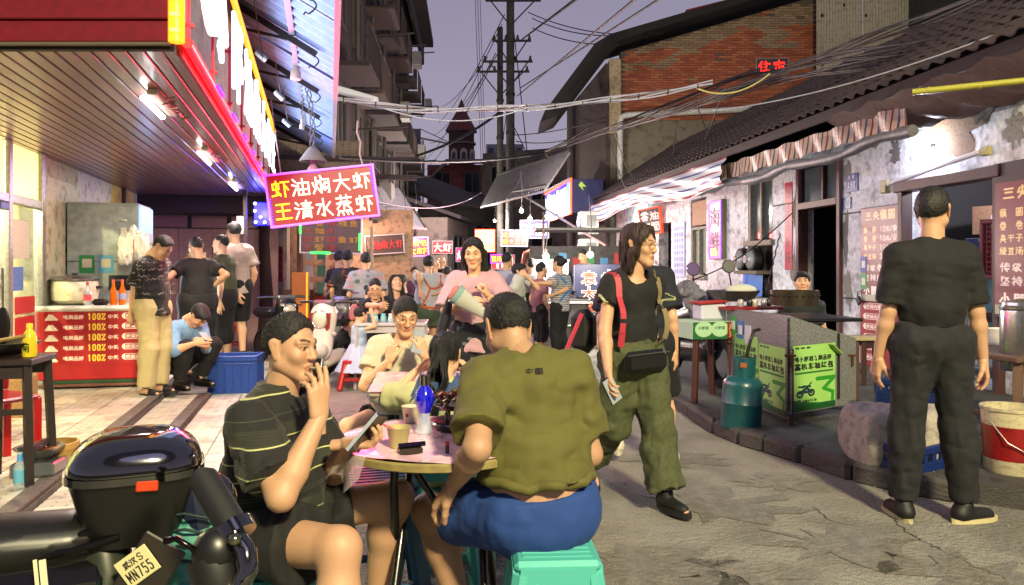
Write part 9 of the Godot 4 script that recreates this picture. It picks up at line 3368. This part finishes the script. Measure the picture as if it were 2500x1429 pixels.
func left_people() -> void:
	var blackc:=cloth(K(0.04,0.04,0.045))
	tint_tex("scribble",K(0.05,0.05,0.055),func(im: Image) -> void:
		var r:=RandomNumberGenerator.new()
		r.seed=3
		for k in 26:
			var c:=W(r.randf()*230+6,(k % 13)*19+6+r.randf()*5)
			for j in 7:
				line_ink(im,c+W(j*5,sin(j*2.0+k)*5-j),c+W(j*5+5,sin(j*2.0+2.0+k)*5-j),2.2,K(0.72,0.70,0.66)))
	var o:=man("man in a scribbled black tee and cream trousers, hands behind his back",372,7.25,0.122,78,1.60,{"head": V(5,42,0),"cell": 0.016,"w": 1.0,"fat": 1.12,"skin": 0.72,
		"lw_at": at(322,790,7.45),"rw_at": at(312,800,7.25),"le_at": V(-0.3,-0.3,-0.3),"re_at": V(-0.6,-0.2,0.6),
		"top": {"m": cloth(K(1,1,1),"scribble",Vector3.ONE*2.2),"sl": 0.75,"hem": 0.08,"loose": 0.022},"low": {"m": cloth(K(0.68,0.62,0.44)),"len": 1.95,"loose": 0.03,"flare": 1.5,"name": "trousers"},
		"shoe": {"m": mat(K(0.06,0.06,0.06),0.6),"kind": "slide"}})
	o=man("squatting man in glasses and a pale blue shirt, looking at his phone",438,7.75,0.122,62,1.66,{"hip": V(0,0.26,-0.05),"up": V(0,1,0.45),"head": V(10,35,0),"hair": "mop","glasses": true,"cell": 0.016,"skin": 1.05,"tor": 0.92,
		"lw_at": at(492,835,7.5),"rw_at": at(478,838,7.35),"le": V(0.6,-1,0),"re": V(-0.6,-1,0),"la": V(0.13,0.075,0.16),"ra": V(-0.13,0.075,0.16),"lk": V(0.25,0.6,1),"rk": V(-0.25,0.6,1),
		"top": {"m": cloth(K(0.42,0.55,0.68)),"sl": 1.25,"hem": 0.06,"loose": 0.016,"collar": true},"low": {"m": cloth(K(0.05,0.05,0.055)),"len": 1.9,"loose": 0.018},"shoe": {"m": mat(K(0.03,0.03,0.03),0.4)}})
	box_in_hand("phone","dark phone held up by the squatting man",at(500,822,7.38),Basis(Vector3.UP,0.9)*Basis(Vector3.RIGHT,-1.1),V(0.075,0.155,0.009),K(0.10,0.09,0.09))
	o=man("shaven-headed man in black with a cream towel round his neck, holding a plate",482,8.55,0.122,222,1.60,{"hair": "buzz","w": 1.1,"fat": 1.15,"skin": 0.72,"head": V(0,12,0),"rw_at": at(520,700,8.6),"lw_at": at(415,702,8.4),"le": V(0.6,-0.6,-0.3),
		"top": {"m": blackc,"sl": 0.62,"hem": 0.1,"loose": 0.018},"low": {"m": cloth(K(0.035,0.035,0.04)),"len": 1.12,"loose": 0.045,"name": "shorts"},"shoe": {"m": mat(K(0.14,0.10,0.08),0.6),"kind": "slide"}})
	strap(o,"towel",[V(0.10,1.15,0.14),V(0.10,1.33,0.05),V(0.04,1.40,-0.06),V(-0.06,1.40,-0.06),V(-0.11,1.32,0.05),V(-0.11,1.1,0.14)],0.10,mat(K(0.62,0.55,0.40),0.9),last_top,0.014)
	o=thing("paper_plate","white paper plate held out by the shaven-headed man","plate",at(403,697,8.35))
	lt(o,"plate",[[0,0],[0.07,0],[0.1,0.02],[0.07,0.004],[0,0.004]],mat(K(0.75,0.73,0.68),0.6))
	man("short-haired man in an olive tee and black cargo shorts, hand at his hip",545,9.4,0.122,-95,1.66,{"hair": "buzz","fat": 1.15,"skin": 0.85,"w": 1.05,"lw_at": at(535,738,9.1),"le_at": V(1,-0.4,0.5),"rw_at": at(520,720,9.7),
		"top": {"m": cloth(K(0.20,0.21,0.115)),"sl": 0.65,"hem": 0.05,"loose": 0.02},"low": {"m": cloth(K(0.05,0.05,0.055)),"len": 1.02,"loose": 0.045,"name": "shorts"},"shoe": {"m": mat(K(0.1,0.1,0.1),0.6)}})
	man("tall young man in a white tee standing behind the man in olive",574,9.9,0.122,-128,1.86,{"hair": "mop","skin": 1.05,"lw_at": at(588,752,9.7),
		"top": {"m": cloth(K(0.66,0.60,0.54)),"sl": 0.7,"hem": 0.09,"loose": 0.03},"low": {"m": cloth(K(0.05,0.05,0.055)),"len": 0.98,"loose": 0.04,"name": "shorts"},"shoe": {"m": mat(K(0.2,0.2,0.2),0.6)}})

func far_people() -> void:
	tint_tex("flames",K(0.05,0.045,0.05),func(im: Image) -> void:
		for k in 26:
			disc_ink(im,W((k*97) % 256,(k*61) % 256),6+(k*7) % 16,4+(k*5) % 9,[K(0.62,0.20,0.05),K(0.66,0.36,0.08),K(0.40,0.10,0.06)][k % 3]))
	tint_tex("tropic",K(0.55,0.55,0.58),func(im: Image) -> void:
		for k in 44:
			disc_ink(im,W((k*89) % 256,(k*53) % 256),9+(k*7) % 20,6+(k*5) % 10,[K(0.18,0.28,0.55),K(0.70,0.42,0.45),K(0.62,0.60,0.62),K(0.28,0.34,0.30)][k % 4]))
	tint_tex("thin_stripe",K(0.70,0.70,0.70),func(im: Image) -> void:
		for k in 16:
			rect(im,0,k*16,256,6,K(0.16,0.18,0.25)))
	var dark:=cloth(K(0.05,0.05,0.055))
	var blk:={"m": cloth(K(0.035,0.035,0.045)),"sl": 0.62}
	var seated:={"hip": V(0,0.50,0),"la": V(0.12,0.07,0.38),"ra": V(-0.12,0.07,0.38),"tor": 0.97}
	var sandal:={"m": mat(K(0.15,0.1,0.08),0.6),"kind": "slide"}
	man("man in a black and orange flame-print shirt, back to the viewer",848,11.0,0.0,176,1.62,{"top": {"m": cloth(K(1,1,1),"flames",Vector3.ONE*1.6),"sl": 0.8,"hem": 0.1,"loose": 0.025},"low": {"m": dark,"len": 0.9,"loose": 0.04},"shoe": sandal,"skin": 0.8})
	man("person in black and orange half hidden beside the flame-print shirt",826,11.7,0.0,150,1.62,{"top": blk,"low": {"m": dark,"len": 0.8,"loose": 0.035},"shoe": sandal,"skin": 0.8})
	man("man in a blue and pink tropical shirt, back to the viewer",893,10.4,0.0,190,1.57,{"w": 1.1,"fat": 1.15,"top": {"m": cloth(K(1,1,1),"tropic",Vector3.ONE*1.5),"sl": 0.8,"hem": 0.12,"loose": 0.03},"low": {"m": dark,"len": 0.9,"loose": 0.04},"shoe": sandal})
	var s:=seated.duplicate()
	s.merge({"top": blk,"low": {"m": dark,"len": 1.5},"hair": "crew","glasses": true,"head": V(-5,22,0),"rw_at": at(938,745,8.6),"lw_at": at(905,770,8.6),"re": V(-0.6,-1,0.2),"cell": 0.02})
	var o:=man("seated diner with cropped hair and glasses in black, eating with chopsticks",917,9.15,0.0,12,1.62,s)
	o=thing("chopsticks","pair of chopsticks in the cropped-haired diner's hand","chopsticks",at(937,738,8.55))
	tb(o,"stick",[V(0.02,-0.08,0.02),V(-0.06,0.16,-0.02)],0.005,mat(K(0.66,0.5,0.32),0.6),5)
	tb(o,"stick",[V(0.035,-0.08,0.02),V(-0.045,0.16,-0.02)],0.005,mat(K(0.66,0.5,0.32),0.6),5)
	s=seated.duplicate()
	s.merge({"kind": "woman","top": blk,"low": {"m": dark,"len": 1.5},"hair": "long","head": V(22,-20,0),"cell": 0.02})
	man("seated long-haired woman in black looking up past the lit signs",966,9.5,0.0,10,1.68,s)
	s=seated.duplicate()
	s.merge({"top": blk,"low": {"m": dark,"len": 1.5},"hair": "mop","head": V(0,15,0)})
	man("dark-haired diner seated behind the long-haired woman",985,10.4,0.0,-30,1.68,s)
	s=seated.duplicate()
	s.merge({"kind": "woman","top": {"m": cloth(K(0.62,0.36,0.36)),"sl": 0.6},"low": {"m": dark,"len": 1.0},"hair": "bun","up": V(0.1,1,0.5)})
	man("person in a pink tee bending at the table behind the toddler",852,9.3,0.0,70,1.55,s)
	o=man("toddler in a pale blue gauzy dress with a topknot, elbows on the diners' table",876,8.4,0.0,128,0.95,{"kind": "child","hair": "toddler","cell": 0.016,"hip": V(0,0.42,0),"hs": 0.82,"w": 1.1,"la": V(0.06,0.1,0.1),"ra": V(-0.06,0.1,0.1),"rw_at": at(908,768,8.3),"lw_at": at(905,765,8.6),"re": V(-0.6,-1,0.2),"head": V(10,0,0),
		"top": {"m": cloth(K(0.58,0.64,0.74)),"sl": 0.0,"hem": 0.02},"low": {"m": mat(K(0.62,0.68,0.78),0.7,{"n": "crease_n","s": 3.0,"ns": 0.5,"back": K(0.2,0.2,0.22)}),"skirt": true,"len": 1.0,"flare": 0.22,"fold": 0.02,"name": "dress_skirt"}})
	var b:=MB.new()
	var p:=[]
	for r in 9:
		for k in 61:
			var a:=TAU*k/60
			var q:=0.10+r/8.0*0.17+0.018*sin(k*1.9)*r/8.0
			p.append(V(cos(a)*q,0.50-r/8.0*0.30,sin(a)*q*0.95))
	b.sheet(p,9,61)
	part("gauze_skirt",b,mat(K(0.64,0.68,0.78),0.6,{"back": K(0.4,0.4,0.45)}),o)
	o=man("woman with a bun, orange apron straps and green shorts, seen from behind",1046,10.0,0.0,214,1.52,{"kind": "woman","hair": "bun","w": 1.12,"fat": 1.2,"skin": 0.8,"head": V(-25,0,0),"lw_at": at(1025,710,9.7),"rw_at": at(1068,715,9.9),
		"top": {"m": cloth(K(0.60,0.60,0.62)),"sl": 0.7,"hem": 0.02,"loose": 0.02},"low": {"m": cloth(K(0.24,0.29,0.22)),"len": 0.62,"loose": 0.035,"name": "shorts"},"shoe": sandal})
	var orange:=mat(K(0.66,0.27,0.08),0.7)
	strap(o,"apron_strap",[V(0.13,1.26,-0.10),V(0.05,1.08,-0.2),V(-0.05,1.08,-0.2),V(-0.13,1.26,-0.10)],0.025,orange,last_top)
	strap(o,"apron_strap",[V(0.05,1.08,-0.2),V(0.16,0.86,-0.12)],0.025,orange,last_top)
	strap(o,"apron_strap",[V(0.17,0.84,-0.1),V(0.0,0.82,-0.25),V(-0.17,0.84,-0.1)],0.03,orange,last_top)
	strap(o,"apron_bow",[V(-0.03,0.86,-0.25),V(-0.06,0.70,-0.24)],0.03,orange,last_top)
	man("man with cropped hair in a pale grey tee walking away among the stalls",1236,10.2,0.0,150,1.57,{"hair": "buzz","skin": 0.7,"top": {"m": cloth(K(0.55,0.55,0.60)),"sl": 0.7,"loose": 0.025,"hem": 0.1},"low": {"m": dark,"len": 0.95,"loose": 0.03},"shoe": sandal})
	o=man("boy in glasses and a white tee with a green mark, reaching out to the right",1262,9.7,0.0,78,1.40,{"hair": "mop","glasses": true,"rw_at": at(1303,692,9.6),"lw_at": at(1300,695,9.8),"top": {"m": cloth(K(0.68,0.68,0.64)),"sl": 0.7,"loose": 0.025},"low": {"m": dark,"len": 0.95,"loose": 0.03},"shoe": sandal})
	strap(o,"green_mark",[V(-0.12,0.98,0.12),V(-0.08,0.90,0.14),V(-0.03,1.0,0.15)],0.03,mat(K(0.08,0.40,0.16),0.7),last_top)
	o=man("cook in a black cap, striped tee and blue apron straps, handing something across",1368,10.4,0.0,232,1.52,{"kind": "woman","hair": "bun","lw_at": at(1305,692,10.0),"rw_at": at(1350,720,10.2),"top": {"m": cloth(K(1,1,1),"thin_stripe",Vector3.ONE*2.5),"sl": 0.85,"loose": 0.02},"low": {"m": dark,"len": 1.9},"shoe": sandal})
	strap(o,"apron_strap",[V(0.13,1.26,-0.08),V(0.0,1.05,-0.2),V(-0.15,0.9,-0.1)],0.03,mat(K(0.16,0.40,0.66),0.7),last_top)
	strap(o,"apron_strap",[V(-0.13,1.26,-0.08),V(0.0,1.05,-0.2),V(0.15,0.9,-0.1)],0.03,mat(K(0.16,0.40,0.66),0.7),last_top)
	man("dark-haired cook in a white top behind the navy board",1428,13.7,0.0,-35,1.72,{"skin": 0.75,"head": V(0,20,0),"top": {"m": cloth(K(0.62,0.60,0.58)),"sl": 0.6},"low": {"m": dark,"len": 1.9}})
	for q in [[1062,14.5,180,1.52,K(0.62,0.60,0.62),"bald man in a white shirt beyond the apron wearer"],[1078,16.0,160,1.6,K(0.06,0.06,0.07),"person in black farther up the street, by the bald man"],[1092,13.0,190,1.36,K(0.55,0.58,0.68),"child in a pale patterned shirt walking up the street"],[1298,12.0,200,1.5,K(0.05,0.05,0.06),"person in black behind the glass food case"],[1326,13.5,170,1.5,K(0.2,0.22,0.26),"customer in grey seen through the glass food case"],[1010,13.0,30,1.35,K(0.25,0.1,0.2),"child at the lit counter behind the diners"],[1318,11.0,120,1.42,K(0.58,0.36,0.38),"woman in pink standing before the glass food case"]]:
		man(q[5],q[0],q[1],0.0,q[2],q[3],{"hair": "" if "bald" in String(q[5]) else "crew","top": {"m": cloth(q[4]),"sl": 0.65},"low": {"m": dark,"len": 1.2},"skin": 0.85})

func right_people() -> void:
	var dark:=cloth(K(0.05,0.05,0.06))
	man("man in a navy tee and dark shorts with white clogs, walking behind the woman",1568,5.05,0.0,168,1.62,{"cell": 0.0145,"w": 1.1,"skin": 0.9,"la_at": at(1508,1090,5.2)+V(0,0.03,0),"ra_at": at(1640,1125,5.05)+V(0,0.06,0),"rw_at": at(1648,858,5.0),"up": V(0.08,1,0),
		"top": {"m": cloth(K(0.055,0.07,0.12)),"sl": 0.8,"loose": 0.025,"hem": 0.12},"low": {"m": dark,"len": 0.95,"loose": 0.04,"name": "shorts"},"shoe": {"m": mat(K(0.74,0.72,0.64),0.5)}})
	var o:=man("woman walking in a black tee and wide green jeans with a belt bag",1545,4.25,0.0,22,1.60,{"kind": "woman","hair": "bob","glasses": true,"cell": 0.0125,"w": 0.92,"fat": 1.0,"skin": 0.8,"head": V(32,4,0),"hairm": mat(K(0.17,0.105,0.07),0.42,{"n": "fine_n","s": V(14,2,14),"ns": 1.0,"rim": 0.3}),
		"la": V(0.10,0.07,0.20),"ra": V(-0.10,0.20,-0.34),"rk": V(0,0,1),"rw": V(-0.25,0.80,0.16),"re": V(-0.1,-0.2,-1),"le": V(0.1,-0.2,-1),"lw": V(0.23,0.80,-0.10),"rt": V(-0.1,-0.6,0.8),
		"top": {"m": cloth(K(0.028,0.03,0.028)),"sl": 0.42,"cuff": 1.5,"hem": 0.08,"loose": 0.016,"scoop": 0.03},"low": {"m": mat(K(0.27,0.29,0.17),0.85,{"n": "fine_n","s": 7.0,"ns": 0.4,"tex": "blotch"}),"len": 1.90,"loose": 0.035,"flare": 2.1,"fold": 0.02,"name": "jeans"},"shoe": {"m": mat(K(0.03,0.03,0.03),0.7)}})
	strap(o,"pink_strap",[V(-0.13,1.31,-0.05),V(-0.13,1.31,0.05),V(-0.15,1.1,0.16),V(-0.16,0.92,0.14)],0.035,mat(K(0.62,0.16,0.22),0.6),last_top)
	strap(o,"beige_strap",[V(0.11,1.33,0.0),V(0.13,1.2,0.13),V(0.12,1.02,0.17),V(0.09,0.88,0.16)],0.032,mat(K(0.42,0.38,0.26),0.7),last_top)
	for g: float in [-1.0,1.0]:
		strap(o,"white_sleeve_trim",[V(g*0.26,1.20,0.05),V(g*0.235,1.17,0.08),V(g*0.20,1.16,0.06)],0.014,mat(K(0.66,0.68,0.5),0.7),last_top)
	var inv:=o.transform
	var q:=thing("belt_bag","black zipped belt bag worn across the walking woman's hips","bag",inv*V(-0.02,0.84,0.17),22)
	bx(q,"pouch",V(0,0,0),V(0.27,0.12,0.06),mat(K(0.03,0.03,0.03),0.4),0.03,Basis(Vector3.BACK,0.06))
	bx(q,"zip",V(0,0.045,0.037),V(0.26,0.006,0.004),mat(K(0.5,0.48,0.4),0.3,{"metal": 0.9}),0.001,Basis(Vector3.BACK,0.06))
	q=thing("backpack","small dark backpack with a pink strap behind the walking woman's arm","bag",inv*V(-0.30,0.98,-0.22),22)
	bx(q,"pack",V(0.1,0,0),V(0.16,0.26,0.12),mat(K(0.05,0.04,0.045),0.6),0.05)
	bx(q,"loose_strap",V(0.0,0.0,0.07),V(0.025,0.24,0.008),mat(K(0.62,0.14,0.24),0.6),0.002,Basis(Vector3.BACK,-0.45))
	box_in_hand("phone","dark phone in the walking woman's lowered hand",inv*V(-0.25,0.70,0.2),Basis(Vector3.UP,0.5)*Basis(Vector3.BACK,0.5),V(0.075,0.15,0.01),K(0.03,0.03,0.03))
	o=man("man in a black tee and dark trousers standing with his back to the viewer",2275,4.02,0.0,176,1.80,{"hair": "grey","cell": 0.0125,"w": 1.0,"fat": 1.0,"skin": 0.72,"head": V(-38,-4,0),"hairm": mat(K(0.13,0.125,0.10),0.5,{"tex": "speck","s": 7.0,"n": "fine_n","ns": 0.9}),
		"la": V(0.16,0.075,-0.02),"ra": V(-0.15,0.075,-0.05),"rt": V(-1.0,0,0.35),"lt": V(0.05,0,1),"rw": V(-0.285,0.84,0.03),"lw": V(0.25,0.84,0.08),"re": V(-0.12,-0.2,-1),"le": V(0.12,-0.2,-1),
		"top": {"m": cloth(K(0.02,0.021,0.019)),"sl": 0.86,"hem": -0.075,"loose": 0.018,"cuff": 1.5,"flare": -0.06},"low": {"m": cloth(K(0.055,0.06,0.068)),"len": 1.93,"loose": 0.02,"flare": 1.3,"fold": 0.016},"shoe": {"m": mat(K(0.035,0.035,0.035),0.6),"sole": mat(K(0.70,0.66,0.50),0.5)}})
	var bb:=MB.new()
	bb.lathe([W(0.146,-0.02),W(0.149,0.0),W(0.146,0.02)],36,Transform3D(Basis.IDENTITY,V(0,1.035,0)),0.84)
	part("belt",bb,mat(K(0.05,0.05,0.045),0.25),o)
	o=man("woman sitting low behind the stove counter, only her face above the steel ring",1958,7.7,0.12,-12,1.6,{"kind": "woman","hair": "mop","hip": V(0,0.44,0),"la": V(0.1,0.07,0.35),"ra": V(-0.1,0.07,0.35),"head": V(-5,-10,0),"cell": 0.018,"top": {"m": cloth(K(0.10,0.12,0.13)),"sl": 0.7},"low": {"m": dark,"len": 1.5}})

func near_people() -> void:
	var dark:=cloth(K(0.03,0.03,0.032))
	# the woman with the bouquet
	tint_tex("floral",K(0.05,0.07,0.10),func(im: Image) -> void:
		for k in 40:
			disc_ink(im,W((k*83) % 256,(k*59) % 256),4+k % 9,4+(k*3) % 7,[K(0.4,0.44,0.5),K(0.16,0.22,0.3),K(0.5,0.42,0.46)][k % 3]))
	var o:=man("woman in an oversized pink tee with long black hair, holding a wrapped bouquet",1160,5.85,0.0,-3,1.60,{"kind": "woman","hair": "long","cell": 0.0145,"w": 0.96,"fat": 1.0,"skin": 1.12,"head": V(-4,14,0),"lw_at": at(1190,722,5.62),"rw_at": at(1140,740,5.6),"le": V(0.8,-1,0),"re": V(-0.8,-1,0),"lh": V(-0.3,0.9,0.2),"lp": V(-1,0,0.2),"lc": [0.8,0.8,0.8,0.8],
		"top": {"m": cloth(K(0.70,0.55,0.58)),"sl": 0.98,"cuff": 2.3,"hem": 0.16,"flare": 0.02,"loose": 0.022,"scoop": 0.015},"low": {"m": cloth(K(1,1,1),"floral",Vector3.ONE*2.0),"len": 1.5,"loose": 0.04},"shoe": {"m": dark}})
	strap(o,"shirt_lettering",[V(0.02,1.20,0.2),V(0.05,1.215,0.2),V(0.04,1.195,0.2),V(0.06,1.18,0.2),V(0.09,1.2,0.2)],0.014,mat(K(0.16,0.08,0.28),0.7),last_top)
	o=thing("bouquet","bouquet wrapped in white, teal and coral paper held by the pink-shirted woman","bouquet",at(1155,748,5.45))
	o.rotation=V(0.2,0.2,0.95)
	o.scale=V(0.75,0.9,0.45)
	lt(o,"white_wrap",[[0.03,-0.20],[0.06,-0.05],[0.095,0.14],[0.08,0.15],[0.04,-0.04]],mat(K(0.70,0.70,0.66),0.5,{"n": "crease_n","s": 4.0,"ns": 1.0}))
	lt(o,"teal_wrap",[[0.075,0.06],[0.105,0.19],[0.09,0.19],[0.07,0.08]],mat(K(0.50,0.63,0.61),0.5,{"n": "crease_n","s": 4.0,"ns": 1.0}),Vector3.ZERO,9)
	lt(o,"coral_wrap",[[0.05,0.1],[0.08,0.20],[0.06,0.22],[0.0,0.2]],mat(K(0.66,0.40,0.38),0.6,{"n": "crease_n","s": 6.0,"ns": 1.0}),Vector3.ZERO,11)
	o=thing("carried_bag","dark folded umbrella hanging at the pink-shirted woman's side","umbrella",at(1085,800,5.6))
	tb(o,"cloth",[V(0.05,0.25,0),V(0.0,0.05,0),V(-0.10,-0.28,0)],[0.02,0.045,0.02],mat(K(0.05,0.06,0.10),0.6),10)
	# woman in glasses with her phone
	o=man("seated woman in glasses and a cream tee reading a phone, hand at her chin",985,4.75,0.0,10,1.62,{"kind": "woman","hair": "bun","glasses": true,"cell": 0.0135,"w": 1.08,"fat": 1.06,"skin": 1.05,"hip": V(0,0.44,0),"tor": 0.98,"head": V(8,20,0),"la_at": V(-0.45,0.07,-4.2),"ra_at": V(-0.95,0.07,-4.2),"rk_at": V(-0.7,0.5,1),"lk_at": V(0.3,0.5,1),
		"rw_at": at(950,882,4.5),"re": V(-0.5,-1,0.3),"rh": V(0.1,1,-0.1),"rp": V(0.5,0,-0.5),"rc": [0.7,0.7,0.7,0.7],"lw_at": at(1035,868,4.45),"le": V(0.6,-1,0.1),"lh": V(-0.2,0.8,0.3),"lp": V(-0.5,0.2,-0.6),"lc": [0.5,0.5,0.5,0.5],
		"top": {"m": cloth(K(0.70,0.68,0.58)),"sl": 0.6,"hem": 0.05,"loose": 0.016,"scoop": 0.035},"low": {"m": dark,"len": 0.5,"name": "shorts"},"shoe": {"m": dark}})
	strap(o,"black_strap",[V(0.12,0.90,-0.05),V(0.13,0.86,0.1),V(0.10,0.70,0.15)],0.03,dark,last_top)
	box_in_hand("phone","pale green phone held by the seated woman in glasses",at(1020,835,4.42),Basis(Vector3.UP,0.5)*Basis(Vector3.BACK,-0.35)*Basis(Vector3.RIGHT,-0.35),V(0.072,0.15,0.009),K(0.42,0.50,0.42))
	# girl with the ponytail
	o=man("girl with a long ponytail in a pale yellow dress with a denim collar",1082,3.52,0.0,172,1.28,{"kind": "child","hair": "ponytail","cell": 0.0125,"hip": V(0,0.42,0),"hs": 0.90,"head": V(4,12,0),"la": V(0.1,0.06,0.28),"ra": V(-0.1,0.06,0.28),"lw_at": at(1018,905,3.75),"rw_at": at(1150,905,3.75),"le": V(0.8,-0.6,-0.2),"re": V(-0.8,-0.6,-0.2),
		"top": {"m": cloth(K(0.68,0.68,0.48)),"sl": 0.9,"hem": 0.05,"loose": 0.02},"low": {"m": cloth(K(0.70,0.70,0.46)),"skirt": true,"len": 0.8,"flare": 0.18,"fold": 0.03,"name": "skirt"}})
	strap(o,"denim_collar",[V(0.12,0.82,-0.02),V(0.10,0.76,-0.1),V(-0.10,0.76,-0.1),V(-0.12,0.82,-0.02)],0.13,mat(K(0.20,0.29,0.44),0.8),last_top,0.008)
	# the smoker in the striped polo
	tint_tex("polo",K(0.045,0.045,0.035),func(im: Image) -> void:
		for k in 3:
			rect(im,0,k*85+28,64,30,K(0.13,0.135,0.085))
			for j in 6:
				rect(im,0,k*85+30+j*5,64,1,K(0.07,0.07,0.045))
		for q in [24,58,140,226]:
			rect(im,0,q,64,3,K(0.62,0.63,0.42))
		for q in [90,96,180]:
			rect(im,0,q,64,1,K(0.30,0.30,0.24)),64,256)
	var polo:=cloth(K(1,1,1),"polo")
	polo.uv1_triplanar=false
	o=man("seated man in a dark striped polo smoking, with a phone in his hand",640,2.5,0.0,80,1.68,{"cell": 0.0115,"hcell": 0.0038,"haircell": 0.0055,"hip": V(0,0.475,0),"tor": 0.93,"w": 1.05,"fat": 1.18,"thick": 1.12,"skin": 0.66,"hs": 0.92,"up_at": V(0.13,1,0.02),"head": V(-12,-5,0),
		"rw_at": at(778,1022,2.28),"re_at": V(-0.1,-1,0.6),"rh_at": V(-0.03,1,-0.12),"rp_at": V(-0.75,0.05,-0.55),"rc": [0.10,0.16,0.34,0.42],"thumb": 0.7,
		"lw_at": at(845,1085,2.42),"le_at": V(0,-1,-0.5),"lh_at": V(1,0.12,0.1),"lp_at": V(-0.25,1,0.15),"lc": [0.55,0.55,0.6,0.6],
		"ra_at": V(-0.46,0.15,-2.06),"rk_at": V(1,1.2,0.4),"la_at": V(-0.50,0.13,-2.72),"lk_at": V(1,1.0,-0.15),
		"top": {"uvy": 2.6,"m": polo,"sl": 0.80,"cuff": 2.2,"hem": 0.07,"loose": 0.018,"collar": true,"belly": 0.125,"fold": 0.016},"low": {"m": cloth(K(0.03,0.03,0.03)),"len": 0.62,"loose": 0.028,"flare": 1.5,"fold": 0.016,"waist": 0.06,"name": "shorts"}})
	var hd: Transform3D=o.transform*last_head
	var q:=thing("cigarette","lit cigarette between the smoker's fingers at his lips","cigarette",hd*V(-0.004,-0.063,0.096))
	var cd:=(at(800,905,2.3)-q.position).normalized()
	tb(q,"paper",[Vector3.ZERO,cd*0.055],0.004,mat(K(0.72,0.70,0.6),0.7),8)
	tb(q,"ash_tip",[cd*0.055,cd*0.062],0.0038,mat(K(0.3,0.28,0.26),0.9),8)
	box_in_hand("phone","phone with a bright face and black back held over the table by the smoker",at(897,1058,2.38),Basis(Vector3.UP,-0.5)*Basis(Vector3.BACK,-0.62)*Basis(Vector3.RIGHT,-0.35),V(0.012,0.155,0.075),K(0.03,0.03,0.03))
	var scr:=bx(get_child(get_child_count()-1),"lit_screen",V(-0.0068,0,0),V(0.002,0.148,0.069),mat(K(0.5,0.55,0.6),0.2,{"em": K(0.75,0.85,1.0),"ee": 0.5}),0.0)
	# the man in olive,back to the viewer
	o=man("heavy seated man in an olive tee rucked above blue shorts, back to the viewer",1318,2.47,0.0,194,1.76,{"cell": 0.0115,"hcell": 0.004,"haircell": 0.0055,"hip": V(0,0.545,0),"tor": 1.0,"nk": V(0.02,-0.055,0.03),"w": 0.90,"fat": 1.24,"thick": 1.05,"skin": 0.55,"hs": 1.0,"bare": true,"up_at": V(-0.09,1,-0.10),"head": V(12,24,4),
		"lw_at": at(1105,1185,2.42),"le_at": V(0.0,-0.5,0.8),"lh_at": V(-0.35,-0.45,-0.3),"lp_at": V(0.25,-0.9,-0.3),"lc": [0.35,0.4,0.45,0.5],"rw_at": V(0.26,0.66,-2.80),"re_at": V(0.25,-1,0.3),
		"la_at": V(-0.17,0.07,-2.66),"lk_at": V(-0.6,0.7,-0.45),"ra_at": V(0.26,0.07,-3.0),"rk_at": V(0.1,0.8,-0.8),
		"top": {"m": cloth(K(0.295,0.285,0.10)),"sl": 0.80,"cuff": 2.2,"hem": -0.105,"loose": 0.016,"fold": 0.016},"low": {"m": cloth(K(0.06,0.20,0.44)),"len": 0.66,"loose": 0.024,"flare": 1.4,"fold": 0.009,"waist": 0.05,"name": "shorts"}})
	var tr:=last_top
	# the shirt's rolled hem and the two small characters at its neck
	var hemp:=[]
	for k in 21:
		var a:=-0.2-PI*k/20.0*0.88
		hemp.append(V(cos(a)*0.4,0.664+0.008*sin(k*0.8),sin(a)*0.4-0.02))
	var hp:=[]
	for v in hemp:
		hp.append(tr.hit(v,(V(0,v.y,0.0)-v).normalized()))
	tb(o,"rolled_hem",hp,0.017,cloth(K(0.295,0.285,0.10)),10)
	for k in 2:
		var b:=MB.new()
		glyph(b,["中","国"][k],Vector3.ZERO,0.026,0.021,0.0025,0.003)
		var c: Node3D=part("collar_character",b,mat(K(0.03,0.03,0.02),0.7),o)
		var up_: Vector3=(o.basis.inverse()*V(-0.09,1,-0.10)).normalized()
		var base:=V(0,0.535,0)+up_*0.475
		var h:=tr.hit(base+V(0.03-k*0.03,0,-0.35),V(0,0,1))
		c.transform=Transform3D(Basis(V(-1,0,0),V(0,0.92,0.39),V(0,0.39,-0.92)),h+V(0,0,-0.004))
